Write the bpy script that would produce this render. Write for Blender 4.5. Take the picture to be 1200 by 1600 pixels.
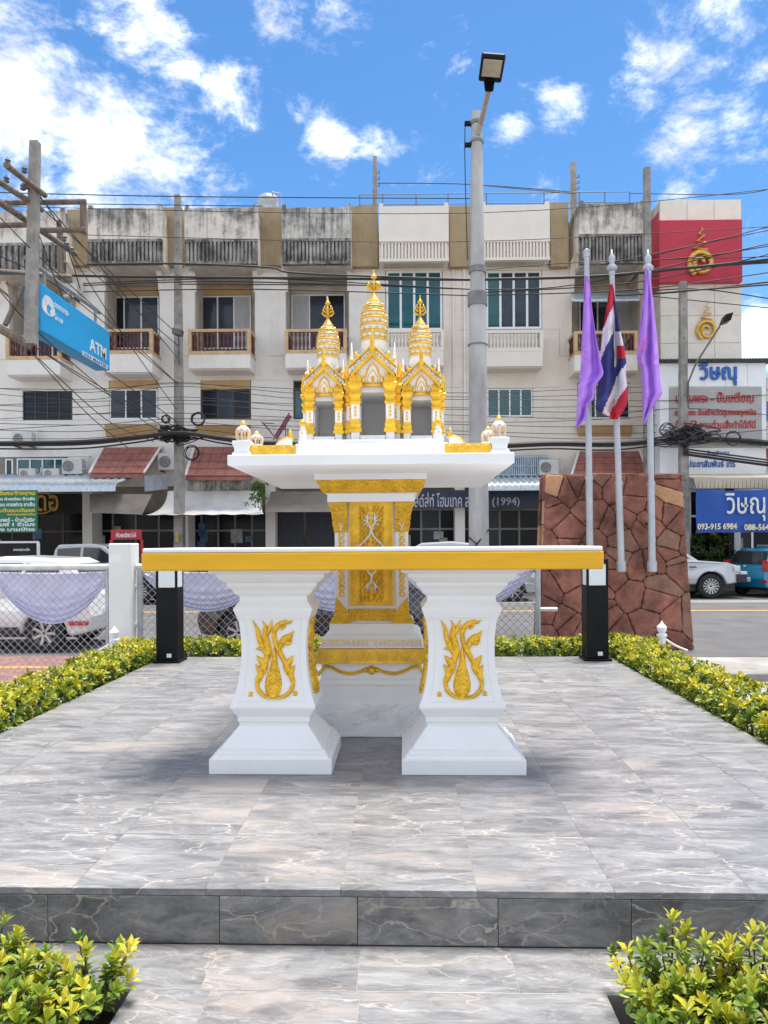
import bpy, bmesh, math, random
from mathutils import Vector, Matrix
R = math.radians
random.seed(7)
scene = bpy.context.scene
for _o in list(bpy.data.objects):
    bpy.data.objects.remove(_o, do_unlink=True)
COL = scene.collection

# ------------------------------------------------------------------ camera
F_PX, CX, CY = 1150.0, 600.0, 849.0          # focal length and principal point in photo pixels (1200 x 1600)
CAMZ, GZ = 1.05, -0.64                       # camera above the marble slab (z = 0); street level below it
YAW, ROLL = math.atan(34.0 / F_PX), -0.0055
cam_d = bpy.data.cameras.new('camera')
cam_d.sensor_fit = 'VERTICAL'
cam_d.sensor_height = 36.0
cam_d.sensor_width = 27.0
cam_d.lens = F_PX / 1600 * 36.0
cam_d.shift_y = (CY - 800) / 1600
cam_d.clip_start, cam_d.clip_end = 0.05, 3000
cam = bpy.data.objects.new('camera', cam_d)
COL.objects.link(cam)
CM = Matrix.Rotation(YAW, 3, 'Z') @ Matrix.Rotation(math.pi / 2, 3, 'X') @ Matrix.Rotation(ROLL, 3, 'Z')
cam.matrix_world = Matrix.Translation((0, 0, CAMZ)) @ CM.to_4x4()
scene.camera = cam

# ------------------------------------------------------------------ sun, sky and exposure
SUN_EL, SUN_AZ = R(78), R(40)                # azimuth from +Y (behind the shrine) towards +X
scene.view_settings.view_transform = 'Standard'
scene.view_settings.look = 'None'
scene.view_settings.exposure = 2.25
scene.view_settings.gamma = 1.0
scene.view_settings.use_curve_mapping = False
sun_d = bpy.data.lights.new('sun', 'SUN')
sun_d.energy, sun_d.angle, sun_d.color = 1.5, R(22.0), (1.0, 0.95, 0.87)
sun = bpy.data.objects.new('sun', sun_d)
COL.objects.link(sun)
sdir = Vector((math.sin(SUN_AZ) * math.cos(SUN_EL), math.cos(SUN_AZ) * math.cos(SUN_EL), math.sin(SUN_EL)))
sun.rotation_euler = sdir.to_track_quat('Z', 'Y').to_euler()
sun.location = (0, 0, 30)

world = bpy.data.worlds.new('World')
scene.world = world
world.use_nodes = True
SKY_STRENGTH = 0.15


def px_dir(u, v):
    return (CM @ Vector(((u - CX) / F_PX, (CY - v) / F_PX, -1))).normalized()


def build_world():
    nt = world.node_tree
    N, L = nt.nodes, nt.links
    N.clear()
    out = N.new('ShaderNodeOutputWorld')
    bg = N.new('ShaderNodeBackground')
    bg.inputs['Strength'].default_value = SKY_STRENGTH
    L.new(bg.outputs[0], out.inputs[0])
    sky = N.new('ShaderNodeTexSky')
    sky.sky_type = 'NISHITA'
    sky.sun_disc = False
    sky.sun_elevation = SUN_EL
    sky.sun_rotation = SUN_AZ
    sky.air_density, sky.dust_density, sky.ozone_density = 1.0, 0.3, 2.5
    hs = N.new('ShaderNodeHueSaturation')
    hs.inputs['Saturation'].default_value = 1.26
    hs.inputs['Value'].default_value = 0.275
    L.new(sky.outputs[0], hs.inputs['Color'])
    tc = N.new('ShaderNodeTexCoord')
    nz = N.new('ShaderNodeTexNoise')
    nz.inputs['Scale'].default_value = 7.5
    nz.inputs['Detail'].default_value = 13
    nz.inputs['Roughness'].default_value = 0.70
    nz.inputs['Distortion'].default_value = 0.25
    mp = N.new('ShaderNodeMapping')
    mp.inputs['Scale'].default_value = (1, 1, 1.7)
    L.new(tc.outputs['Generated'], mp.inputs['Vector'])
    L.new(mp.outputs[0], nz.inputs['Vector'])
    # where the clouds stand (photo pixels, radius in pixels, weight)
    blobs = [(30, 190, 140, .30), (150, 230, 120, .32), (260, 270, 90, .29), (10, 70, 75, .22), (330, 305, 70, .22),
             (205, 35, 75, .25), (270, 80, 55, .20), (370, 145, 65, .20), (430, 18, 55, .22), (525, 38, 60, .20),
             (520, 222, 60, .22), (580, 222, 40, .18), (800, 205, 40, .17), (880, 178, 45, .20), (1000, 150, 55, .19),
             (1060, 75, 75, .20), (1130, 15, 65, .19), (1080, 225, 75, .22), (1170, 195, 70, .24), (1190, 110, 40, .18),
             (1185, 520, 70, .30), (1060, 300, 45, .22), (470, 175, 30, .14)]
    acc = None
    for u, v, r, w in blobs:
        d = px_dir(u, v)
        dot = N.new('ShaderNodeVectorMath')
        dot.operation = 'DISTANCE'
        L.new(tc.outputs['Generated'], dot.inputs[0])
        dot.inputs[1].default_value = d
        mr = N.new('ShaderNodeMapRange')
        mr.interpolation_type = 'SMOOTHSTEP'
        mr.inputs['From Min'].default_value = 0.0
        mr.inputs['From Max'].default_value = r * 1.35 / F_PX
        mr.inputs['To Min'].default_value = w
        mr.inputs['To Max'].default_value = 0.0
        L.new(dot.outputs['Value'], mr.inputs['Value'])
        if acc is None:
            acc = mr.outputs[0]
        else:
            mx = N.new('ShaderNodeMath')
            mx.operation = 'MAXIMUM'
            L.new(acc, mx.inputs[0])
            L.new(mr.outputs[0], mx.inputs[1])
            acc = mx.outputs[0]
    ad = N.new('ShaderNodeMath')
    ad.operation = 'ADD'
    L.new(nz.outputs['Fac'], ad.inputs[0])
    L.new(acc, ad.inputs[1])
    # clouds thinned within the view; denser unseen cloud elsewhere is added as fill light
    cd = N.new('ShaderNodeVectorMath')
    cd.operation = 'DISTANCE'
    L.new(tc.outputs['Generated'], cd.inputs[0])
    cd.inputs[1].default_value = px_dir(620, 180)
    cm_ = N.new('ShaderNodeMapRange')
    cm_.interpolation_type = 'SMOOTHSTEP'
    cm_.inputs['From Min'].default_value = 0.45
    cm_.inputs['From Max'].default_value = 0.95
    cm_.inputs['To Min'].default_value = -0.235
    cm_.inputs['To Max'].default_value = 0.0
    L.new(cd.outputs['Value'], cm_.inputs['Value'])
    ad2 = N.new('ShaderNodeMath')
    ad2.operation = 'ADD'
    L.new(ad.outputs[0], ad2.inputs[0])
    L.new(cm_.outputs[0], ad2.inputs[1])
    ad = ad2
    cr = N.new('ShaderNodeMapRange')
    cr.interpolation_type = 'SMOOTHSTEP'
    cr.inputs['From Min'].default_value = 0.35
    cr.inputs['From Max'].default_value = 0.66
    L.new(ad.outputs[0], cr.inputs['Value'])
    # cloud tone: white lit tops, slightly grey where thick
    nz2 = N.new('ShaderNodeTexNoise')
    nz2.inputs['Scale'].default_value = 9
    nz2.inputs['Detail'].default_value = 6
    L.new(mp.outputs[0], nz2.inputs['Vector'])
    ct = N.new('ShaderNodeMapRange')
    ct.inputs['From Min'].default_value = 0.3
    ct.inputs['From Max'].default_value = 0.7
    ct.inputs['To Min'].default_value = 1.9
    ct.inputs['To Max'].default_value = 3.2
    L.new(nz2.outputs['Fac'], ct.inputs['Value'])
    cc = N.new('ShaderNodeVectorMath')
    cc.operation = 'SCALE'
    cc.inputs[0].default_value = (1.0, 0.995, 1.0)
    L.new(ct.outputs[0], cc.inputs['Scale'])
    mix = N.new('ShaderNodeMix')
    mix.data_type = 'RGBA'
    L.new(cr.outputs[0], mix.inputs['Factor'])
    L.new(hs.outputs[0], mix.inputs['A'])
    L.new(cc.outputs[0], mix.inputs['B'])
    L.new(mix.outputs['Result'], bg.inputs['Color'])


build_world()


# ------------------------------------------------------------------ pixel -> place helpers
def P(u, v, Y):
    d = px_dir(u, v)
    t = Y / d.y
    return Vector((d.x * t, Y, CAMZ + d.z * t))


def PZ(u, v, z):
    d = px_dir(u, v)
    t = (z - CAMZ) / d.z
    return Vector((d.x * t, d.y * t, z))


# ------------------------------------------------------------------ materials
MATS = {}


def nodes_of(name):
    m = bpy.data.materials.new(name)
    m.use_nodes = True
    nt = m.node_tree
    return m, nt, nt.nodes, nt.links, nt.nodes['Principled BSDF']


def mat(name, col, rough=0.6, metal=0.0, var=0.12, scale=6.0, bump=0.0, bscale=40.0, col2=None, spec=0.5, rvar=0.1,
        stretch=(1, 1, 1), coat=0.0, trans=0.0):
    """plain surface: colour broken up by two noises (colour), a fine bump and uneven gloss"""
    if name in MATS:
        return MATS[name]
    m, nt, N, L, B = nodes_of(name)
    g = N.new('ShaderNodeNewGeometry')
    mp = N.new('ShaderNodeMapping')
    mp.inputs['Scale'].default_value = stretch
    L.new(g.outputs['Position'], mp.inputs['Vector'])
    n1 = N.new('ShaderNodeTexNoise')
    n1.inputs['Scale'].default_value = scale
    n1.inputs['Detail'].default_value = 6
    n1.inputs['Roughness'].default_value = 0.65
    L.new(mp.outputs[0], n1.inputs['Vector'])
    rp = N.new('ShaderNodeValToRGB')
    c2 = col2 if col2 else tuple(c * (1 - var * 2.2) for c in col)
    c1 = tuple(min(1, c * (1 + var)) for c in col)
    rp.color_ramp.elements[0].position, rp.color_ramp.elements[1].position = 0.3, 0.66
    rp.color_ramp.elements[0].color = (*c2, 1)
    rp.color_ramp.elements[1].color = (*c1, 1)
    L.new(n1.outputs['Fac'], rp.inputs[0])
    L.new(rp.outputs[0], B.inputs['Base Color'])
    mr = N.new('ShaderNodeMapRange')
    mr.inputs['To Min'].default_value = max(0.02, rough - rvar)
    mr.inputs['To Max'].default_value = min(1, rough + rvar)
    L.new(n1.outputs['Fac'], mr.inputs['Value'])
    L.new(mr.outputs[0], B.inputs['Roughness'])
    B.inputs['Metallic'].default_value = metal
    B.inputs['Specular IOR Level'].default_value = spec
    B.inputs['Coat Weight'].default_value = coat
    B.inputs['Transmission Weight'].default_value = trans
    if bump:
        n2 = N.new('ShaderNodeTexNoise')
        n2.inputs['Scale'].default_value = bscale
        n2.inputs['Detail'].default_value = 4
        L.new(mp.outputs[0], n2.inputs['Vector'])
        b = N.new('ShaderNodeBump')
        b.inputs['Strength'].default_value = bump
        b.inputs['Distance'].default_value = 0.02
        L.new(n2.outputs['Fac'], b.inputs['Height'])
        L.new(b.outputs[0], B.inputs['Normal'])
    MATS[name] = m
    return m


def marble(name, dark, mid, light, vein, patch, scale=1.0, pamt=0.5, rough=0.3, vein_amt=0.8):
    m, nt, N, L, B = nodes_of(name)
    g = N.new('ShaderNodeNewGeometry')
    oi = N.new('ShaderNodeObjectInfo')
    off = N.new('ShaderNodeVectorMath')
    off.operation = 'SCALE'
    off.inputs[0].default_value = (0.55, 0.9, 0.4)
    L.new(oi.outputs['Random'], off.inputs['Scale'])
    ad = N.new('ShaderNodeVectorMath')
    ad.operation = 'ADD'
    L.new(g.outputs['Position'], ad.inputs[0])
    L.new(off.outputs[0], ad.inputs[1])
    mp = N.new('ShaderNodeMapping')
    mp.inputs['Rotation'].default_value = (0.3, 0.2, R(28))
    mp.inputs['Scale'].default_value = (1.0 * scale, 3.4 * scale, 2.0 * scale)
    L.new(ad.outputs[0], mp.inputs['Vector'])
    # warp
    w = N.new('ShaderNodeTexNoise')
    w.inputs['Scale'].default_value = 2.2
    w.inputs['Detail'].default_value = 5
    L.new(mp.outputs[0], w.inputs['Vector'])
    ws = N.new('ShaderNodeVectorMath')
    ws.operation = 'SCALE'
    ws.inputs['Scale'].default_value = 0.75
    L.new(w.outputs['Color'], ws.inputs[0])
    wa = N.new('ShaderNodeVectorMath')
    wa.operation = 'ADD'
    L.new(mp.outputs[0], wa.inputs[0])
    L.new(ws.outputs[0], wa.inputs[1])
    n1 = N.new('ShaderNodeTexNoise')
    n1.inputs['Scale'].default_value = 3.2
    n1.inputs['Detail'].default_value = 10
    n1.inputs['Roughness'].default_value = 0.68
    L.new(wa.outputs[0], n1.inputs['Vector'])
    rp = N.new('ShaderNodeValToRGB')
    e = rp.color_ramp.elements
    e[0].position, e[0].color = 0.36, (*dark, 1)
    e[1].position, e[1].color = 0.64, (*light, 1)
    k = e.new(0.5)
    k.color = (*mid, 1)
    L.new(n1.outputs['Fac'], rp.inputs[0])
    # per tile tone
    tone = N.new('ShaderNodeMapRange')
    tone.inputs['To Min'].default_value = 0.95
    tone.inputs['To Max'].default_value = 1.05
    L.new(oi.outputs['Random'], tone.inputs['Value'])
    tm = N.new('ShaderNodeVectorMath')
    tm.operation = 'SCALE'
    L.new(rp.outputs[0], tm.inputs[0])
    L.new(tone.outputs[0], tm.inputs['Scale'])
    # fine directional streaks
    ms_ = N.new('ShaderNodeMapping')
    ms_.inputs['Scale'].default_value = (0.16, 1.0, 1.0)
    L.new(wa.outputs[0], ms_.inputs['Vector'])
    ns = N.new('ShaderNodeTexNoise')
    ns.inputs['Scale'].default_value = 17
    ns.inputs['Detail'].default_value = 9
    ns.inputs['Roughness'].default_value = 0.75
    L.new(ms_.outputs[0], ns.inputs['Vector'])
    sr = N.new('ShaderNodeMapRange')
    sr.inputs['From Min'].default_value = 0.3
    sr.inputs['From Max'].default_value = 0.7
    sr.inputs['To Min'].default_value = 0.76
    sr.inputs['To Max'].default_value = 1.24
    L.new(ns.outputs['Fac'], sr.inputs['Value'])
    tm2 = N.new('ShaderNodeVectorMath')
    tm2.operation = 'SCALE'
    L.new(tm.outputs[0], tm2.inputs[0])
    L.new(sr.outputs[0], tm2.inputs['Scale'])
    tm = tm2
    # veins: edges of warped cells, their width broken by a noise
    cur = tm.outputs[0]
    for vs, wid, colr, amt, fm in ((2.3, 0.026, vein, vein_amt, 0.44), (4.4, 0.017, tuple(c * .30 for c in vein), 0.85 * vein_amt, 0.50), (8.0, 0.035, vein, 0.6 * vein_amt, 0.48)):
        vo = N.new('ShaderNodeTexVoronoi')
        vo.feature = 'DISTANCE_TO_EDGE'
        vo.inputs['Scale'].default_value = vs
        L.new(wa.outputs[0], vo.inputs['Vector'])
        vm = N.new('ShaderNodeMapRange')
        vm.inputs['From Min'].default_value = 0.0
        vm.inputs['From Max'].default_value = wid
        vm.inputs['To Min'].default_value = amt
        vm.inputs['To Max'].default_value = 0.0
        L.new(vo.outputs['Distance'], vm.inputs['Value'])
        nb = N.new('ShaderNodeTexNoise')
        nb.inputs['Scale'].default_value = vs * 0.9
        nb.inputs['Detail'].default_value = 4
        L.new(ad.outputs[0], nb.inputs['Vector'])
        bm_ = N.new('ShaderNodeMapRange')
        bm_.inputs['From Min'].default_value = fm
        bm_.inputs['From Max'].default_value = fm + 0.14
        L.new(nb.outputs['Fac'], bm_.inputs['Value'])
        mu = N.new('ShaderNodeMath')
        mu.operation = 'MULTIPLY'
        L.new(vm.outputs[0], mu.inputs[0])
        L.new(bm_.outputs[0], mu.inputs[1])
        mx = N.new('ShaderNodeMix')
        mx.data_type = 'RGBA'
        mx.inputs['B'].default_value = (*colr, 1)
        L.new(mu.outputs[0], mx.inputs['Factor'])
        L.new(cur, mx.inputs['A'])
        cur = mx.outputs['Result']
    # warm patches
    np_ = N.new('ShaderNodeTexNoise')
    np_.inputs['Scale'].default_value = 1.15
    np_.inputs['Detail'].default_value = 7
    np_.inputs['Roughness'].default_value = 0.6
    L.new(wa.outputs[0], np_.inputs['Vector'])
    pm = N.new('ShaderNodeMapRange')
    pm.inputs['From Min'].default_value = 0.56
    pm.inputs['From Max'].default_value = 0.66
    pm.inputs['To Max'].default_value = pamt
    L.new(np_.outputs['Fac'], pm.inputs['Value'])
    mx = N.new('ShaderNodeMix')
    mx.data_type = 'RGBA'
    mx.inputs['B'].default_value = (*patch, 1)
    L.new(pm.outputs[0], mx.inputs['Factor'])
    L.new(cur, mx.inputs['A'])
    L.new(mx.outputs['Result'], B.inputs['Base Color'])
    rr = N.new('ShaderNodeMapRange')
    rr.inputs['To Min'].default_value = rough - 0.08
    rr.inputs['To Max'].default_value = rough + 0.15
    L.new(n1.outputs['Fac'], rr.inputs['Value'])
    L.new(rr.outputs[0], B.inputs['Roughness'])
    b = N.new('ShaderNodeBump')
    b.inputs['Strength'].default_value = 0.06
    b.inputs['Distance'].default_value = 0.01
    L.new(n1.outputs['Fac'], b.inputs['Height'])
    L.new(b.outputs[0], B.inputs['Normal'])
    MATS[name] = m
    return m


def stained(name, col, stain, amount=0.5, sx=9.0, low=0.45, high=0.62, rough=0.85, bump=0.15, top=None, drop=1.0):
    """painted plaster with vertical mould and rain streaks; top/drop: streaks start at height `top` and thin out over `drop` m"""
    m, nt, N, L, B = nodes_of(name)
    g = N.new('ShaderNodeNewGeometry')
    mp = N.new('ShaderNodeMapping')
    mp.inputs['Scale'].default_value = (sx, sx, sx * 0.07)
    L.new(g.outputs['Position'], mp.inputs['Vector'])
    n1 = N.new('ShaderNodeTexNoise')
    n1.inputs['Scale'].default_value = 1.0
    n1.inputs['Detail'].default_value = 8
    n1.inputs['Roughness'].default_value = 0.7
    L.new(mp.outputs[0], n1.inputs['Vector'])
    n2 = N.new('ShaderNodeTexNoise')
    n2.inputs['Scale'].default_value = 1.6
    n2.inputs['Detail'].default_value = 8
    n2.inputs['Roughness'].default_value = 0.7
    L.new(g.outputs['Position'], n2.inputs['Vector'])
    av = N.new('ShaderNodeMath')
    av.operation = 'MULTIPLY_ADD'
    av.inputs[1].default_value = 0.55
    L.new(n2.outputs['Fac'], av.inputs[0])
    m2 = N.new('ShaderNodeMath')
    m2.operation = 'MULTIPLY'
    m2.inputs[1].default_value = 0.45
    L.new(n1.outputs['Fac'], m2.inputs[0])
    L.new(m2.outputs[0], av.inputs[2])
    val = av.outputs[0]
    if top is not None:
        sp = N.new('ShaderNodeSeparateXYZ')
        L.new(g.outputs['Position'], sp.inputs[0])
        mz = N.new('ShaderNodeMapRange')
        mz.inputs['From Min'].default_value = top - drop
        mz.inputs['From Max'].default_value = top
        mz.inputs['To Min'].default_value = -0.10
        mz.inputs['To Max'].default_value = 0.10
        L.new(sp.outputs['Z'], mz.inputs['Value'])
        az = N.new('ShaderNodeMath')
        az.operation = 'ADD'
        L.new(val, az.inputs[0])
        L.new(mz.outputs[0], az.inputs[1])
        val = az.outputs[0]
    mr = N.new('ShaderNodeMapRange')
    mr.inputs['From Min'].default_value = low
    mr.inputs['From Max'].default_value = high
    mr.inputs['To Max'].default_value = amount
    L.new(val, mr.inputs['Value'])
    base = N.new('ShaderNodeMix')
    base.data_type = 'RGBA'
    base.inputs['A'].default_value = (*col, 1)
    base.inputs['B'].default_value = (*[c * 0.82 for c in col], 1)
    L.new(n2.outputs['Fac'], base.inputs['Factor'])
    mx = N.new('ShaderNodeMix')
    mx.data_type = 'RGBA'
    mx.inputs['B'].default_value = (*stain, 1)
    L.new(base.outputs['Result'], mx.inputs['A'])
    L.new(mr.outputs[0], mx.inputs['Factor'])
    L.new(mx.outputs['Result'], B.inputs['Base Color'])
    B.inputs['Roughness'].default_value = rough
    b = N.new('ShaderNodeBump')
    b.inputs['Strength'].default_value = bump
    b.inputs['Distance'].default_value = 0.03
    L.new(n2.outputs['Fac'], b.inputs['Height'])
    L.new(b.outputs[0], B.inputs['Normal'])
    MATS[name] = m
    return m


def leaf_mat(name, young, old, dark):
    """leaves: colour differs from plant part to plant part and from leaf to leaf (colour attribute 'tint': 0 old, 1 young)"""
    m, nt, N, L, B = nodes_of(name)
    at = N.new('ShaderNodeAttribute')
    at.attribute_name = 'tint'
    rp = N.new('ShaderNodeValToRGB')
    e = rp.color_ramp.elements
    e[0].position, e[0].color = 0.0, (*dark, 1)
    e[1].position, e[1].color = 1.0, (*young, 1)
    k = e.new(0.45)
    k.color = (*old, 1)
    L.new(at.outputs['Fac'], rp.inputs[0])
    L.new(rp.outputs[0], B.inputs['Base Color'])
    B.inputs['Roughness'].default_value = 0.38
    B.inputs['Specular IOR Level'].default_value = 0.45
    tr = N.new('ShaderNodeBsdfTranslucent')
    L.new(rp.outputs[0], tr.inputs['Color'])
    ms = N.new('ShaderNodeMixShader')
    ms.inputs[0].default_value = 0.28
    L.new(B.outputs[0], ms.inputs[1])
    L.new(tr.outputs[0], ms.inputs[2])
    L.new(ms.outputs[0], N['Material Output'].inputs['Surface'])
    MATS[name] = m
    return m


def glass(name, col, rough=0.06, spec=0.6):
    m = mat(name, col, rough, 0.0, 0.15, 1.5, spec=spec, rvar=0.02)
    return m


# ------------------------------------------------------------------ mesh builder
class MB:
    def __init__(s):
        s.v, s.f = [], []

    def add(s, vs, fs):
        o = len(s.v)
        s.v += [tuple(p) for p in vs]
        s.f += [tuple(i + o for i in f) for f in fs]
        return s

    def box(s, x0, x1, y0, y1, z0, z1):
        vs = [(x0, y0, z0), (x1, y0, z0), (x1, y1, z0), (x0, y1, z0), (x0, y0, z1), (x1, y0, z1), (x1, y1, z1), (x0, y1, z1)]
        return s.add(vs, [(3, 2, 1, 0), (4, 5, 6, 7), (0, 1, 5, 4), (1, 2, 6, 5), (2, 3, 7, 6), (3, 0, 4, 7)])

    def cbox(s, c, d):
        return s.box(c[0] - d[0] / 2, c[0] + d[0] / 2, c[1] - d[1] / 2, c[1] + d[1] / 2, c[2] - d[2] / 2, c[2] + d[2] / 2)

    def hexa(s, bot, top):
        """8-point solid: bot and top are 4 points each, counter-clockwise seen from above"""
        return s.add(list(bot) + list(top), [(3, 2, 1, 0), (4, 5, 6, 7), (0, 1, 5, 4), (1, 2, 6, 5), (2, 3, 7, 6), (3, 0, 4, 7)])

    def prism(s, poly, d0, d1, plane='xz'):
        """poly in 2D, extruded from d0 to d1 along the third axis"""
        n = len(poly)
        if plane == 'xz':
            a = [(p[0], d0, p[1]) for p in poly]
            b = [(p[0], d1, p[1]) for p in poly]
        elif plane == 'yz':
            a = [(d0, p[0], p[1]) for p in poly]
            b = [(d1, p[0], p[1]) for p in poly]
        else:
            a = [(p[0], p[1], d0) for p in poly]
            b = [(p[0], p[1], d1) for p in poly]
        fs = [tuple(range(n)), tuple(range(2 * n - 1, n - 1, -1))]
        fs += [(i, n + i, n + (i + 1) % n, (i + 1) % n) for i in range(n)]
        return s.add(a + b, fs)

    def tube(s, pts, rad, n=8, cap=True, flat=None):
        pts = [Vector(p) for p in pts]
        k = len(pts)
        rads = rad if isinstance(rad, (list, tuple)) else [rad] * k
        up = Vector((0.12, 0.31, 0.94))
        vs = []
        for i, p in enumerate(pts):
            t = (pts[min(i + 1, k - 1)] - pts[max(i - 1, 0)])
            if t.length < 1e-9:
                t = Vector((0, 0, 1))
            t.normalize()
            a = t.cross(up)
            if a.length < 0.05:
                a = t.cross(Vector((1, 0, 0)))
            a.normalize()
            b = t.cross(a)
            for j in range(n):
                an = 2 * math.pi * j / n
                vs.append(p + (a * math.cos(an) + b * math.sin(an)) * rads[i])
        fs = []
        for i in range(k - 1):
            for j in range(n):
                fs.append((i * n + j, i * n + (j + 1) % n, (i + 1) * n + (j + 1) % n, (i + 1) * n + j))
        if cap:
            fs.append(tuple(range(n - 1, -1, -1)))
            fs.append(tuple((k - 1) * n + j for j in range(n)))
        return s.add(vs, fs)

    def lathe(s, prof, n=20, c=(0, 0, 0), sq=None):
        """prof: [(r, z)]; sq: number of sides with flats facing the axes"""
        n = sq or n
        off = math.pi / n if sq else 0
        k = 1 / math.cos(math.pi / n) if sq else 1
        vs = []
        for r, z in prof:
            for j in range(n):
                a = 2 * math.pi * j / n + off
                vs.append((c[0] + r * k * math.cos(a), c[1] + r * k * math.sin(a), c[2] + z))
        fs = []
        for i in range(len(prof) - 1):
            for j in range(n):
                fs.append((i * n + j, i * n + (j + 1) % n, (i + 1) * n + (j + 1) % n, (i + 1) * n + j))
        fs.append(tuple(range(n - 1, -1, -1)))
        fs.append(tuple((len(prof) - 1) * n + j for j in range(n)))
        return s.add(vs, fs)

    def sqloft(s, prof, c=(0, 0, 0), sy=1.0, cap=True):
        """square-plan moulding: prof [(half width, z)]"""
        vs = []
        for w, z in prof:
            for a, b in ((-1, -1), (1, -1), (1, 1), (-1, 1)):
                vs.append((c[0] + a * w, c[1] + b * w * sy, c[2] + z))
        fs = []
        for i in range(len(prof) - 1):
            for j in range(4):
                fs.append((i * 4 + j, i * 4 + (j + 1) % 4, (i + 1) * 4 + (j + 1) % 4, (i + 1) * 4 + j))
        if cap:
            fs += [(3, 2, 1, 0), tuple((len(prof) - 1) * 4 + j for j in range(4))]
        return s.add(vs, fs)

    def grid(s, fn, nu, nv):
        vs = [fn(i / nu, j / nv) for j in range(nv + 1) for i in range(nu + 1)]
        fs = [(j * (nu + 1) + i, j * (nu + 1) + i + 1, (j + 1) * (nu + 1) + i + 1, (j + 1) * (nu + 1) + i) for j in range(nv) for i in range(nu)]
        return s.add(vs, fs)

    def stroke(s, pts, fn, h, sub=6):
        """raised flame stroke: pts [(u, v, half width)] in a panel plane; fn(u, v, height) gives the place on the surface"""
        cp = catmull(pts, sub)
        vs = []
        k = len(cp)
        for i, (u, v, w) in enumerate(cp):
            a, b = cp[max(i - 1, 0)], cp[min(i + 1, k - 1)]
            tx, ty = b[0] - a[0], b[1] - a[1]
            ln = math.hypot(tx, ty) or 1
            nx, ny = -ty / ln, tx / ln
            hh = h * min(1.0, 0.35 + w * 55)
            for q, e in ((-1, -0.002), (-0.72, hh * 0.72), (0, hh), (0.72, hh * 0.72), (1, -0.002)):
                vs.append(fn(u + nx * w * q, v + ny * w * q, e))
        fs = [(i * 5 + j, i * 5 + j + 1, (i + 1) * 5 + j + 1, (i + 1) * 5 + j) for i in range(k - 1) for j in range(4)]
        return s.add(vs, fs)

    def dome(s, cu, cv, ru, rv, fn, h, n=12):
        vs = [fn(cu, cv, h)]
        for r, e in ((0.55, 0.8 * h), (0.85, 0.5 * h), (1.0, -0.002)):
            for j in range(n):
                a = 2 * math.pi * j / n
                vs.append(fn(cu + ru * r * math.cos(a), cv + rv * r * math.sin(a), e))
        fs = [(0, 1 + j, 1 + (j + 1) % n) for j in range(n)]
        for q in range(2):
            fs += [(1 + q * n + j, 1 + (q + 1) * n + j, 1 + (q + 1) * n + (j + 1) % n, 1 + q * n + (j + 1) % n) for j in range(n)]
        return s.add(vs, fs)

    def mesh(s, name, m, smooth=False):
        me = bpy.data.meshes.new(name)
        me.from_pydata(s.v, [], s.f)
        me.update()
        if m is not None:
            me.materials.append(m)
        if smooth:
            me.polygons.foreach_set('use_smooth', [True] * len(me.polygons))
        return me

    def build(s, name, m, parent=None, loc=(0, 0, 0), rot=(0, 0, 0), smooth=False, bevel=0.0, kind=None, fix=True):
        me = s.mesh(name, m, smooth)
        if fix:
            b = bmesh.new()
            b.from_mesh(me)
            bmesh.ops.recalc_face_normals(b, faces=b.faces)
            b.to_mesh(me)
            b.free()
        return link(name, me, parent, loc, rot, bevel, kind, smooth)


def link(name, me, parent=None, loc=(0, 0, 0), rot=(0, 0, 0), bevel=0.0, kind=None, smooth=False):
    o = bpy.data.objects.new(name, me)
    COL.objects.link(o)
    o.parent = parent
    o.location = loc
    o.rotation_euler = rot
    if bevel:
        md = o.modifiers.new('bevel', 'BEVEL')
        md.width = bevel
        md.segments = 2
        md.limit_method = 'ANGLE'
        md.angle_limit = R(40)
    if smooth == 'auto':
        pass
    if kind:
        o['kind'] = kind
    return o


def catmull(pts, sub):
    if len(pts) < 3:
        sub = max(sub, 2)
    out = []
    n = len(pts)
    for i in range(n - 1):
        p0, p1, p2, p3 = pts[max(i - 1, 0)], pts[i], pts[i + 1], pts[min(i + 2, n - 1)]
        for k in range(sub):
            t = k / sub
            out.append(tuple(0.5 * (2 * b + (c - a) * t + (2 * a - 5 * b + 4 * c - d) * t * t + (3 * b - a - 3 * c + d) * t ** 3)
                             for a, b, c, d in zip(p0, p1, p2, p3)))
    out.append(tuple(pts[-1]))
    return out


def thing(name, label, cat, loc=(0, 0, 0), rotz=0.0, group=None):
    o = bpy.data.objects.new(name, None)
    COL.objects.link(o)
    o.empty_display_size = 0.2
    o.location = loc
    o.rotation_euler = (0, 0, rotz)
    return tag(o, label, cat, group)


def tag(o, label, cat, group=None):
    o['label'] = label
    o['category'] = cat
    if group:
        o['group'] = group
    return o


def struct(o):
    o['kind'] = 'structure'
    return o


def dup(root, loc, rotz=0.0, label=None, scale=None):
    r = root.copy()
    COL.objects.link(r)
    r.location = loc
    r.rotation_euler = (0, 0, rotz)
    if scale:
        r.scale = scale
    if label:
        r['label'] = label
    for ch in list(root.children):
        c = ch.copy()
        COL.objects.link(c)
        c.parent = r
        for g in list(ch.children):
            d = g.copy()
            COL.objects.link(d)
            d.parent = c
    return r


def text_mesh(body, size, depth=0.01, bold=0.0, align='CENTER', shear=0.0):
    c = bpy.data.curves.new('lettering', 'FONT')
    c.body = body
    c.size = size
    c.extrude = depth
    c.offset = bold
    c.align_x = align
    c.align_y = 'CENTER'
    c.resolution_u = 2
    c.shear = shear
    o = bpy.data.objects.new('lettering', c)
    COL.objects.link(o)
    dg = bpy.context.evaluated_depsgraph_get()
    me = bpy.data.meshes.new_from_object(o.evaluated_get(dg))
    bpy.data.objects.remove(o)
    bpy.data.curves.remove(c)
    return me


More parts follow.
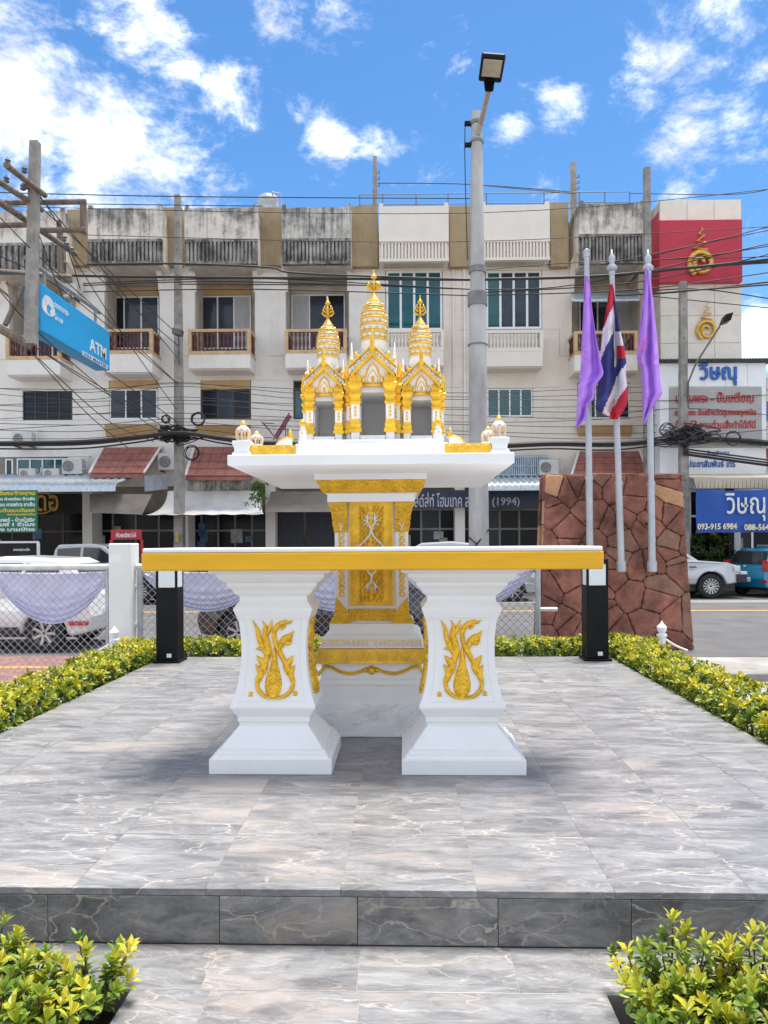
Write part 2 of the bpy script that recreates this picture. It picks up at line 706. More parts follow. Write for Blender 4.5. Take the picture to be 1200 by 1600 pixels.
def text(body, size, m, parent, loc, width=None, rot=(math.pi / 2, 0, 0), depth=0.006, bold=0.0, height=None, align='CENTER', shear=0.0):
    """lettering standing upright, reading along +x; width / height in metres stretch it to fit"""
    me = text_mesh(body, size, depth, bold, align, shear)
    xs = [v.co.x for v in me.vertices]
    ys = [v.co.y for v in me.vertices]
    sx = width / (max(xs) - min(xs)) if width else 1
    sy = height / (max(ys) - min(ys)) if height else (sx if width else 1)
    mx, my = (max(xs) + min(xs)) / 2, (max(ys) + min(ys)) / 2
    for v in me.vertices:
        v.co.x = (v.co.x - (mx if align == 'CENTER' else min(xs))) * sx
        v.co.y = (v.co.y - my) * sy
    me.materials.clear()
    me.materials.append(m)
    return link('lettering', me, parent, loc, rot)

# ------------------------------------------------------------------ shared materials
white = stained('white_paint', (0.86, 0.86, 0.86), (0.66, 0.63, 0.58), 0.30, 16.0, 0.50, 0.72, 0.42, 0.035)
white_old = mat('white_paint_worn', (0.72, 0.70, 0.67), 0.6, var=0.08, scale=9, bump=0.1, bscale=30)


def gold_mat(name, col, bump, bscale, metal=0.25, rough=0.38):
    m = mat(name, col, rough, metal, 0.14, 14, bump, bscale, rvar=0.16, spec=0.6)
    return m


gold = gold_mat('gold_paint', (0.82, 0.48, 0.025), 0.22, 60, 0.4)
gold_carved = gold_mat('gold_carved', (0.76, 0.42, 0.02), 0.9, 55, 0.42, 0.34)
gold_relief = gold_mat('gold_relief', (0.84, 0.49, 0.025), 0.7, 42, 0.45, 0.30)
gold_band = mat('gold_band_paint', (0.74, 0.40, 0.012), 0.42, 0.35, 0.06, 3.0, 0.06, 90, stretch=(1, 8, 8), rvar=0.08)
gold_pale = gold_mat('gold_pale_paint', (0.82, 0.52, 0.08), 0.15, 60, 0.3)
tile_m = marble('grey_marble', (0.128, 0.128, 0.133), (0.198, 0.197, 0.201), (0.275, 0.272, 0.270), (0.46, 0.415, 0.375), (0.40, 0.34, 0.295), 1.2, 0.52, 0.36, 0.85)
riser_m = marble('dark_grey_marble', (0.08, 0.083, 0.084), (0.15, 0.15, 0.148), (0.235, 0.23, 0.22), (0.40, 0.34, 0.28), (0.31, 0.26, 0.215), 1.7, 0.6, 0.32, 1.0)
white_marble = marble('white_marble', (0.66, 0.65, 0.64), (0.76, 0.76, 0.76), (0.82, 0.82, 0.82), (0.50, 0.48, 0.45), (0.64, 0.62, 0.6), 0.8, 0.3, 0.25, 0.35)
grout = mat('grout', (0.33, 0.30, 0.27), 0.9, var=0.1, scale=20)
soil = mat('soil', (0.035, 0.026, 0.02), 0.95, var=0.4, scale=30, bump=0.8, bscale=50)
black_metal = mat('black_metal', (0.006, 0.006, 0.008), 0.45, 0.0, 0.2, 12, 0.03, 90, spec=0.2)
lamp_glass = mat('frosted_glass', (0.75, 0.79, 0.80), 0.35, var=0.03, scale=5)
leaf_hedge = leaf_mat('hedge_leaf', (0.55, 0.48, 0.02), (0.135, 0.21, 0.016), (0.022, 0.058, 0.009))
leaf_bush = leaf_mat('bush_leaf', (0.60, 0.52, 0.04), (0.17, 0.27, 0.024), (0.022, 0.075, 0.013))
leaf_dark = leaf_mat('dark_leaf', (0.16, 0.24, 0.03), (0.05, 0.11, 0.02), (0.015, 0.04, 0.01))
twig = mat('twig', (0.10, 0.065, 0.04), 0.85, var=0.25, scale=40)

# ------------------------------------------------------------------ the ground, the road and the pavements
asphalt = mat('asphalt', (0.115, 0.112, 0.113), 0.9, var=0.14, scale=1.3, bump=0.25, bscale=90)
lot_m = mat('lot_concrete', (0.32, 0.305, 0.285), 0.9, var=0.15, scale=2.0, bump=0.2, bscale=60)
red_paving = mat('red_paving', (0.24, 0.12, 0.10), 0.85, var=0.18, scale=5, bump=0.25, bscale=40)
yellow_paint = mat('yellow_road_paint', (0.55, 0.30, 0.06), 0.8, var=0.25, scale=14)
kerb_m = mat('kerb_concrete', (0.27, 0.255, 0.235), 0.9, var=0.15, scale=8, bump=0.2)
walk_m = mat('walk_paving', (0.33, 0.20, 0.15), 0.9, var=0.16, scale=6, bump=0.2)

struct(MB().add([(-400, -60, GZ), (400, -60, GZ), (400, 900, GZ), (-400, 900, GZ)], [(0, 1, 2, 3)]).build('ground', lot_m))
struct(MB().add([(-120, 10.9, GZ + .004), (120, 10.9, GZ + .004), (120, 24.45, GZ + .004), (-120, 24.45, GZ + .004)], [(0, 1, 2, 3)]).build('road', asphalt))
struct(MB().add([(-60, 8.9, GZ + .008), (1.2, 8.9, GZ + .008), (1.2, 11.0, GZ + .008), (-60, 11.0, GZ + .008)], [(0, 1, 2, 3)]).build('near_pavement', red_paving))
struct(MB().add([(-60, 9.9, GZ + .012), (1.1, 9.9, GZ + .012), (1.1, 10.06, GZ + .012), (-60, 10.06, GZ + .012)], [(0, 1, 2, 3)]).build('yellow_kerb_line', yellow_paint))
struct(MB().add([(-60, 18.1, GZ + .008), (60, 18.1, GZ + .008), (60, 18.32, GZ + .008), (-60, 18.32, GZ + .008)], [(0, 1, 2, 3)]).build('yellow_road_line', yellow_paint))
struct(MB().add([(-60, 20.6, GZ + .006), (60, 20.6, GZ + .006), (60, 21.4, GZ + .006), (-60, 21.4, GZ + .006)], [(0, 1, 2, 3)]).build('gutter_strip', kerb_m))
struct(MB().box(1.2, 30, 9.0, 9.5, GZ - .1, GZ + .1).build('near_kerb', kerb_m, bevel=0.02))
struct(MB().box(-60, 60, 24.3, 24.52, GZ - .1, GZ + .14).build('far_kerb', kerb_m, bevel=0.02))
struct(MB().box(-60, 60, 24.52, 33, GZ - .1, GZ + .135).build('far_pavement', walk_m))

# ------------------------------------------------------------------ the marble slab with its step
XL = (PZ(0, 1146, 0).x + PZ(240, 1034, 0).x) / 2
XR = (PZ(954, 1027, 0).x + PZ(1170, 1147, 0).x) / 2
YF = PZ(590, 1391, 0).y
YB = PZ(560, 1026, 0).y
ZS = -0.168
slab = struct(MB().box(XL + .004, XR - .004, YF + .022, YB - .004, GZ - .05, -0.0016).build('slab', grout))
nx, ny = 10, 11
tw, td = (XR - XL) / nx, (YB - YF) / ny
tile_me = MB().add([(-tw / 2 + .0005, -td / 2 + .0005, -.02), (tw / 2 - .0005, -td / 2 + .0005, -.02), (tw / 2 - .0005, td / 2 - .0005, -.02), (-tw / 2 + .0005, td / 2 - .0005, -.02),
                    (-tw / 2 + .0005, -td / 2 + .0005, -.001), (tw / 2 - .0005, -td / 2 + .0005, -.001), (tw / 2 - .0005, td / 2 - .0005, -.001), (-tw / 2 + .0005, td / 2 - .0005, -.001),
                    (-tw / 2 + .0011, -td / 2 + .0011, 0), (tw / 2 - .0011, -td / 2 + .0011, 0), (tw / 2 - .0011, td / 2 - .0011, 0), (-tw / 2 + .0011, td / 2 - .0011, 0)],
                   [(3, 2, 1, 0), (0, 1, 5, 4), (1, 2, 6, 5), (2, 3, 7, 6), (3, 0, 4, 7), (4, 5, 9, 8), (5, 6, 10, 9), (6, 7, 11, 10), (7, 4, 8, 11), (8, 9, 10, 11)]).mesh('tile', tile_m)
for j in range(ny):
    for i in range(nx):
        link('tile', tile_me, slab, (XL + tw * (i + .5), YF + td * (j + .5), random.uniform(-.0006, .0004)))
# risers at the front, side skirts
rx = [XL] + [PZ(u, 1392, 0).x for u in (-200, 69, 341, 558, 778, 985)] + [XR]
rx = sorted(rx)
for a, b in zip(rx[:-1], rx[1:]):
    MB().box(a + .0008, b - .0008, YF - .001, YF + .02, ZS + .002, -.0225).build('riser_tile', riser_m, slab, bevel=0.002)
for xx, s in ((XL, 1), (XR, -1)):
    MB().box(min(xx, xx + s * .003), max(xx, xx + s * .003), YF + .023, YB, GZ, -.0225).build('side_skirt', riser_m, slab)
# lower step with the two planting beds let into it
YBED = PZ(205, 1545, ZS).y
BXL, BXR = PZ(205, 1545, ZS).x, PZ(945, 1547, ZS).x
step = struct(MB().box(XL, XR, YBED, YF - .001, GZ - .05, ZS - .0016).build('lower_step', grout))
struct(MB().box(BXL, BXR, 0.4, YBED - .0005, GZ - .05, ZS - .0016).build('path', grout))


def tread(x0, x1, y0, y1, par):
    MB().box(x0 + .0007, x1 - .0007, y0 + .0007, y1 - .0007, ZS - .02, ZS).build('tile', tile_m, par, bevel=0.002)


xs = [XL] + [PZ(u, 1500, ZS).x for u in (-150, 82, 333, 562, 800)] + [PZ(1010, 1500, ZS).x, XR]
for a, b in zip(xs[:-1], xs[1:]):
    tread(a, b, YBED, YF - .001, step)
ys = [YBED - .0005, YBED - .40, YBED - .80, YBED - 1.2]
px = [BXL, PZ(562, 1560, ZS).x - .41, PZ(562, 1560, ZS).x, BXR]
for y1, y0 in zip(ys[:-1], ys[1:]):
    for a, b in zip(px[:-1], px[1:]):
        tread(a, b, y0, y1, step)
for nm, a, b in (('bed_soil', BXL - 1.6, BXL), ('bed_soil', BXR, BXR + 1.6)):
    struct(MB().grid(lambda u, v: (a + (b - a) * u, 0.5 + (YBED - .5) * v, ZS - .075 + .025 * math.sin(u * 19) * math.sin(v * 23)), 30, 30).build(nm, soil))

# ------------------------------------------------------------------ the offering table
LEG_PROF = [(97, 1212), (97, 1188), (93, 1186.5), (90, 1183), (89.5, 1178.5), (85.5, 1177.5), (85, 1172.5), (80.5, 1171.5), (69.5, 1155), (57, 1138), (54.5, 1135), (54.5, 1130.5), (57, 1128.5), (57, 1121),
            (66.5, 1109.5), (67.5, 1107), (67, 1104), (60.5, 1086), (56, 1068), (53, 1048), (51.5, 1028), (51.2, 1008), (52.2, 990), (55, 971), (62, 955), (62.5, 951), (61, 949),
            (53.5, 939), (53.5, 932), (60, 928), (64, 922), (71, 916), (71, 911), (77, 908.5), (84, 903), (85.5, 897), (96, 895), (97, 890)]
LDC, LSY = 3.57, 0.845


def lconv(p, y, dc, sy):
    w = p * dc / (F_PX + p * sy)
    return w, CAMZ - (y - CY - 0.7) * (dc - sy * w) / F_PX


lprof = [lconv(p, y, LDC, LSY) for p, y in LEG_PROF]
lprof[0] = (lprof[0][0], 0.0)


def leg_w(z):
    for (w0, z0), (w1, z1) in zip(lprof[:-1], lprof[1:]):
        if z0 <= z <= z1:
            return w0 + (w1 - w0) * (z - z0) / max(1e-6, z1 - z0)
    return lprof[-1][0]


TX = P(582, 875, 3.28).x
table = thing('offering_table', 'white offering table with gold edge and two carved flaring legs', 'table', (TX, LDC, 0))
y0t, y1t = -0.30, 0.30
xl, xr = P(219, 878, 3.27).x - TX, P(945, 872, 3.27).x - TX
zt0, zt1 = lprof[-1][1] - .002, 1.012


def rrect(x0, x1, y0, y1, r, n=5):
    pts = []
    for cx, cy, a0 in ((x1 - r, y1 - r, 0), (x0 + r, y1 - r, 90), (x0 + r, y0 + r, 180), (x1 - r, y0 + r, 270)):
        for k in range(n + 1):
            a = R(a0 + 90 * k / n)
            pts.append((cx + r * math.cos(a), cy + r * math.sin(a)))
    return pts


MB().prism(rrect(xl, xr, y0t, y1t, .022), zt0, zt1, 'xy').build('gold_edge_band', gold_band, table, bevel=0.006)
MB().prism(rrect(xl + .004, xr - .004, y0t + .004, y1t - .004, .02), zt1 + .0005, zt1 + .021, 'xy').build('table_top', white, table, bevel=0.006)


def legfn(k, face):
    """ornament plane of a leg: u across, v = height; face 0 front, 1 towards the other leg"""
    def fn(u, v, h):
        w = leg_w(v)
        if face == 0:
            return (u, -(w * LSY) - h, v)
        return (k * (w + h), u * LSY, v)
    return fn


FLAMES = [  # crop coordinates of the carved panel: x, y, half width
    [(472, 938, 5), (420, 928, 11), (378, 892, 13), (368, 842, 12), (388, 790, 15), (415, 735, 18), (432, 675, 20), (424, 620, 21), (412, 565, 17), (418, 525, 11), (402, 488, 2)],
    [(420, 690, 12), (396, 640, 16), (376, 585, 15), (368, 535, 11), (343, 486, 2)],
    [(424, 570, 12), (444, 530, 14), (458, 484, 2)],
    [(420, 660, 5), (392, 652, 13), (360, 655, 3)],
    [(412, 800, 6), (410, 750, 24), (388, 722, 18), (364, 694, 2)],
    [(378, 850, 6), (388, 800, 20), (374, 768, 13), (356, 745, 2)],
    [(472, 938, 5), (528, 928, 11), (570, 892, 13), (580, 842, 12), (562, 790, 14), (532, 735, 15), (500, 675, 16), (476, 620, 15), (468, 565, 14), (488, 522, 17), (530, 498, 14), (560, 500, 8), (578, 487, 2)],
    [(496, 665, 8), (518, 615, 22), (548, 590, 24), (568, 572, 12), (586, 548, 2)],
    [(520, 600, 6), (548, 622, 14), (568, 612, 5), (572, 596, 2)],
    [(512, 540, 5), (530, 515, 10), (536, 484, 2)],
    [(545, 805, 6), (542, 755, 24), (560, 724, 18), (582, 694, 2)],
    [(574, 850, 6), (566, 802, 18), (578, 770, 11), (590, 748, 2)],
    [(466, 638, 2), (468, 690, 14), (468, 750, 22), (466, 800, 38), (464, 860, 50), (464, 905, 42), (466, 938, 14)],
]
ppm = F_PX / 3.435


def leg_xy(x, y):
    return (x - 464) / 3.75 / ppm, CAMZ - (840 + y / 3.75 - CY - .7) / ppm


def make_leg(xc, k):
    leg = MB().sqloft(lprof, sy=LSY).build('leg', white, table, (xc, 0, 0), bevel=0.003)
    for face in (0, 1):
        fn = legfn(k, face)
        o = MB()
        for st in FLAMES:
            o.stroke([(*leg_xy(x, y), w * 1.08 / 3.75 / ppm) for x, y, w in st], fn, 0.015, 5)
        # carved veins on the flames and the bud
        for t in range(9):
            y = 690 + t * 28
            w = 6 + t * 5.0
            o.stroke([(*leg_xy(466 - w, y + 12), .0012), (*leg_xy(466, y - 8), .0028), (*leg_xy(466 + w, y + 12), .0012)], lambda u, v, h, fn=fn: fn(u, v, h + .0125), .006, 4)
        for bx, by in ((332, 914), (596, 909)):
            o.dome(*leg_xy(bx, by), .0105, .0105, fn, .012)
            o.stroke([(*leg_xy(bx - 14, by + 14), .001), (*leg_xy(bx, by + 12), .004), (*leg_xy(bx + 14, by + 14), .001)], fn, .006, 3)
        o.build('carved_flame', gold_relief, leg, smooth=True)
        # slight raised frame round the panel
        fr = MB()
        zt, zb = leg_xy(0, 468)[1], leg_xy(0, 955)[1]
        for sgn in (-1, 1):
            pts = []
            for i in range(13):
                z = zb + (zt - zb) * i / 12
                pts.append((sgn * leg_w(z) * .80, z, .0035))
            fr.stroke(pts, fn, .004, 2)
        for z in (zb, zt):
            ww = leg_w(z) * .80
            fr.stroke([(-ww, z, .0035), (0, z, .0035), (ww, z, .0035)], fn, .004, 3)
        fr.build('panel_frame', white, leg, smooth=True)
    return leg


for u, k in ((422, 1), (725, -1)):
    make_leg(P(u, 1200, LDC - lprof[0][0] * LSY).x - TX, k)

# ------------------------------------------------------------------ the spirit house
SDC = 4.3
SX = P(583, 850, SDC).x
shrine = thing('spirit_house', 'white and gold spirit house with three tiered spires on a carved pedestal', 'spirit house', (SX, SDC, 0))


def sc(p, y):
    return lconv(p, y, SDC, 1.0)


def sprof(lst):
    return [sc(p, y) for p, y in lst]


pl = sprof([(91, 1152), (91, 1100)])
pl[0] = (pl[0][0], 0.0)
MB().sqloft(pl).build('marble_plinth', white_marble, shrine, bevel=0.004)
ped = MB().sqloft(sprof([(87, 1099.9), (87, 1073), (84, 1071.5), (82, 1069), (82, 1063), (79.5, 1061), (79, 1040), (78, 1014), (83, 1013.8), (82, 1011), (79.5, 1010), (79.5, 1000), (77, 998), (74, 994), (71, 992.5), (67, 991), (66, 978), (65, 975),
                         (57.5, 974.8), (57.5, 785), (68.5, 784.8), (68.5, 772), (72, 771.5), (84, 750), (88, 749.5), (88, 724)])).build('pedestal', white, shrine, bevel=0.003)
MB().sqloft(sprof([(91.5, 1038), (91, 1034), (87, 1026), (84.5, 1019), (84.5, 1015)])).build('lotus_band', gold, ped, bevel=0.002)


def pf(wfn):
    return lambda u, v, h: (u, -wfn(v) - h, v)


def loft_w(prof):
    def f(z):
        for (w0, z0), (w1, z1) in zip(prof[:-1], prof[1:]):
            if z0 <= z <= z1:
                return w0 + (w1 - w0) * (z - z0) / max(1e-6, z1 - z0)
        return prof[-1][0] if z > prof[-1][1] else prof[0][0]
    return f


lw = loft_w(sprof([(91.5, 1038), (91, 1034), (87, 1026), (84.5, 1019), (84.5, 1015)]))
o = MB()
zb, zt = sc(91, 1037)[1], sc(84, 1017)[1]
for i in range(-5, 6):
    cx = i * .0585
    fn = pf(lw)
    o.stroke([(cx - .027, zt, .003), (cx - .015, (zb + zt) / 2, .0045), (cx, zb + .004, .003), (cx + .015, (zb + zt) / 2, .0045), (cx + .027, zt, .003)], fn, .007, 3)
    o.stroke([(cx, zb + .018, .0015), (cx, (zb + zt) / 2 + .01, .007), (cx, zt - .004, .0015)], fn, .007, 3)
    o.stroke([(cx + .029, zb + .002, .0045), (cx + .029, zb + .02, .006), (cx + .029, zt - .02, .001)], fn, .006, 3)
o.build('lotus_petals', gold_pale, ped, smooth=True)
# bead row
zbead = sc(79.5, 1005.5)[1]
wb = sc(79.5, 1005.5)[0]
bead_me = MB().dome(0, 0, .0085, .0125, lambda u, v, h: (u, -h, v), .011, 8).mesh('bead', mat('bead_paint', (0.78, .62, .42), .45, var=.1), True)
for i in range(-11, 12):
    if i:
        link('bead', bead_me, ped, (i * .0245, -wb, zbead))
o = MB()
for zz in (zbead + .0165, zbead - .0165):
    o.box(-wb - .001, wb + .001, -wb - .0035, -wb + .01, zz - .0018, zz + .0018)
o.build('bead_edge', gold_pale, ped)
# gold drapery moulding
fn = pf(lambda z: sc(79, 1050)[0])


def cr4(x, y, d=SDC - .30):   # crop coordinates of the pedestal zoom
    return (480 + x / 4.21 - 583) * d / F_PX, CAMZ - (730 + y / 4.21 - CY - .2) * d / F_PX


o = MB()
for sg in (-1, 1):
    pts = [(435, 1335, 10), (480, 1345, 8), (530, 1362, 8), (590, 1368, 8), (650, 1352, 8), (700, 1328, 8), (740, 1322, 9), (760, 1340, 9), (790, 1372, 9), (800, 1345, 3)]
    o.stroke([((cr4(x, y)[0]) * sg, cr4(x, y)[1], w / 4.21 * SDC / F_PX) for x, y, w in pts], fn, .014, 5)
    o.stroke([((cr4(x, y - 14)[0]) * sg, cr4(x, y - 14)[1], w * .5 / 4.21 * SDC / F_PX) for x, y, w in pts], fn, .012, 5)
o.dome(0, cr4(435, 1342)[1], .022, .027, fn, .022)
for sg in (-1, 1):
    o.dome(sg * .03, cr4(435, 1340)[1], .012, .018, fn, .016)
o.build('gold_drape', gold, ped, smooth=True)
# gold cornice under the platform
MB().sqloft(sprof([(70, 771.6), (75.5, 769.5), (86.6, 750.6), (87, 749.8)])).build('gold_cornice', gold_carved, ped, bevel=0.002)
cw = loft_w(sprof([(70, 771.6), (75.5, 769.5), (86.6, 750.6)]))
fn = pf(cw)
o = MB()
z0, z1 = sc(73, 768)[1], sc(84, 752)[1]
for i in range(-6, 7):
    cx = i * .043
    o.stroke([(cx - .018, z0 + .006, .002), (cx - .006, z0 + .03, .005), (cx + .008, z0 + .024, .006), (cx + .004, z0 + .012, .003)], fn, .006, 3)
    o.stroke([(cx + .018, z0 + .004, .004), (cx + .018, z1 - .006, .002)], fn, .006, 3)
o.build('cornice_carving', gold, ped, smooth=True)

WS = sc(57.5, 880)[0]       # half width of the shaft
fs = pf(lambda z: WS)


def sh(x, y):
    return cr4(x - 8 + 8, y, SDC - WS)


# central gold panel
ZP0, ZP1 = sh(0, 910)[1], sh(0, 222)[1]
pw = (595 - 310) / 4.21 / 2 * (SDC - WS) / F_PX
panel = MB().box(-pw, pw, -WS - .012, -WS + .01, ZP0, ZP1).build('gold_panel', gold, ped, bevel=0.003)
o = MB()
for t, hgt in ((0.0, .010), (.017, .005)):
    a, b, c, d = -pw + t, pw - t, ZP0 + t, ZP1 - t
    wd = .0075
    o.box(a, b, -WS - .012 - hgt, -WS - .005, c, c + wd).box(a, b, -WS - .012 - hgt, -WS - .005, d - wd, d)
    o.box(a, a + wd, -WS - .012 - hgt, -WS - .005, c + wd, d - wd).box(b - wd, b, -WS - .012 - hgt, -WS - .005, c + wd, d - wd)
o.build('panel_border', gold, panel, bevel=0.002)
fp = pf(lambda z: WS + .012)
o = MB()
rnd = random.Random(3)
for sg in (-1, 1):
    zz = ZP0 + .035
    while zz < ZP1 - .03:
        for k in range(3):
            u = sg * (.014 + k * .021 + rnd.uniform(-.003, .003))
            if abs(u) > pw - .026:
                continue
            a = rnd.uniform(-.7, .7)
            o.stroke([(u - .011 * math.cos(a), zz - .010 + .008 * math.sin(a), .002), (u, zz + .004, .0065), (u + sg * .009, zz + .016, .0055), (u + sg * .001, zz + .026, .001)], fp, .017, 3)
        zz += .029
o.build('panel_carving', gold_carved, panel, smooth=True)
o = MB()
for sg in (-1, 1):
    for st in ([(352, 522, 5), (400, 478, 6), (428, 440, 6), (432, 405, 6), (412, 370, 6), (410, 335, 7), (414, 298, 2)],
               [(412, 360, 4), (392, 350, 5), (378, 346, 1)], [(411, 345, 4), (398, 325, 4), (392, 312, 1)], [(412, 345, 4), (428, 330, 4), (432, 316, 1)],
               [(405, 372, 3), (388, 380, 4), (384, 395, 1)],
               [(352, 522, 5), (395, 580, 6), (420, 640, 6), (408, 680, 6), (434, 715, 6), (430, 755, 6), (408, 780, 7), (414, 818, 2)],
               [(408, 775, 4), (392, 790, 4), (386, 805, 1)], [(410, 785, 4), (424, 800, 3), (426, 812, 1)]):
        o.stroke([(sg * (435 - x) / 4.21 * (SDC - WS) / F_PX, sh(0, y)[1], w * 1.15 / 4.21 * (SDC - WS) / F_PX) for x, y, w in st], fp, .030, 4)
o.build('white_vine', white, panel, smooth=True)
# narrow panel below, pilaster caps, scrolls and feet
za, zb_ = sh(0, 1010)[1], sh(0, 932)[1]
np2 = MB().box(-pw - .008, pw + .008, -WS - .010, -WS + .01, za, zb_).build('lower_panel', gold_carved, ped, bevel=0.003)
o = MB()
for i in range(-7, 8):
    o.stroke([(i * .0235 - .009, (za + zb_) / 2 - .008, .002), (i * .0235, (za + zb_) / 2 + .010, .006), (i * .0235 + .010, (za + zb_) / 2 - .006, .002)], pf(lambda z: WS + .01), .007, 3)
o.build('lower_panel_carving', gold, np2, smooth=True)
for sg in (-1, 1):
    u0, u1 = pw + .012, WS
    pil = MB().box(min(sg * u0, sg * u1) + .0, max(sg * u0, sg * u1), -WS - .006, -WS + .008, sh(0, 1030)[1], sh(0, 232)[1]).build('pilaster', white, ped, bevel=0.002)
    cap = MB()
    zz = [sh(0, y)[1] for y in (428, 400, 388, 372, 350, 340, 322, 300, 232)]
    wd = [.004, .006, .010, .012, .010, .014, .014, .018, .034]
    for i in range(8):
        cap.hexa([(sg * u0, -WS - .004 - wd[i], zz[i]), (sg * (u1 + wd[i]), -WS - .004 - wd[i], zz[i]), (sg * (u1 + wd[i]), -WS + .12, zz[i]), (sg * u0, -WS + .12, zz[i])],
                 [(sg * u0, -WS - .004 - wd[i + 1], zz[i + 1]), (sg * (u1 + wd[i + 1]), -WS - .004 - wd[i + 1], zz[i + 1]), (sg * (u1 + wd[i + 1]), -WS + .12, zz[i + 1]), (sg * u0, -WS + .12, zz[i + 1])])
    cap.build('pilaster_capital', gold_carved, pil)
    o = MB()
    uc = sg * (u0 + u1) / 2
    ff = pf(lambda z: WS + .006)
    zz = sh(0, 850)[1]
    while zz < sh(0, 420)[1]:
        o.stroke([(uc - .012, zz, .003), (uc + .012, zz + .004, .004), (uc + .013, zz + .02, .004), (uc - .004, zz + .024, .004), (uc - .006, zz + .012, .003), (uc + .003, zz + .012, .002)], ff, .008, 4)
        o.stroke([(uc - .013, zz + .004, .003), (uc - .013, zz + .02, .0035), (uc, zz + .03, .003)], ff, .007, 4)
        zz += .033
    o.build('scroll', gold, pil, smooth=True)
    o = MB()
    for ss in (-1, 1):
        o.stroke([(uc + ss * .014, sh(0, 368)[1], .002), (uc, sh(0, 400)[1], .003), (uc - ss * .004, sh(0, 418)[1], .002)], pf(lambda z: WS + .012), .01, 3)
    o.build('white_leaf', white, pil, smooth=True)
    foot = MB()
    xo = sh(152, 0)[0]
    zt_, zm, zl = sh(0, 855)[1], sh(0, 960)[1], sh(0, 1030)[1]
    xi, xe = .104 * 1.0, abs(xo)
    xi = abs(sh(295, 0)[0])
    foot.prism([(sg * xi, zl), (sg * xe, zl), (sg * (WS + .002), zm), (sg * (WS - .004), zt_), (sg * (xi + .006), zm)], -WS - .022, -WS + .06)
    foot.build('gold_foot', gold_carved, pil, bevel=0.002)

# the platform
PX0, PX1 = P(355, 715, 3.52).x - SX, P(804, 715, 3.52).x - SX
PZ0, PZ1 = CAMZ + (CY - 725) * 3.52 / F_PX, CAMZ + (CY - 708.5) * 3.52 / F_PX
plat = MB().box(PX0, PX1, 3.52 - SDC, 5.05 - SDC, PZ0, PZ1).build('platform', white, shrine, bevel=0.004)

# the three towers
YT = 3.98


def vz(v, Y=YT):
    return CAMZ + (CY - v) * Y / F_PX


base = MB()
bw0, bw1 = P(463, 690, 3.9).x - SX, P(699, 690, 3.9).x - SX
base.box(bw0, bw1, 3.86 - SDC, 4.62 - SDC, PZ1 + .0005, vz(692, 3.86))
base.box(bw0 + .02, bw1 - .02, 3.89 - SDC, 4.60 - SDC, vz(692, 3.86), vz(686, 3.89))
base.build('temple_base', white, shrine, bevel=0.004)
ZB0 = vz(686, 3.89)
niche_grey = mat('niche_paint', (0.62, 0.62, 0.62), 0.6, var=0.03)


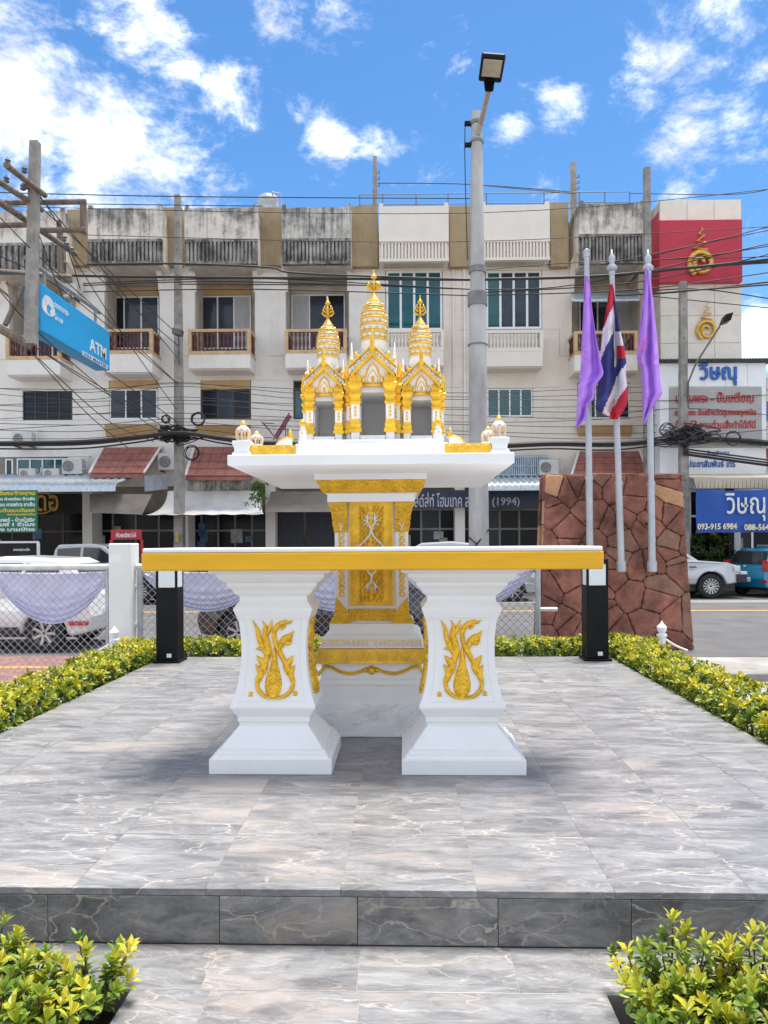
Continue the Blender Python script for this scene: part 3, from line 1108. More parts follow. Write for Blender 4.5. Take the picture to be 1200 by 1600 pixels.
def tower(cu, k, zbase, y_front, ctr):
    """a niche with columns, stepped gables and a ringed spire; k scales the middle tower"""
    X = P(cu, 690, YT).x - SX
    U = k / (F_PX / YT)                       # one photo pixel on the middle tower's front
    yf = y_front - SDC
    zo = zbase
    zin = vz(681)
    H = lambda y: zin + (681 - y) * U          # height of a middle-tower pixel row
    hw, dp = 19.5 * U, 0.36 * k
    body = MB()
    body.box(X - 33 * U, X - hw, yf + .03, yf + dp, zo, H(600))
    body.box(X + hw, X + 33 * U, yf + .03, yf + dp, zo, H(600))
    body.box(X - hw - .001, X + hw + .001, yf + dp - .03, yf + dp, zo, H(600))
    body.box(X - 34 * U, X + 34 * U, yf + .01, yf + dp + .005, H(612), H(598))
    body.box(X - hw, X + hw, yf - .03, yf + dp - .031, zo, zin)
    t = body.build('tower', white, shrine, bevel=0.002)
    # pediment wall
    MB().prism([(X - 30 * U, H(598)), (X + 30 * U, H(598)), (X + 30 * U, H(588)), (X, H(558)), (X - 30 * U, H(588))], yf - .012, yf + dp).build('pediment', white, t)
    o = MB()
    o.box(X - 18 * U, X + 18 * U, yf - .026, yf - .01, H(604.5), H(600))
    fnp = lambda u, v, h: (X + u, yf - .012 - h, v)
    o.box(X - 17 * U, X + 17 * U, yf - .02, yf - .01, H(600), H(598))
    for sg in (-1, 1):
        o.stroke([(sg * 16 * U, H(598), .7 * U), (sg * 15.5 * U, H(590), 1.6 * U), (sg * 10 * U, H(586), 1.6 * U), (sg * 7.5 * U, H(577), 1.6 * U), (0, H(568), .8 * U)], fnp, .012, 4)
        o.stroke([(sg * 20 * U, H(597), .8 * U), (sg * 22 * U, H(592), 1.6 * U), (sg * 19 * U, H(586), .8 * U)], fnp, .010, 4)
        o.stroke([(sg * 7 * U, H(598), .8 * U), (sg * 7.5 * U, H(590), 1 * U), (0, H(578), .7 * U)], fnp, .008, 4)
        o.stroke([(sg * 10 * U, H(597), .8 * U), (sg * 12 * U, H(592), 1.2 * U), (sg * 9.5 * U, H(589), .6 * U)], fnp, .008, 4)
    o.dome(0, H(592), 3 * U, 5.2 * U, fnp, .008)
    o.build('pediment_carving', gold, t, smooth=True)
    # gable barges: gold inner chevron, white patterned slope, gold outer edge
    def chev(apex, foot_u, foot_v, th, y0, y1, m, nm, bev=0.002):
        o = MB()
        for sg in (-1, 1):
            a = (X, H(apex))
            b = (X + sg * foot_u * U, H(foot_v))
            c = (X + sg * foot_u * U, H(foot_v + th))
            d = (X, H(apex + th * 1.15))
            o.prism([a, b, c, d], y0, y1)
        return o.build(nm, m, t, bevel=bev)
    chev(551, 34, 586, 6.5, yf - .045, yf + .02, gold, 'gold_barge')
    chev(541.5, 37, 577, 9, yf - .022, yf + .06, white, 'gable_slope')
    chev(537.5, 37, 572.5, 3.5, yf - .034, yf + .05, gold_pale, 'gold_edge')
    o = MB()
    for sg in (-1, 1):
        for i in range(7):
            q = (i + .7) / 7.4
            u, v = sg * 36 * U * q, H(546.5 + 35 * q)
            o.dome(u, v, 1.6 * U, 1.6 * U, lambda a, b, h: (X + a, yf - .022 - h, b), .006, 6)
    o.build('gable_studs', gold_pale, t, smooth=True)
    # main roof block carrying the spire
    MB().prism([(X - 33 * U, H(590)), (X + 33 * U, H(590)), (X + 12 * U, H(542)), (X - 12 * U, H(542))], yf + .05, yf + dp).build('roof_block', white, t)
    # gold leaf antefixes: ridge flame and eave horns
    o = MB()
    o.lathe([(2.2 * U, H(556)), (5 * U, H(549)), (5.5 * U, H(545)), (3.0 * U, H(541)), (4.0 * U, H(537)), (2.4 * U, H(530)), (1.0 * U, H(523)), (.2 * U, H(516))], 8, (X, yf - .035, 0))
    for sg in (-1, 1):
        for q, hh in ((22, 9), (30, 8)):
            xx = X + sg * q * U
            zz = H(540 + q * .95)
            o.tube([(xx - sg * 3 * U, yf - .02, zz), (xx + sg * 2 * U, yf - .03, zz + 3 * U), (xx + sg * 5 * U, yf - .03, zz + hh * .7 * U), (xx + sg * 2.5 * U, yf - .03, zz + hh * 1.15 * U)], [2.6 * U, 3.4 * U, 2.2 * U, .4 * U], 6)
    o.build('ridge_flame', gold, t, smooth=True)
    # columns
    for sg in (-1, 1):
        for side in (0, 1):
            cw_ = 6.6 * U
            xc = X + sg * (27.0 * U if side == 0 else 35.5 * U)
            yc = yf - .005 + (0 if side == 0 else .055)
            col = MB().box(xc - cw_, xc + cw_, yc - cw_, yc + cw_, zo + .001, H(600)).build('column', white, t, bevel=0.002)
            o = MB()
            o.lathe([(cw_ * 1.04, H(633)), (cw_ * 1.28, H(631)), (cw_ * 1.30, H(628)), (cw_ * 1.05, H(626)), (cw_ * 1.05, H(622)), (cw_ * 1.46, H(619)), (cw_ * 1.46, H(616)), (cw_ * 1.12, H(613)), (cw_ * 1.15, H(609)), (cw_ * 1.66, H(604)), (cw_ * 1.66, H(600)), (cw_ * 1.3, H(597)), (cw_ * 1.35, H(592)), (cw_ * 1.1, H(587))], 4, (xc, yc, 0), sq=4)
            # leaf tips rising from the capital, naga horn outwards
            for q in (-.6, 0, .6):
                o.tube([(xc + q * cw_, yc - cw_, H(598)), (xc + q * cw_ + sg * 1.2 * U, yc - cw_ * 1.3, H(588)), (xc + q * cw_ + sg * 2.6 * U, yc - cw_ * .9, H(579 + 3 * abs(q)))], [cw_ * .34, cw_ * .36, cw_ * .05], 5)
            if side == 1:
                o.tube([(xc, yc, H(598)), (xc + sg * 4 * U, yc, H(584)), (xc + sg * 7 * U, yc, H(572)), (xc + sg * 6 * U, yc, H(560))], [cw_ * .8, cw_ * .7, cw_ * .45, .002], 6)
                o.tube([(xc + sg * 3 * U, yc, H(600)), (xc + sg * 9 * U, yc, H(588)), (xc + sg * 10 * U, yc, H(577))], [cw_ * .5, cw_ * .4, .002], 6)
            o.build('capital', gold, col)
            o = MB()
            o.lathe([(cw_ * 1.5, H(676)), (cw_ * 1.45, H(671)), (cw_ * 1.15, H(668)), (cw_ * 1.3, H(664)), (cw_ * 1.05, H(659)), (cw_ * 1.03, H(655))], 4, (xc, yc, 0), sq=4)
            o.build('column_foot', gold, col, bevel=0.001)
            o = MB()
            for q in range(3):
                o.dome(xc, H(638 + q * 6), 2.6 * U, 2.9 * U, lambda a, b, h: (a, yc - cw_ - h, b), .005, 8)
            o.build('column_studs', gold_pale, col, smooth=True)
    # corner pinnacles
    for sg in (-1, 1):
        o = MB()
        o.lathe([(4.4 * U, H(596)), (4.8 * U, H(580)), (3.8 * U, H(574)), (3.9 * U, H(566)), (2.8 * U, H(556)), (1.6 * U, H(543)), (.3 * U, H(530))], 8, (X + sg * 34 * U, yf + .06, 0))
        o.build('pinnacle', white, t, smooth=True)
    # spire
    ys = yf + .20
    Ysp = y_front + .20
    Us = k / (F_PX / Ysp)
    zsp = vz(ctr['base'], Ysp)
    hh = vz(ctr['top'], Ysp) - zsp
    r0 = ctr['r'] / (F_PX / Ysp)

    def rr(q):
        return r0 * (1 - max(0, (q - .30) / .70) ** 2.3 * .98) * (.95 + .05 * min(1, q / .3))
    spire = MB().lathe([(r0 * 1.02, -.04)] + [(rr(i / 24), hh * i / 24) for i in range(25)], 24, (0, 0, 0)).build('spire', white, t, (X, ys, zsp), smooth=True)
    tiers = (0.02, .16, .31, .45, .58, .69)
    for i, q in enumerate(tiers):
        o = MB()
        r = rr(q) + .001
        n = 30
        hb = hh * .042 * (1 - .3 * q)
        rz = hh * q
        o.lathe([(r, rz - .0005), (r + .0045, rz + .001), (r + .0075, rz + hb * .5), (r + .0045, rz + hb), (rr(q + .06), rz + hb + .001)], n)
        o.lathe([(r - .001, rz + hb * 1.3), (r + .003, rz + hb * 1.45), (r + .003, rz + hb * 1.75), (rr(q + .1), rz + hb * 1.9)], n)
        m_ = 12
        for j in range(m_):
            a = 2 * math.pi * (j + .5 * (i % 2)) / m_ - math.pi / 2
            rA, rB = rr(q + .055) + .004, rr(q + .115) + .003
            t1 = Vector((-math.sin(a), math.cos(a), 0))
            c1 = Vector((math.cos(a) * rA, math.sin(a) * rA, rz + hb * 1.7))
            c2 = Vector((math.cos(a) * rB, math.sin(a) * rB, rz + hh * .128 * (1 - .25 * q)))
            hw_ = 2 * math.pi * r / m_ * .30
            nrm = Vector((math.cos(a), math.sin(a), .1)) * .006
            o.add([c1 - t1 * hw_, c1 + t1 * hw_, c2, (c1 * .55 + c2 * .45) + nrm], [(0, 1, 3), (1, 2, 3), (2, 0, 3), (0, 2, 1)])
        o.build('spire_ring', gold_pale, spire, smooth=False)
    # lotus cap and branching finial
    o = MB()
    o.lathe([(rr(.80) + .002, hh * .80), (rr(.84) + .004, hh * .83), (rr(.9) + .003, hh * .9), (.012 * k, hh * .985), (.004, hh * 1.03)], 16)
    o.build('spire_cap', gold_pale, spire, smooth=True)
    hf = vz(ctr['tip'], Ysp) - vz(ctr['top'], Ysp)
    o = MB()
    o.tube([(0, 0, hh * .98), (0, 0, hh + hf * .72)], [.007 * k, .0055 * k], 8)
    if ctr['wide']:
        br = [(.16, .34, .34), (.20, .48, .26), (.26, .50, .17)]
    else:
        br = [(.12, .36, .26), (.28, .50, .22), (.40, .60, .16)]
    for q0, q1, wdt in br:
        for dx, dy in ((1, 0), (-1, 0), (0, 1), (0, -1)):
            e = hf * wdt * (1.0 if dx else .7)
            o.tube([(0, 0, hh + hf * q0), (dx * e * .6, dy * e * .6, hh + hf * (q0 + .03)), (dx * e, dy * e, hh + hf * (q0 + q1) / 2 + hf * .02), (dx * e * .82, dy * e * .82, hh + hf * q1)], [.006 * k, .007 * k, .006 * k, .0015], 6)
    o.lathe([(.004, hh + hf * .58), (.013 * k, hh + hf * .62), (.018 * k, hh + hf * .68), (.015 * k, hh + hf * .75), (.006 * k, hh + hf * .80), (.003, hh + hf * .9), (.0008, hh + hf)], 12)
    o.build('finial', gold, spire, smooth=True)
    return t


tower(583, 1.0, ZB0, YT, dict(base=536, top=458, tip=421, r=20.5, wide=True))
tower(506.5, .84, ZB0, YT + .03, dict(base=561, top=497, tip=462, r=16.8, wide=False))
tower(659, .84, ZB0, YT + .03, dict(base=561, top=497, tip=462, r=16.8, wide=False))

# on the platform: corner lanterns, gold rails, curved naga walls, posts
peach = mat('peach_paint', (0.78, 0.58, 0.36), 0.5, var=0.06)


def lantern(u, vb, vt, Y, half, ped_v, big):
    X = P(u, vb, Y).x - SX
    z0, z1 = vz(vb, Y), vz(vt, Y)
    s = half / (F_PX / Y)
    yl = Y - SDC
    if ped_v:
        p = MB().sqloft([(s * 1.35, PZ1 + .0005), (s * 1.35, PZ1 + (z0 - PZ1) * .18), (s * 1.05, PZ1 + (z0 - PZ1) * .32), (s * 1.1, PZ1 + (z0 - PZ1) * .55), (s * 1.35, PZ1 + (z0 - PZ1) * .8), (s * 1.3, z0)], (X, yl, 0)).build('lantern_pedestal', white, shrine, bevel=0.003)
    else:
        p = MB().sqloft([(s * 1.1, PZ1 + .0005), (s * 1.1, z0)], (X, yl, 0)).build('lantern_pedestal', white, shrine, bevel=0.003)
    h = z1 - z0
    o = MB()
    for j in range(6):
        a = math.pi / 3 * j + math.pi / 6
        c, q = math.cos(a), math.sin(a)
        o.tube([(X + c * s * .75, yl + q * s * .75, z0), (X + c * s * .95, yl + q * s * .95, z0 + h * .22), (X + c * s * 1.0, yl + q * s, z0 + h * .42), (X + c * s * .8, yl + q * s * .8, z0 + h * .55)], [s * .16, s * .15, s * .17, s * .3], 6)
    o.build('lantern_frame', peach, p)
    o = MB()
    o.lathe([(s * 1.0, z0 + h * .50), (s * .98, z0 + h * .56), (s * .7, z0 + h * .66), (s * .45, z0 + h * .72), (s * .42, z0 + h * .76)], 12, (X, yl, 0))
    o.lathe([(s * .8, z0 - .001), (s * .8, z0 + h * .06), (s * .4, z0 + h * .08)], 12, (X, yl, 0))
    o.build('lantern_roof', white, p, smooth=False)
    o = MB()
    o.lathe([(s * .42, z0 + h * .76), (s * .5, z0 + h * .80), (s * .32, z0 + h * .86), (s * .28, z0 + h * .92), (s * .05, z1)], 10, (X, yl, 0))
    o.build('lantern_tip', gold_pale, p, smooth=True)


lantern(380, 688, 654, 3.60, 11.0, True, True)
lantern(779.5, 686, 650, 3.60, 11.0, True, True)
lantern(401, 694, 671, 3.80, 10.0, False, False)
lantern(762.5, 693, 667, 3.80, 10.0, False, False)
for u0, u1, sg in ((390, 462, -1), (695, 767, 1)):
    x0, x1 = P(u0, 700, 3.58).x - SX, P(u1, 700, 3.58).x - SX
    z0, z1 = PZ1 + .0005, vz(693.5, 3.57)
    rail = MB().box(x0, x1, 3.575 - SDC, 3.605 - SDC, z0, z1).build('gold_rail', gold, shrine, bevel=0.002)
    o = MB()
    n = 5
    zc, rr_ = (z0 + z1) / 2, (z1 - z0) * .34
    for i in range(n):
        xc = x0 + (x1 - x0) * (i + .5) / n
        pts = [(xc + rr_ * 1.25 * math.cos(a * math.pi / 4), zc + rr_ * math.sin(a * math.pi / 4), .0022) for a in range(9)]
        o.stroke(pts, lambda a, b, h: (a, 3.575 - SDC - h, b), .005, 3)
        o.stroke([(xc - (x1 - x0) / n * .5, zc - rr_, .0016), (xc, zc, .003), (xc + (x1 - x0) / n * .5, zc + rr_, .0016)], lambda a, b, h: (a, 3.575 - SDC - h, b), .005, 3)
    o.build('rail_carving', gold_pale, rail, smooth=True)
    # curved wall running back to the temple base
    xa = bw0 if sg < 0 else bw1
    o = MB()
    pts = [(xa, PZ1 + .001)] + [(xa + sg * .085 * math.sin(R(a)), PZ1 + .03 + .075 * math.cos(R(a))) for a in range(0, 91, 15)] + [(xa + sg * .10, PZ1 + .02), (xa + sg * .16, PZ1 + .012), (xa + sg * .16, PZ1 + .001)]
    o.prism(pts, 3.70 - SDC, 3.76 - SDC)
    w = o.build('curved_wall', white, shrine)
    o = MB()
    o.tube([(p[0], 3.73 - SDC, p[1] + .003) for p in pts[1:-1]], .011, 6)
    o.tube([(xa - sg * .005, 3.73 - SDC, PZ1 + .1), (xa + sg * .008, 3.73 - SDC, PZ1 + .135), (xa + sg * .004, 3.73 - SDC, PZ1 + .155)], [.011, .009, .001], 6)
    o.build('curved_wall_edge', gold, w, smooth=True)
    xb = xa + sg * .19
    MB().lathe([(.008, PZ1 + .001), (.009, PZ1 + .02), (.006, PZ1 + .026), (.007, PZ1 + .034), (.001, PZ1 + .045)], 8, (xb, 3.73 - SDC, 0)).build('small_knob', gold_pale, shrine, smooth=True)
for u in (473, 685):
    Y = 3.80
    X = P(u, 690, Y).x - SX
    p = MB().lathe([(.026, PZ1 + .0008), (.026, PZ1 + .05), (.020, PZ1 + .056), (.024, PZ1 + .10), (.017, PZ1 + .125), (.020, PZ1 + .15), (.013, PZ1 + .163), (.011, PZ1 + .178)], 12, (X, Y - SDC, 0)).build('corner_post', white, shrine, smooth=False)
    MB().lathe([(.009, PZ1 + .176), (.018, PZ1 + .184), (.020, PZ1 + .194), (.014, PZ1 + .206), (.002, PZ1 + .216)], 12, (X, Y - SDC, 0)).dome(X, PZ1 + .14, .006, .006, lambda a, b, h: (a, Y - SDC - .018 - h, b), .006, 6).build('post_ball', gold, p, smooth=True)
for u in (540.5, 620):
    Y = 3.84
    X = P(u, 703, Y).x - SX
    MB().lathe([(.009, PZ1 + .0005), (.011, PZ1 + .012), (.002, PZ1 + .022)], 8, (X, Y - SDC, 0)).build('small_knob', gold_pale, shrine, smooth=True)

# ------------------------------------------------------------------ black lamp bollards on the slab


def bollard(u, vb, label):
    Y = PZ(u, vb, 0).y + .10
    X = P(u, vb, Y).x
    b = thing('lamp_bollard', label, 'lamp', (X, Y, 0.0), group='lamp bollards on the slab')
    w = .096
    MB().box(-w - .024, w + .024, -w - .024, w + .024, .0005, .022).build('base_plate', black_metal, b, bevel=0.004)
    MB().box(-w, w, -w, w, .0225, .665).build('column', black_metal, b, bevel=0.006)
    fr = MB()
    for sx in (-1, 1):
        for sy in (-1, 1):
            fr.box(sx * (w - .009) - .009, sx * (w - .009) + .009, sy * (w - .009) - .009, sy * (w - .009) + .009, .6655, .86)
    fr.box(-w, w, -w, w, .8605, .90)
    fr.build('lamp_head', black_metal, b, bevel=0.003)
    for sx, sy in ((1, 0), (-1, 0), (0, 1), (0, -1)):
        if sx:
            MB().box(sx * (w - .008) - .003, sx * (w - .008) + .003, -w + .022, w - .022, .668, .855).build('lamp_pane', lamp_glass, b, bevel=0.002)
        else:
            MB().box(-w + .022, w - .022, sy * (w - .008) - .003, sy * (w - .008) + .003, .668, .855).build('lamp_pane', lamp_glass, b, bevel=0.002)
    MB().box(.00, .042, -w - .002, -w + .001, .048, .082).build('sticker', white, b)


bollard(266, 1036, 'black square lamp bollard on the slab, near the white concrete fence post')
bollard(930, 1033, 'black square lamp bollard on the slab, in front of the red stone wall')


# ------------------------------------------------------------------ clipped hedges and bushes
def leaf_verts(base, d, up, L, W, curl=.25):
    side = d.cross(up)
    if side.length < 1e-4:
        side = Vector((1, 0, 0))
    side.normalize()
    n = side.cross(d).normalized()
    c = lambda t, s, e: base + d * (L * t) + side * (W * s) + n * (L * e)
    return [c(0, 0, 0), c(.42, -.42, .03), c(.42, 0, -.02), c(.42, .42, .03), c(.75, -.5, -.02), c(.75, 0, -.07), c(.75, .5, -.02), c(1, 0, -curl * .8)], \
        [(0, 2, 1), (0, 3, 2), (1, 2, 5, 4), (2, 3, 6, 5), (4, 5, 7), (5, 6, 7)]


def rosette(V, Fc, T, base, axis, n, L, W, rnd, tint, spread=(.5, 1.25)):
    axis = axis.normalized()
    a0 = rnd.uniform(0, 6.28)
    e1 = axis.orthogonal().normalized()
    e2 = axis.cross(e1)
    for i in range(n):
        a = a0 + i * 2.399
        q = i / max(1, n - 1)
        tilt = spread[0] * (1 - q) * 0 + spread[1] - (spread[1] - spread[0]) * q + rnd.uniform(-.15, .15)
        d = axis * math.cos(tilt) + (e1 * math.cos(a) + e2 * math.sin(a)) * math.sin(tilt)
        vs, fs = leaf_verts(base + axis * (.012 * q), d, axis, L * rnd.uniform(.6, 1.15), W * rnd.uniform(.7, 1.15), rnd.uniform(.1, .35))
        o = len(V)
        V += [tuple(p) for p in vs]
        Fc += [tuple(j + o for j in f) for f in fs]
        tt = min(1, max(0, tint + q * .3 + rnd.uniform(-.15, .15)))
        T += [tt] * len(vs)


def foliage(name, V, Fc, T, m, parent, kind=None):
    me = bpy.data.meshes.new(name)
    me.from_pydata(V, [], Fc)
    at = me.attributes.new('tint', 'FLOAT', 'POINT')
    at.data.foreach_set('value', T)
    me.materials.append(m)
    o = link(name, me, parent)
    if kind:
        o['kind'] = kind
    return o


def wob(x, y):
    return math.sin(x * 7.1 + y * 3.3) * .5 + math.sin(x * 3.1 - y * 8.7 + 1.3) * .5


def hedge(label, x0, x1, y0, y1, ztop, faces, seed, dens=440):
    """faces: which sides carry leaves besides the top: 'x0' 'x1' 'y0' 'y1'"""
    rnd = random.Random(seed)
    h = thing('hedge', label, 'hedge', ((x0 + x1) / 2, (y0 + y1) / 2, GZ), group='clipped hedges round the slab')
    off = Vector(h.location)
    V, Fc, T = [], [], []
    zl = -.14

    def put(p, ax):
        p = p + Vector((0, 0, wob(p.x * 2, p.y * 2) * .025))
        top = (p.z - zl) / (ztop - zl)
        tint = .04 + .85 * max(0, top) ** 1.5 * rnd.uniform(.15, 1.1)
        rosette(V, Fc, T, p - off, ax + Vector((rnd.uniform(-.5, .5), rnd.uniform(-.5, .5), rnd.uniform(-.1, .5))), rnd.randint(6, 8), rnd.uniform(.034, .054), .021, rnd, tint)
    n = int((x1 - x0) * (y1 - y0) * dens)
    for _ in range(n):
        put(Vector((rnd.uniform(x0, x1), rnd.uniform(y0, y1), ztop - abs(rnd.gauss(0, .03)))), Vector((0, 0, 1)))
    for fc in faces:
        ln = (y1 - y0) if fc[0] == 'x' else (x1 - x0)
        for _ in range(int(ln * (ztop - zl) * dens * 1.1)):
            z = rnd.uniform(zl, ztop)
            d = abs(rnd.gauss(0, .03))
            if fc == 'x0':
                put(Vector((x0 + d, rnd.uniform(y0, y1), z)), Vector((-1, 0, .5)))
            elif fc == 'x1':
                put(Vector((x1 - d, rnd.uniform(y0, y1), z)), Vector((1, 0, .5)))
            elif fc == 'y0':
                put(Vector((rnd.uniform(x0, x1), y0 + d, z)), Vector((0, -1, .5)))
            else:
                put(Vector((rnd.uniform(x0, x1), y1 - d, z)), Vector((0, 1, .5)))
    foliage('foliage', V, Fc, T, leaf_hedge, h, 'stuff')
    o = MB()
    for _ in range(int((x1 - x0) * (y1 - y0) * 22) + 6):
        x, y = rnd.uniform(x0 + .05, x1 - .05), rnd.uniform(y0 + .05, y1 - .05)
        o.tube([(x - off.x, y - off.y, 0), (x - off.x + rnd.uniform(-.03, .03), y - off.y, -GZ - .2), (x - off.x + rnd.uniform(-.06, .06), y - off.y + rnd.uniform(-.06, .06), -GZ + ztop - .04)], [.012, .009, .004], 5)
    o.build('stems', twig, h, kind='stuff')
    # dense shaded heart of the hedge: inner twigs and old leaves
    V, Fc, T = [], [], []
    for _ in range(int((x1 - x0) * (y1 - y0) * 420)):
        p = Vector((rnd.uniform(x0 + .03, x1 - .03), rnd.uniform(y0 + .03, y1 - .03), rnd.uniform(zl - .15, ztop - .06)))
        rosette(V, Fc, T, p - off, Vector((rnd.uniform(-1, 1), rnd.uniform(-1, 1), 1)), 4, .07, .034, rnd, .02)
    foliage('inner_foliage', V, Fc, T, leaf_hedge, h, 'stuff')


HW = .46
hedge('low yellow-green hedge along the left edge of the slab', XL - HW, XL - .02, 2.7, YB + .02, .10, ('x0', 'x1', 'y0'), 11)
hedge('low yellow-green hedge along the right edge of the slab', XR + .02, XR + HW, 2.7, YB + .02, .10, ('x0', 'x1', 'y0'), 12)
hedge('low yellow-green hedge along the back edge of the slab', XL - HW, XR + HW, YB + .03, YB + .42, .115, ('y0', 'y1'), 13)

LEAF_ME = []
for i in range(8):
    vs, fs = leaf_verts(Vector((0, 0, 0)), Vector((0, 0, 1)), Vector((0, 1, 0)), 0.039, .0145, .12 + .05 * (i % 4))
    me = bpy.data.meshes.new('leaf')
    me.from_pydata(vs, [], fs)
    at = me.attributes.new('tint', 'FLOAT', 'POINT')
    at.data.foreach_set('value', [(.35, .5, .6, .7, .8, .88, .95, 1.0)[i]] * len(vs))
    me.materials.append(leaf_bush)
    LEAF_ME.append(me)


def bush(x, y, h, nst, label, seed, spread=.10, single=16):
    rnd = random.Random(seed)
    b = thing('bush', label, 'bush', (x, y, ZS - .075), group='yellow-green bushes in the planting beds')
    st = MB()
    V, Fc, T = [], [], []
    left = single
    for s in range(nst):
        a = rnd.uniform(0, 6.28)
        r = spread * math.sqrt(rnd.random()) * 1.2
        hh = h * rnd.uniform(.5, 1.1)
        tip = Vector((math.cos(a) * r, math.sin(a) * r, hh))
        mid = Vector((tip.x * .45 + rnd.uniform(-.015, .015), tip.y * .45, hh * .5))
        st.tube([(tip.x * .08, tip.y * .08, 0), mid, tip], [.0045, .0035, .002], 5)
        ax = (tip - mid).normalized() + Vector((0, 0, .4))
        tint = rnd.choice((.12, .25, .38, .5, .65, .85))
        if left > 0 and s < 4:
            n = 9
            ax.normalize()
            e1 = ax.orthogonal().normalized()
            e2 = ax.cross(e1)
            for i in range(n):
                if left <= 0:
                    break
                q = i / (n - 1)
                an = i * 2.399
                tl = 1.25 - .95 * q
                d = ax * math.cos(tl) + (e1 * math.cos(an) + e2 * math.sin(an)) * math.sin(tl)
                ob = bpy.data.objects.new('leaf', LEAF_ME[min(7, max(0, int((tint * .6 + q * .4) * 8 + rnd.uniform(-1, 1))))])
                COL.objects.link(ob)
                ob.parent = b
                ob.location = tip + ax * (.01 * q)
                # local z along the leaf, local y towards the stem axis
                yv = (ax - d * ax.dot(d))
                if yv.length < .01:
                    yv = d.orthogonal()
                yv.normalize()
                xv = yv.cross(d)
                ob.rotation_euler = Matrix((xv, yv, d)).transposed().to_euler()
                sc_ = rnd.uniform(.8, 1.1)
                ob.scale = (sc_, sc_, sc_)
                left -= 1
        else:
            rosette(V, Fc, T, tip, ax, rnd.randint(8, 11), 0.039, .0145, rnd, tint, (.25, 1.3))
        # leaves down the stem
        for k in range(rnd.randint(2, 4)):
            q = rnd.uniform(.5, .92)
            p = mid.lerp(tip, (q - .5) / .5)
            rosette(V, Fc, T, p, ax + Vector((rnd.uniform(-.5, .5), rnd.uniform(-.5, .5), 0)), 4, .036, .0135, rnd, tint * .5, (1.0, 1.4))
    st.build('stem', twig, b)
    foliage('foliage', V, Fc, T, leaf_bush, b, 'stuff')


LSPOT = [(-.80, 1.93, .27, 'nearest the inner corner of the left bed'), (-.86, 1.78, .27, 'in the left bed, at its path edge'), (-.98, 1.92, .29, 'in the left bed, second from its inner corner'), (-1.08, 1.80, .31, 'in the left bed, at the frame edge'),
         (-1.12, 1.95, .27, 'in the left bed, against the marble riser'), (-.96, 1.72, .29, 'at the bottom of the left bed, amid yellow tips'), (-.84, 1.64, .25, 'lowest in the left bed beside the path'), (-1.05, 1.63, .27, 'in the bottom left corner of the picture')]
RSPOT = [(.60, 1.92, .27, 'nearest the inner corner of the right bed'), (.68, 1.95, .31, 'in the right bed, tall with a dark upright tip'), (.64, 1.76, .24, 'in the right bed, at its path edge'), (.78, 1.84, .28, 'in the middle of the right bed'),
         (.88, 1.93, .32, 'in the right bed, against the marble riser'), (.98, 1.86, .33, 'in the right bed, tallest at the frame edge'), (.86, 1.72, .27, 'low in the right bed, bright yellow'), (.70, 1.64, .24, 'lowest in the right bed beside the path'), (.95, 1.68, .27, 'in the bottom right corner of the picture')]
for i, (x, y, h, w) in enumerate(LSPOT + RSPOT):
    x += -.05 if x < 0 else .035
    bush(x, y, h * .70, 26, 'yellow-green leafy bush ' + w, 50 + i)

# ------------------------------------------------------------------ the shophouse row: facade frame
FROT = 0.0177
FM = Matrix.Translation((0, 27.0, 0)) @ Matrix.Rotation(FROT, 4, 'Z')
FMI = FM.inverted()
ZW = GZ + .135


def FP(u, v, yl):
    o = FMI @ Vector((0, 0, CAMZ))
    d = FMI.to_3x3() @ px_dir(u, v)
    t = (yl - o.y) / d.y
    q = o + d * t
    return q.x, q.z


plaster_white = stained('plaster_white', (0.85, 0.81, 0.75), (0.42, 0.38, 0.33), 0.35, 3.0, 0.50, 0.75)
plaster_cream = stained('plaster_cream', (0.83, 0.75, 0.65), (0.46, 0.40, 0.33), 0.35, 3.0, 0.50, 0.75)
parapet_old = stained('parapet_old', (0.78, 0.71, 0.62), (0.07, 0.065, 0.06), 0.85, 7.0, 0.46, 0.62, top=13.1, drop=1.5)
parapet_black = stained('parapet_black', (0.70, 0.65, 0.58), (0.05, 0.05, 0.048), 0.85, 8.0, 0.44, 0.60, top=13.6, drop=3.0)
rail_black = stained('rail_black', (0.62, 0.58, 0.53), (0.035, 0.034, 0.033), 0.92, 14.0, 0.34, 0.56)
cream_clean = stained('cream_clean', (0.84, 0.77, 0.68), (0.42, 0.37, 0.30), 0.25, 4.0, 0.55, 0.8)
tan = stained('tan_plaster', (0.42, 0.32, 0.19), (0.14, 0.11, 0.075), 0.5, 6.0, 0.48, 0.66)
tan_trim = stained('tan_trim', (0.60, 0.40, 0.19), (0.25, 0.18, 0.10), 0.4, 6.0, 0.5, 0.7)
dull_plaster = mat('inner_plaster', (0.60, 0.54, 0.46), 0.9, var=0.12, scale=2)  # duller plaster for recesses, balcony floors and house bodies
brown_rail = mat('brown_balusters', (0.13, 0.035, 0.03), 0.6, var=0.2, scale=10)
beam_rail = mat('balcony_beam', (0.60, 0.40, 0.22), 0.7, var=0.12, scale=5)
alu = mat('window_frame', (0.78, 0.79, 0.80), 0.45, 0.2, 0.06, 6)
shop_frame = mat('shop_frame', (0.17, 0.17, 0.175), 0.5, 0.2, 0.15, 3)
dark_frame = mat('dark_frame', (0.09, 0.05, 0.04), 0.6, var=0.2)
pane_dark = glass('pane_dark', (0.014, 0.019, 0.027), .1, .3)
pane_shop = glass('pane_shop', (0.010, 0.010, 0.011), .15, .12)
pane_shop2 = glass('pane_shop_pale', (0.035, 0.042, 0.046), .15, .12)  # slightly paler shop glass, swapped in for the grey panes
pane_grey = glass('pane_grey', (0.040, 0.056, 0.074), 0.1, .35)
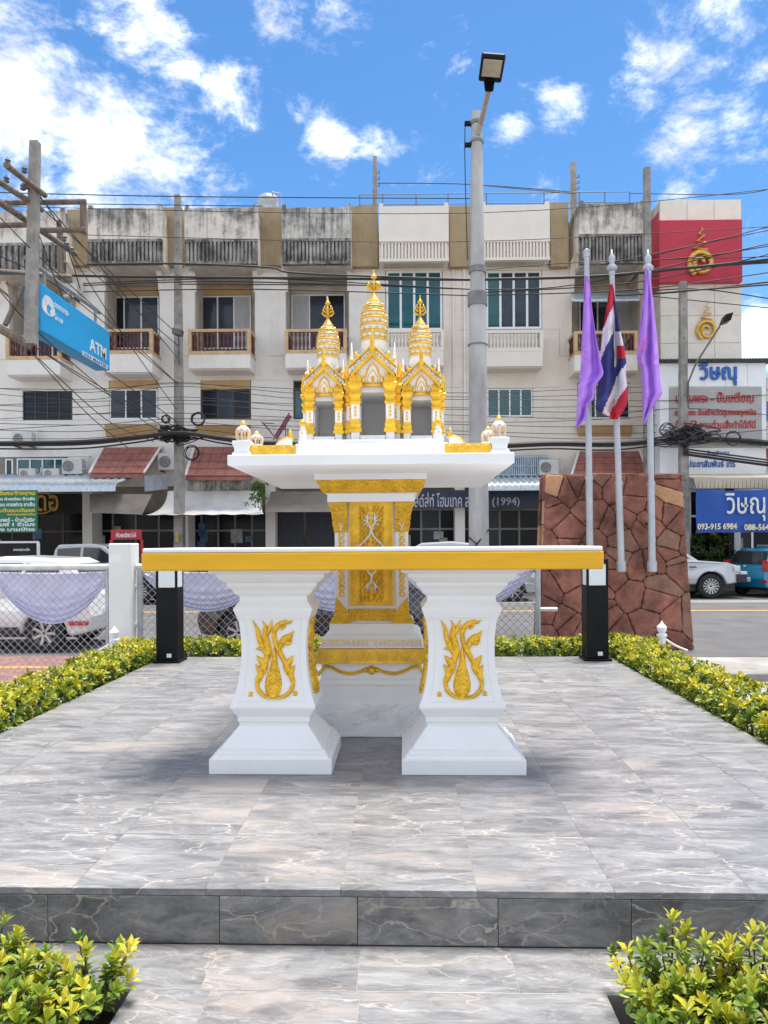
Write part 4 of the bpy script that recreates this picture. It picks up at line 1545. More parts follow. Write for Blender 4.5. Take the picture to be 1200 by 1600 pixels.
pane_teal = glass('pane_teal', (0.012, 0.10, 0.11), 0.08)
curtain = mat('curtain', (0.48, 0.48, 0.50), 0.7, var=0.12, scale=9, stretch=(6, 6, .3))
shop_dark = mat('shop_interior', (0.022, 0.020, 0.020), 0.8, var=0.5, scale=1.2)
navy = mat('navy_sign', (0.010, 0.022, 0.06), 0.5, var=0.15, scale=2)
grey_sign = mat('grey_sign_letters', (0.42, 0.44, 0.48), 0.5)
red_tile = mat('red_roof_tile', (0.33, 0.125, 0.10), 0.7, var=0.16, scale=4, bump=0.2)
metal_blue = mat('blue_grey_metal', (0.54, 0.60, 0.66), 0.42, 0.35, 0.12, 4, stretch=(4, 1, 1))
canvas_white = mat('white_canvas', (0.82, 0.81, 0.79), 0.8, var=0.06, scale=2, bump=0.05)
canvas_brown = mat('brown_canvas', (0.22, 0.19, 0.165), 0.85, var=0.12, scale=2)
concrete = mat('pole_concrete', (0.30, 0.28, 0.255), 0.9, var=0.2, scale=3, bump=0.3, bscale=25)
galv = mat('galvanised', (0.42, 0.43, 0.45), 0.5, 0.35, 0.14, 4, 0.08, 30)
cable_m = mat('cable_rubber', (0.018, 0.018, 0.02), 0.6, var=0.2)
ac_white = mat('ac_casing', (0.62, 0.61, 0.58), 0.5, var=0.06, scale=6)
ac_dark = mat('ac_grille', (0.12, 0.12, 0.12), 0.6, var=0.2)


class House:
    def __init__(s, name, label, u0, u1, group=None):
        s.u0, s.u1 = u0, u1
        x = FP((u0 + u1) / 2, 700, 0)[0]
        w = FM @ Vector((x, 0, 0))
        s.off = Vector((x, 0, ZW))
        s.root = thing(name, label, 'building', (w.x, w.y, ZW), FROT, group)

    def q(s, u, v, y):
        a = FP(u, v, y)
        return Vector((a[0], y, a[1])) - s.off

    def span(s, u0, u1, v0, v1, yf):
        um = (u0 + u1) / 2
        a, b = FP(u0, v0, yf)[0], FP(u1, v0, yf)[0]
        return a - s.off.x, b - s.off.x, FP(um, v1, yf)[1] - s.off.z, FP(um, v0, yf)[1] - s.off.z

    def box(s, name, m, u0, u1, v0, v1, yf, yb, parent=None, bevel=0.0):
        x0, x1, z0, z1 = s.span(u0, u1, v0, v1, yf)
        return MB().box(x0, x1, yf, yb, max(z0, 0), z1).build(name, m, parent or s.root, bevel=bevel)

    def mbox(s, mb, u0, u1, v0, v1, yf, yb):
        x0, x1, z0, z1 = s.span(u0, u1, v0, v1, yf)
        mb.box(x0, x1, yf, yb, max(z0, 0), z1)
        return x0, x1, z0, z1

    def window(s, u0, u1, v0, v1, y, panes, frame=None, parent=None, fw=.05, name='window'):
        """panes: list of pane materials, left to right"""
        x0, x1, z0, z1 = s.span(u0, u1, v0, v1, y)
        n = len(panes)
        o = MB()
        o.box(x0, x1, y, y + .07, z0, z0 + fw).box(x0, x1, y, y + .07, z1 - fw, z1)
        w = (x1 - x0 - fw) / n
        for i in range(n + 1):
            o.box(x0 + i * w, x0 + i * w + fw, y + .001, y + .069, z0 + fw, z1 - fw)
        fr = o.build(name, frame or alu, parent or s.root)
        for i, m in enumerate(panes):
            a = x0 + i * w + fw
            pane = MB().box(a, a + w - fw, y + .03, y + .04, z0 + fw, z1 - fw).build('pane', m if m != 'louver' else pane_grey, fr if parent is None else fr)
            if m == 'louver':
                lv = MB()
                k = 12
                for j in range(k):
                    zz = z0 + fw + (z1 - z0 - 2 * fw) * (j + .5) / k
                    lv.box(a, a + w - fw, y + .01, y + .03, zz - .03, zz + .02)
                lv.build('louver', pane_grey, fr)
        return fr

    def balcony(s, u0, u1, vt, vr, vb, y, style, ribs=11, ret=True):
        """rail top vt, rail foot vr, slab bottom vb; projects from the wall (y = 0) to y"""
        x0, x1, z0, z1 = s.span(u0, u1, vr, vb, y)
        zt = s.span(u0, u1, vt, vr, y)[3]
        o = MB()
        m = plaster_white if style == 'brown' else cream_clean
        o.box(x0, x1, y, y + .10, z0 + .06, z1)
        o.box(x0, x1, y + .10, 0, z0 + .02, z0 + .20)
        for sx in (x0, x1):
            a = sx if sx == x0 else sx - .1
            o.box(a, a + .1, y + .10, -.001, z0 + .2, z1)
        b = o.build('balcony', m, s.root)
        beam = beam_rail if style == 'brown' else cream_clean
        bal = brown_rail if style == 'brown' else cream_clean
        r = MB()
        tb = .11
        r.box(x0 - .02, x1 + .02, y - .02, y + tb, zt - .10, zt)
        r.box(x0 - .02, x1 + .02, y - .01, y + tb - .02, z1 + .0, z1 + .13)
        for sx in (x0 - .02, x1 - .10):
            r.box(sx, sx + .12, y - .025, y + tb, z1 + .131, zt - .101)
            r.box(sx + .01, sx + .11, y + tb + .001, -.002, zt - .095, zt - .005)
            r.box(sx + .01, sx + .11, y + tb + .001, -.002, z1 + .005, z1 + .11)
        r.build('handrail', beam, b)
        h = zt - .10 - (z1 + .13)
        prof = [(.028, 0), (.045, h * .08), (.022, h * .16), (.05, h * .38), (.028, h * .62), (.022, h * .72), (.045, h * .84), (.028, h)]
        me = MB().lathe(prof, 6).mesh('baluster', bal)
        for i in range(ribs):
            xx = x0 + .15 + (x1 - x0 - .30) * (i + .5) / ribs
            link('baluster', me, b, (xx, y + .045, z1 + .13))
        ns = 4
        for sx in (x0 + .04, x1 - .04):
            for i in range(ns):
                link('baluster', me, b, (sx, y + .2 + (-y - .3) * (i + .5) / ns, z1 + .13))
        return b

    def topbox(s, u0, u1, vt, vr, vb, y, pm, rm, ribs):
        """fourth-floor parapet box: plain upper wall, ribbed rail below, projecting to y"""
        x0, x1, zr, zt = s.span(u0, u1, vt, vr, y)
        zb = s.span(u0, u1, vr, vb, y)[2]
        p = MB().box(x0, x1, y, y + .15, zr, zt).box(x0, x0 + .15, y + .15, 1.3, zb, zt).box(x1 - .15, x1, y + .15, 1.3, zb, zt).build('parapet', pm, s.root)
        o = MB()
        o.box(x0, x1, y + .06, y + .14, zb, zr - .001)
        o.box(x0, x1, y - .05, y + .06, zr - .10, zr - .002).box(x0, x1, y - .05, y + .06, zb, zb + .10)
        r = o.build('balustrade', rm, s.root)
        w = (x1 - x0 - .1) / ribs
        me = MB().box(-w * .28, w * .28, -.035, .06, 0, zr - zb - .20).mesh('baluster', rm)
        for i in range(ribs):
            link('baluster', me, r, (x0 + .05 + w * (i + .5), y, zb + .10))
        MB().box(x0 + .151, x1 - .151, y + .15, 1.3, zb + .02, zb + .2).build('balcony_floor', dull_plaster, s.root)
        for sx in (x0, x1 - .16):
            MB().box(sx + .01, sx + .15, y + .01, y + .15, zt, zt + .12).build('parapet_cap', pm, p)
        return x0, x1, zb, zt


def wall_with_holes(H, m, u0, u1, v0, v1, holes, y=0.0, th=.25, name='wall'):
    """facade wall at depth y; holes are (u0, u1, v0, v1) stacked one above the other"""
    o = MB()
    hs = sorted(holes, key=lambda h: h[2])
    cur = v0
    for a, b, c, d in hs:
        if c > cur:
            H.mbox(o, u0, u1, cur, c, y, y + th)
        H.mbox(o, u0, a, c, d, y, y + th)
        H.mbox(o, b, u1, c, d, y, y + th)
        cur = d
    if v1 > cur:
        H.mbox(o, u0, u1, cur, v1, y, y + th)
    return o.build(name, m, H.root)


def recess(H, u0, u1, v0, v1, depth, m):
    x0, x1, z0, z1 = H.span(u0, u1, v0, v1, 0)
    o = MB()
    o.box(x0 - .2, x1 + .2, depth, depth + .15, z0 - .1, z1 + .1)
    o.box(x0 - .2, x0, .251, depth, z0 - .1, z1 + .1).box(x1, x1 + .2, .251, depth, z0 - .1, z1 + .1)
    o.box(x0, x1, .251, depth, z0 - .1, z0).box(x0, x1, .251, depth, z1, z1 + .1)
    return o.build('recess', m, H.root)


def fins(H, u0, u1, vt, vb, m, y):
    """the curved brackets that carry the top box, one each side of the recess"""
    for u in (u0, u1):
        x, _, zb, zt = H.span(u, u + 1, vt, vb, 0)
        pts = [(0, zb), (0, zt)]
        arc = [(y * (1 - math.sin(R(a))), zb + (zt - zb) * (1 - (1 - math.cos(R(a))) * 0) * (a / 90) ** 0 * math.cos(R(a))) for a in range(0, 91, 10)]
        pts = [(-.001, zt)] + [(p[0], zb + (zt - zb) * math.cos(R(i * 10))) for i, p in enumerate(arc)]
        MB().prism([(a, b) for a, b in pts] + [(-.001, zb)], x - .09, x + .09, 'yz').build('curved_bracket', m, H.root)


def canopy(H, tl, tr, bl, br, yb, yf):
    """small tiled lean-to roof: corner pixels; tile courses as separate strips"""
    a, b = H.q(*tl, yb), H.q(*tr, yb)
    c, d = H.q(*bl, yf), H.q(*br, yf)
    root = MB().hexa([c - Vector((0, 0, .12)), d - Vector((0, 0, .12)), b - Vector((0, 0, .12)), a - Vector((0, 0, .12))], [c, d, b, a]).build('tiled_roof', red_tile, H.root)
    n, k = 4, 7
    for j in range(n):
        for i in range(k):
            t0, t1 = j / n, (j + 1.08) / n
            s0, s1 = (i + .02) / k, (i + .98) / k
            p = lambda s_, t_: a.lerp(b, s_).lerp(c.lerp(d, s_), t_)
            up = Vector((0, 0, .03))
            q = [p(s0, min(1, t1)) + up * 1.9, p(s1, min(1, t1)) + up * 1.9, p(s1, t0) + up * .6, p(s0, t0) + up * .6]
            MB().hexa([x - Vector((0, 0, .025)) for x in q], q).build('roof_tile', red_tile, root)
    for e, f in ((a, c), (b, d)):
        MB().tube([e + Vector((0, 0, .05)), f + Vector((0, 0, .05))], .05, 6).build('barge_board', white_old, root)
    return root


def corrugated(H, u0, u1, vt, vb, yb, yf, m, ret=None, name='metal_awning', period=.26):
    """awning of corrugated sheet with a curled lip, ridges running towards the street"""
    x0 = H.q(u0, vt, yb).x
    x1 = H.q(u1, vt, yb).x
    zt = H.q((u0 + u1) / 2, vt, yb).z
    zb = H.q((u0 + u1) / 2, vb, yf).z
    n = int((x1 - x0) / period) * 6

    def fn(u, v):
        x = x0 + (x1 - x0) * u
        w = .035 * math.sin((x - x0) / period * 2 * math.pi)
        ang = v
        if v < .6:
            t = v / .6
            return (x, yb + (yf - yb) * t, zt + (zb + .30 - zt) * t + w)
        t = (v - .6) / .4
        a = t * math.pi * .5
        return (x, yf - .22 * math.sin(a) + w * t * .7, zb + .30 * math.cos(a) + w * (1 - t))
    return MB().grid(fn, n, 7).build(name, m, H.root, smooth=True, fix=False)


def shopfront(H, u0, u1, vt, vb, y, cols, fm=None, bits=0, seed=1):
    """glazed shop front set back under the awning, the dark room being only the near-black pane colour"""
    rnd = random.Random(seed)
    x0, x1, z0, z1 = H.span(u0, u1, vt, vb, y)
    z0 = .01
    o = MB()
    fw = .07
    n = len(cols)
    w = (x1 - x0) / n
    for i in range(n + 1):
        o.box(x0 + i * w - fw / 2, x0 + i * w + fw / 2, y, y + .08, z0, z1)
    zm = z0 + (z1 - z0) * .72
    for i in range(n):
        o.box(x0 + i * w + fw / 2, x0 + (i + 1) * w - fw / 2, y, y + .08, z1 - fw, z1)
        o.box(x0 + i * w + fw / 2, x0 + (i + 1) * w - fw / 2, y, y + .08, zm, zm + fw)
        o.box(x0 + i * w + fw / 2, x0 + (i + 1) * w - fw / 2, y, y + .08, z0, z0 + fw)
    fr = o.build('shop_front', fm or shop_frame, H.root)
    for i, m in enumerate(cols):
        m = pane_shop2 if m is pane_grey else pane_shop
        MB().box(x0 + i * w + fw / 2, x0 + (i + 1) * w - fw / 2, y + .03, y + .045, z0 + fw, zm).build('pane', m, fr)
        MB().box(x0 + i * w + fw / 2, x0 + (i + 1) * w - fw / 2, y + .03, y + .045, zm + fw, z1 - fw).build('pane', m, fr)
    pm = [mat('poster_%d' % k, c, .6, var=.25, scale=6) for k, c in enumerate(((.30, .32, .33), (.05, .14, .25), (.35, .30, .22), (.12, .20, .22)))]
    for k in range(bits):
        xx = rnd.uniform(x0 + .2, x1 - .5)
        zz = rnd.uniform(z0 + .7, z0 + 1.9)
        MB().box(xx, xx + rnd.uniform(.25, .5), y - .012, y - .004, zz, zz + rnd.uniform(.2, .55)).build('poster', rnd.choice(pm), fr)
    return fr


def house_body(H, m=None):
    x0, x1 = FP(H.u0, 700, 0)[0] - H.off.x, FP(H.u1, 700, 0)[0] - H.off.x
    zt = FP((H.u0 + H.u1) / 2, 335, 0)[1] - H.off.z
    MB().box(x0, x1, 1.62, 9.5, 0, zt).build('house_body', m or dull_plaster, H.root)
    # shop ceiling and side piers on the ground floor
    z2 = FP((H.u0 + H.u1) / 2, 748, 0)[1] - H.off.z
    for a in (x0, x1 - .18):
        MB().box(a + .0, a + .18, -.02, 1.6, 0, z2).build('pier', plaster_white, H.root)


# ---- the left house, behind the bank sign
def FT(u, v):                               # tan panel column between two houses
    return


H0 = House('shophouse', 'white shophouse at the left end of the row with the green sign board', -70, 136, 'shophouses across the road')
house_body(H0)
wall_with_holes(H0, plaster_white, -70, 136, 415, 760, [(14, 118, 425, 562), (35, 113, 611, 657), (-6, 106, 714, 748)])
H0.topbox(-40, 100, 330, 380, 427, -1.0, parapet_old, rail_black, 14)
recess(H0, 14, 118, 425, 562, 1.3, dull_plaster)
fins(H0, 10, 120, 425, 470, plaster_white, -1.0)
H0.window(35, 105, 470, 560, 1.2, [pane_dark, pane_grey, pane_dark])
H0.balcony(10, 94, 524, 562, 588, -1.0, 'brown', 10)
H0.window(35, 113, 611, 657, .06, [pane_dark] * 4, dark_frame)
H0.window(26, 106, 716, 748, .08, [pane_teal] * 4)
H0.window(8, 20, 717, 748, .08, [pane_grey], alu)
H0.box('tan_panel', tan, 104, 136, 327, 414, -.3, 1.6)
corrugated(H0, -60, 225, 741, 769, -.02, -2.6, metal_blue)
# end return of the awning
a, b = H0.q(226, 745, -2.6), H0.q(264, 743, -1.0)
MB().add([H0.q(226, 743, -2.7), H0.q(264, 742, -1.2), H0.q(262, 764, -1.2), H0.q(226, 768, -2.7)], [(0, 1, 2, 3)]).build('awning_end', metal_blue, H0.root)
shopfront(H0, -60, 138, 800, 872, .9, [pane_dark] * 5, dark_frame, 2, 3)
o = H0.box('shop_fascia', shop_dark, -60, 138, 772, 802, .7, .85)
gold_sign = mat('gold_letters', (0.50, 0.30, 0.06), .45, .3, .1)
c = H0.q(74, 786, .68)
text('ดอ', 1.0, gold_sign, H0.root, c, width=.85, height=.62, bold=.012, depth=.02)
ring = MB().tube([(c.x - .22 + .5 * math.cos(R(a_)), .66, c.z + .40 * math.sin(R(a_))) for a_ in range(20, 341, 20)], .03, 6).build('sign_ring', gold_sign, H0.root)

# ---- second house
H1 = House('shophouse', 'white shophouse with red tiled lean-to behind the bank sign', 136, 286, 'shophouses across the road')
house_body(H1)
wall_with_holes(H1, plaster_white, 136, 286, 415, 760, [(163, 249, 425, 558), (170, 247, 594, 655)])
H1.topbox(137, 253, 325, 374, 413, -1.0, parapet_old, rail_black, 18)
recess(H1, 163, 249, 425, 558, 1.3, dull_plaster)
fins(H1, 161, 251, 416, 456, plaster_white, -1.0)
MB().box(*[H1.span(170, 246, 449, 463, 1.27)[i] for i in (0, 1)], 1.24, 1.28, *[H1.span(170, 246, 449, 463, 1.27)[i] for i in (2, 3)]).build('tan_header', tan_trim, H1.root)
H1.window(166, 248, 463, 545, 1.18, [pane_dark, pane_grey, 'louver'])
H1.balcony(160, 238, 514, 553, 584, -1.0, 'brown', 11)
H1.box('tan_header', tan_trim, 171, 246, 594, 608, .03, .2)
H1.window(171, 246, 608, 655, .04, [pane_grey, pane_dark, pane_grey])
MB().hexa([H1.q(166, 683, -.02), H1.q(245, 683, -.02), H1.q(245, 683, .2), H1.q(166, 683, .2)], [H1.q(163, 664, -.35), H1.q(246, 664, -.35), H1.q(246, 664, .2), H1.q(163, 664, .2)]).build('window_planter', tan_trim, H1.root)
H1.box('tan_panel', tan, 254, 284, 324, 414, -.3, 1.6)
canopy(H1, (162, 700), (252, 699), (140, 741), (225, 741), -.05, -1.6)
MB().add([H1.q(140, 772, -1.9), H1.q(238, 772, -1.9), H1.q(222, 804, -2.6), H1.q(140, 801, -2.6)], [(0, 1, 2, 3)]).build('brown_blind', canvas_brown, H1.root)
shopfront(H1, 140, 284, 798, 872, .9, [pane_dark, pane_grey, pane_dark, pane_dark], None, 5, 4)
sf = MB().box(H1.q(232, 0, 0).x, H1.q(252, 0, 0).x, -.03, .0, 1.2, 1.9)

# ---- third house
H2 = House('shophouse', 'white shophouse with white canvas awning and pink chair ledge', 286, 422, 'shophouses across the road')
house_body(H2)
wall_with_holes(H2, plaster_white, 286, 422, 415, 760, [(304, 398, 425, 556), (313, 392, 594, 655)])
H2.topbox(288, 402, 325, 374, 413, -1.0, parapet_old, rail_black, 18)
recess(H2, 304, 398, 425, 556, 1.3, dull_plaster)
fins(H2, 303, 400, 416, 456, plaster_white, -1.0)
H2.box('tan_header', tan_trim, 313, 391, 447, 461, 1.24, 1.29)
H2.window(313, 392, 462, 545, 1.18, [pane_grey, pane_grey, curtain])
H2.balcony(295, 391, 514, 554, 578, -1.0, 'brown', 13)
H2.box('tan_header', tan_trim, 313, 391, 594, 608, .03, .2)
H2.window(314, 391, 608, 655, .04, [pane_dark, pane_grey, pane_dark], dark_frame)
MB().hexa([H2.q(309, 681, -.02), H2.q(391, 681, -.02), H2.q(391, 681, .2), H2.q(309, 681, .2)], [H2.q(305, 664, -.35), H2.q(392, 664, -.35), H2.q(392, 664, .2), H2.q(305, 664, .2)]).build('window_planter', tan_trim, H2.root)
H2.box('tan_panel', tan, 403, 440, 324, 414, -.3, 1.6)
canopy(H2, (304, 699), (412, 699), (290, 745), (394, 745), -.05, -1.6)
H2.box('stained_beam', rail_black, 294, 390, 746, 766, -1.4, -1.2)
H2.box('ledge', plaster_white, 398, 470, 690, 697, -1.2, 0)


def canvas(H, u0, u1, vt, vb, yb, yf, m):
    x0, x1 = H.q(u0, vt, yb).x, H.q(u1, vt, yb).x
    zt, zb = H.q((u0 + u1) / 2, vt, yb).z, H.q((u0 + u1) / 2, vb, yf).z

    def fn(u, v):
        ex = .45 * v * v
        a = v * math.pi / 2
        return (x0 - ex + (x1 - x0 + 2 * ex) * u, yb + (yf - yb) * (1 - math.cos(a)) * 1.0, zt + (zb - zt) * math.sin(a) + .012 * math.sin(u * 40))
    return MB().grid(fn, 40, 12).build('canvas_awning', m, H.root, smooth=True, fix=False)


canvas(H2, 262, 408, 767, 804, -.9, -2.7, canvas_white)
shopfront(H2, 288, 420, 798, 872, .9, [pane_dark, pane_grey, pane_dark, pane_dark, pane_grey], None, 6, 5)

# ---- fourth house
H3 = House('shophouse', 'white shophouse with the blackest parapet, right behind the left spire', 422, 572, 'shophouses across the road')
house_body(H3)
wall_with_holes(H3, plaster_white, 422, 572, 415, 760, [(446, 545, 425, 556), (458, 536, 594, 655)])
H3.topbox(440, 548, 324, 373, 413, -1.0, parapet_black, rail_black, 18)
recess(H3, 446, 545, 425, 556, 1.3, dull_plaster)
fins(H3, 446, 546, 416, 456, plaster_white, -1.0)
H3.window(455, 539, 460, 545, 1.18, [curtain, pane_grey, pane_dark])
H3.balcony(446, 541, 514, 552, 577, -1.0, 'brown', 13)
H3.window(459, 536, 608, 655, .04, [pane_teal, pane_dark, pane_teal], dark_frame)
H3.box('tan_panel', tan, 549, 590, 322, 416, -.3, 1.6)
MB().add([H3.q(424, 768, -.3), H3.q(572, 768, -.3), H3.q(572, 800, -1.6), H3.q(414, 800, -1.6)], [(0, 1, 2, 3)]).build('brown_blind', canvas_brown, H3.root)
o = MB()
for i in range(3):
    xa = H3.q(430 + i * 46, 0, .5)
    H3.mbox(o, 432 + i * 46, 474 + i * 46, 797, 878, .5, .56)
o.build('folding_door', mat('folding_door', (.03, .032, .045), .6, var=.2), H3.root)

# ---- fifth and sixth houses: cleaner, cream
H4 = House('shophouse', 'clean cream shophouse directly behind the tall middle spire', 572, 718, 'shophouses across the road')
house_body(H4)
wall_with_holes(H4, plaster_cream, 572, 718, 415, 760, [(602, 692, 422, 517), (612, 690, 606, 652)])
H4.topbox(592, 701, 322, 376, 409, -.7, cream_clean, cream_clean, 20)
H4.window(603, 691, 423, 516, .06, [pane_teal] * 4, alu, fw=.08)
H4.balcony(603, 693, 515, 548, 574, -.8, 'cream', 14)
H4.window(612, 690, 606, 652, .06, [pane_teal] * 4)
H4.box('tan_panel', tan, 702, 736, 322, 416, -.3, 1.6)
H4.box('drain_pipe', plaster_white, 707, 709, 420, 700, -.10, -.01)
H4.box('drain_pipe', plaster_white, 724, 727, 420, 700, -.10, -.01)
H4.box('shop_sign', navy, 620, 738, 766, 793, -.62, -.5)
c = H4.q(690, 780, -.64)
text('เวิลด์ส่ท์ โฮมเทค ส.', .6, grey_sign, H4.root, H4.q(687, 781, -.63), width=H4.q(735, 781, -.63).x - H4.q(636, 781, -.63).x, height=.52, bold=.008)
shopfront(H4, 600, 716, 795, 872, .6, [pane_dark, pane_dark, pane_grey, pane_dark], None, 4, 6)

H5 = House('shophouse', 'clean cream shophouse behind the tall round street lamp pole', 718, 874, 'shophouses across the road')
house_body(H5)
wall_with_holes(H5, plaster_cream, 718, 874, 415, 760, [(758, 847, 422, 515), (760, 833, 606, 652)])
H5.topbox(752, 859, 320, 374, 407, -.7, cream_clean, cream_clean, 20)
H5.window(759, 846, 423, 514, .06, [pane_teal, pane_grey, pane_grey, pane_grey], alu, fw=.08)
H5.balcony(758, 848, 516, 549, 575, -.8, 'cream', 14)
H5.window(761, 832, 607, 651, .06, [pane_teal] * 4)
H5.box('tan_panel', tan, 860, 888, 318, 416, -.3, 1.6)
corrugated(H5, 740, 860, 743, 767, -.02, -1.5, metal_blue, period=.2)
# blue and white lattice behind the awning
lat = MB()
x0, x1, z0, z1 = H5.span(772, 858, 712, 744, -.3)
for i in range(26):
    xx = x0 + (x1 - x0) * (i + .5) / 26
    lat.box(xx - .025, xx + .025, -.32, -.28, z0, z1)
for zz in (z0 + .05, (z0 + z1) / 2, z1 - .05):
    lat.box(x0, x1, -.335, -.325, zz - .02, zz + .02)
lat.build('lattice_rail', mat('pale_blue_paint', (.42, .52, .60), .6, var=.15), H5.root)
H5.box('lattice_back', navy, 772, 858, 712, 744, -.15, -.12)
H5.box('shop_sign', navy, 742, 846, 767, 793, -.62, -.5)
text('(1994)', .6, grey_sign, H5.root, H5.q(790.5, 785, -.63), width=H5.q(812, 785, -.63).x - H5.q(769, 785, -.63).x, bold=.006)
shopfront(H5, 720, 872, 795, 872, .6, [pane_dark, pane_grey, pane_dark, pane_dark, pane_grey], None, 4, 7)

# ---- seventh house
H6 = House('shophouse', 'stained cream shophouse behind the three flagpoles', 874, 1022, 'shophouses across the road')
house_body(H6)
wall_with_holes(H6, plaster_cream, 874, 1022, 415, 760, [(893, 1000, 420, 556), (902, 985, 598, 655)])
H6.topbox(905, 1009, 318, 366, 412, -1.0, parapet_old, rail_black, 18)
recess(H6, 893, 1000, 420, 556, 1.3, dull_plaster)
fins(H6, 893, 1001, 412, 456, plaster_cream, -1.0)
H6.window(905, 990, 470, 552, 1.18, [pane_dark, pane_grey, curtain])
MB().hexa([H6.q(893, 471, -.9), H6.q(1000, 470, -.9), H6.q(1000, 458, .3), H6.q(893, 458, .3)], [H6.q(893, 468, -.9), H6.q(1000, 467, -.9), H6.q(1000, 455, .3), H6.q(893, 455, .3)]).build('sheet_awning', metal_blue, H6.root)
H6.balcony(898, 996, 517, 554, 582, -1.0, 'brown', 13)
H6.window(903, 984, 600, 654, .04, [pane_dark, pane_grey, pane_dark])
MB().hexa([H6.q(904, 682, -.02), H6.q(986, 682, -.02), H6.q(986, 682, .2), H6.q(904, 682, .2)], [H6.q(900, 664, -.35), H6.q(988, 664, -.35), H6.q(988, 664, .2), H6.q(900, 664, .2)]).build('window_planter', tan_trim, H6.root)
canopy(H6, (905, 706), (1000, 706), (893, 745), (1014, 745), -.05, -1.3)
shopfront(H6, 876, 1020, 795, 872, .6, [pane_dark] * 4, None, 2, 8)

# ---- cream tower block with the red panel and the gold emblems
H7 = House('tower_block', 'cream panelled block with red sign panel and gold swirl emblem', 1012, 1162)
panel_cream = mat('cream_cladding', (0.78, 0.72, 0.63), 0.6, var=0.05, scale=2)
red_panel = mat('red_cladding', (0.50, 0.022, 0.05), 0.45, var=0.06, scale=2)
x0, x1, z0, z1 = H7.span(1031, 1158, 312, 760, -1.5)
MB().box(x0, x1, -1.46, 8, 0, z1 - .02).build('house_body', dull_plaster, H7.root)
MB().box(H7.q(1014, 400, 0).x, x0 - .001, .2, 8, 0, z1 - .3).build('side_wall', plaster_cream, H7.root)
cols, rows = 3, [(312, 345), (441, 493), (493, 536), (536, 580), (580, 640), (640, 740)]
for va, vb in rows:
    for i in range(cols):
        a = x0 + (x1 - x0) * i / cols
        b = x0 + (x1 - x0) * (i + 1) / cols
        MB().box(a + .008, b - .008, -1.5, -1.461, H7.q(1095, vb, -1.5).z + .008, H7.q(1095, va, -1.5).z - .008).build('cladding_panel', panel_cream, H7.root)
rp_ = H7.box('red_panel', red_panel, 1030, 1160, 343, 441, -1.72, -1.505, bevel=.02)
MB().prism([(H7.q(1014, 0, -.6).x, H7.q(1014, 347, -.6).z), (x0 - .002, H7.q(1030, 347, -.6).z), (x0 - .002, H7.q(1030, 440, -.6).z), (x0 - .02, H7.q(1028, 452, -.6).z), (H7.q(1014, 0, -.6).x, H7.q(1014, 464, -.6).z)], -1.4, -.6).build('red_side_panel', red_panel, H7.root)
emb_gold = mat('emblem_gold', (0.72, 0.45, 0.09), 0.35, 0.4, 0.05, 4)


def emblem(H, uc, vt, vb, y, name='emblem'):
    """gold swirl with a rising zigzag tip"""
    c = lambda u, v: H.q(u, v, y)
    hpx = vb - vt
    k = hpx / 78.0
    pts = []
    # spiral ring around (uc, vb - 21k)
    v0 = vb - 22 * k
    for i in range(0, 30):
        a = R(-60 + i * 20)
        r = (17.5 - i * .36) * k if i < 22 else (17.5 - 22 * .36 - (i - 22) * 1.0) * k
        pts.append((uc + r * 1.12 * math.cos(a + math.pi), v0 + r * 1.15 * math.sin(a + math.pi)))
    o = MB()
    o.tube([c(u, v) for u, v in pts], [(3.6 * k / 42) * (1 if i < 24 else .8) for i in range(len(pts))], 6)
    zz = [(uc - 9, 42), (uc + 9, 36), (uc - 12, 33), (uc + 7, 24), (uc - 7, 22), (uc + 5, 13), (uc - 4, 11), (uc + 2, 4), (uc, 0)]
    o.tube([c(uc + (u - uc) * k, vt + v * k) for u, v in zz], [2.6 * k / 42, 2.6 * k / 42, 2.4 * k / 42, 2.2 * k / 42, 2 * k / 42, 1.7 * k / 42, 1.4 * k / 42, 1.0 * k / 42, .2 * k / 42], 6)
    return o.build(name, emb_gold, H.root)


emblem(H7, 1096, 354, 433, -1.80)
emblem(H7, 1105, 470, 533, -1.58)

# ---- low white shop in front of the tower block
H8 = House('white_shop', 'white low shop with blue Thai lettering above a grey sign panel', 1030, 1215)
white_board = mat('white_board', (0.80, 0.81, 0.82), .5, var=.04, scale=2)
grey_panel = mat('grey_sign_panel', (0.42, 0.41, 0.40), .6, var=.06, scale=3)
sign_red = mat('sign_red', (0.46, 0.03, 0.03), .5, var=.1)
sign_blue = mat('sign_blue', (0.02, 0.12, 0.42), .5, var=.1)
YS8 = -2.9
x0, x1, z0, z1 = H8.span(1031, 1197, 566, 762, YS8)
MB().box(x0, x1, YS8 + .04, -1.75, z0, z1 - .02).build('house_body', white_board, H8.root)
for i, (ua, ub) in enumerate(((1031, 1062), (1062, 1100), (1100, 1134), (1134, 1168), (1168, 1197))):
    H8.box('board', white_board, ua + .25, ub - .25, 567, 604, YS8, YS8 + .04)
H8.box('board', white_board, 1031, 1045, 604, 700, YS8, YS8 + .04)
H8.box('board', white_board, 1190, 1197, 604, 700, YS8, YS8 + .04)
H8.box('board', white_board, 1031, 1197, 700, 742, YS8, YS8 + .04)
sp = H8.box('sign_panel', grey_panel, 1045.5, 1189.5, 605, 699, YS8 + .005, YS8 + .04)
o = MB()
xa, xb, za, zb8 = H8.span(1045.5, 1189.5, 605, 699, YS8)
for i in range(22):
    zz = za + (zb8 - za) * (i + .5) / 22
    o.box(xa, xb, YS8 - .004, YS8 + .006, zz - .035, zz + .03)
o.build('sign_slats', grey_panel, sp)
crn = MB()
for i in range(40):
    xx = x0 - .15 + (x1 - x0 + .3) * i / 40
    crn.box(xx, xx + (x1 - x0 + .3) / 80, YS8 - .15, -1.7, z1 - .02, z1 + .09)
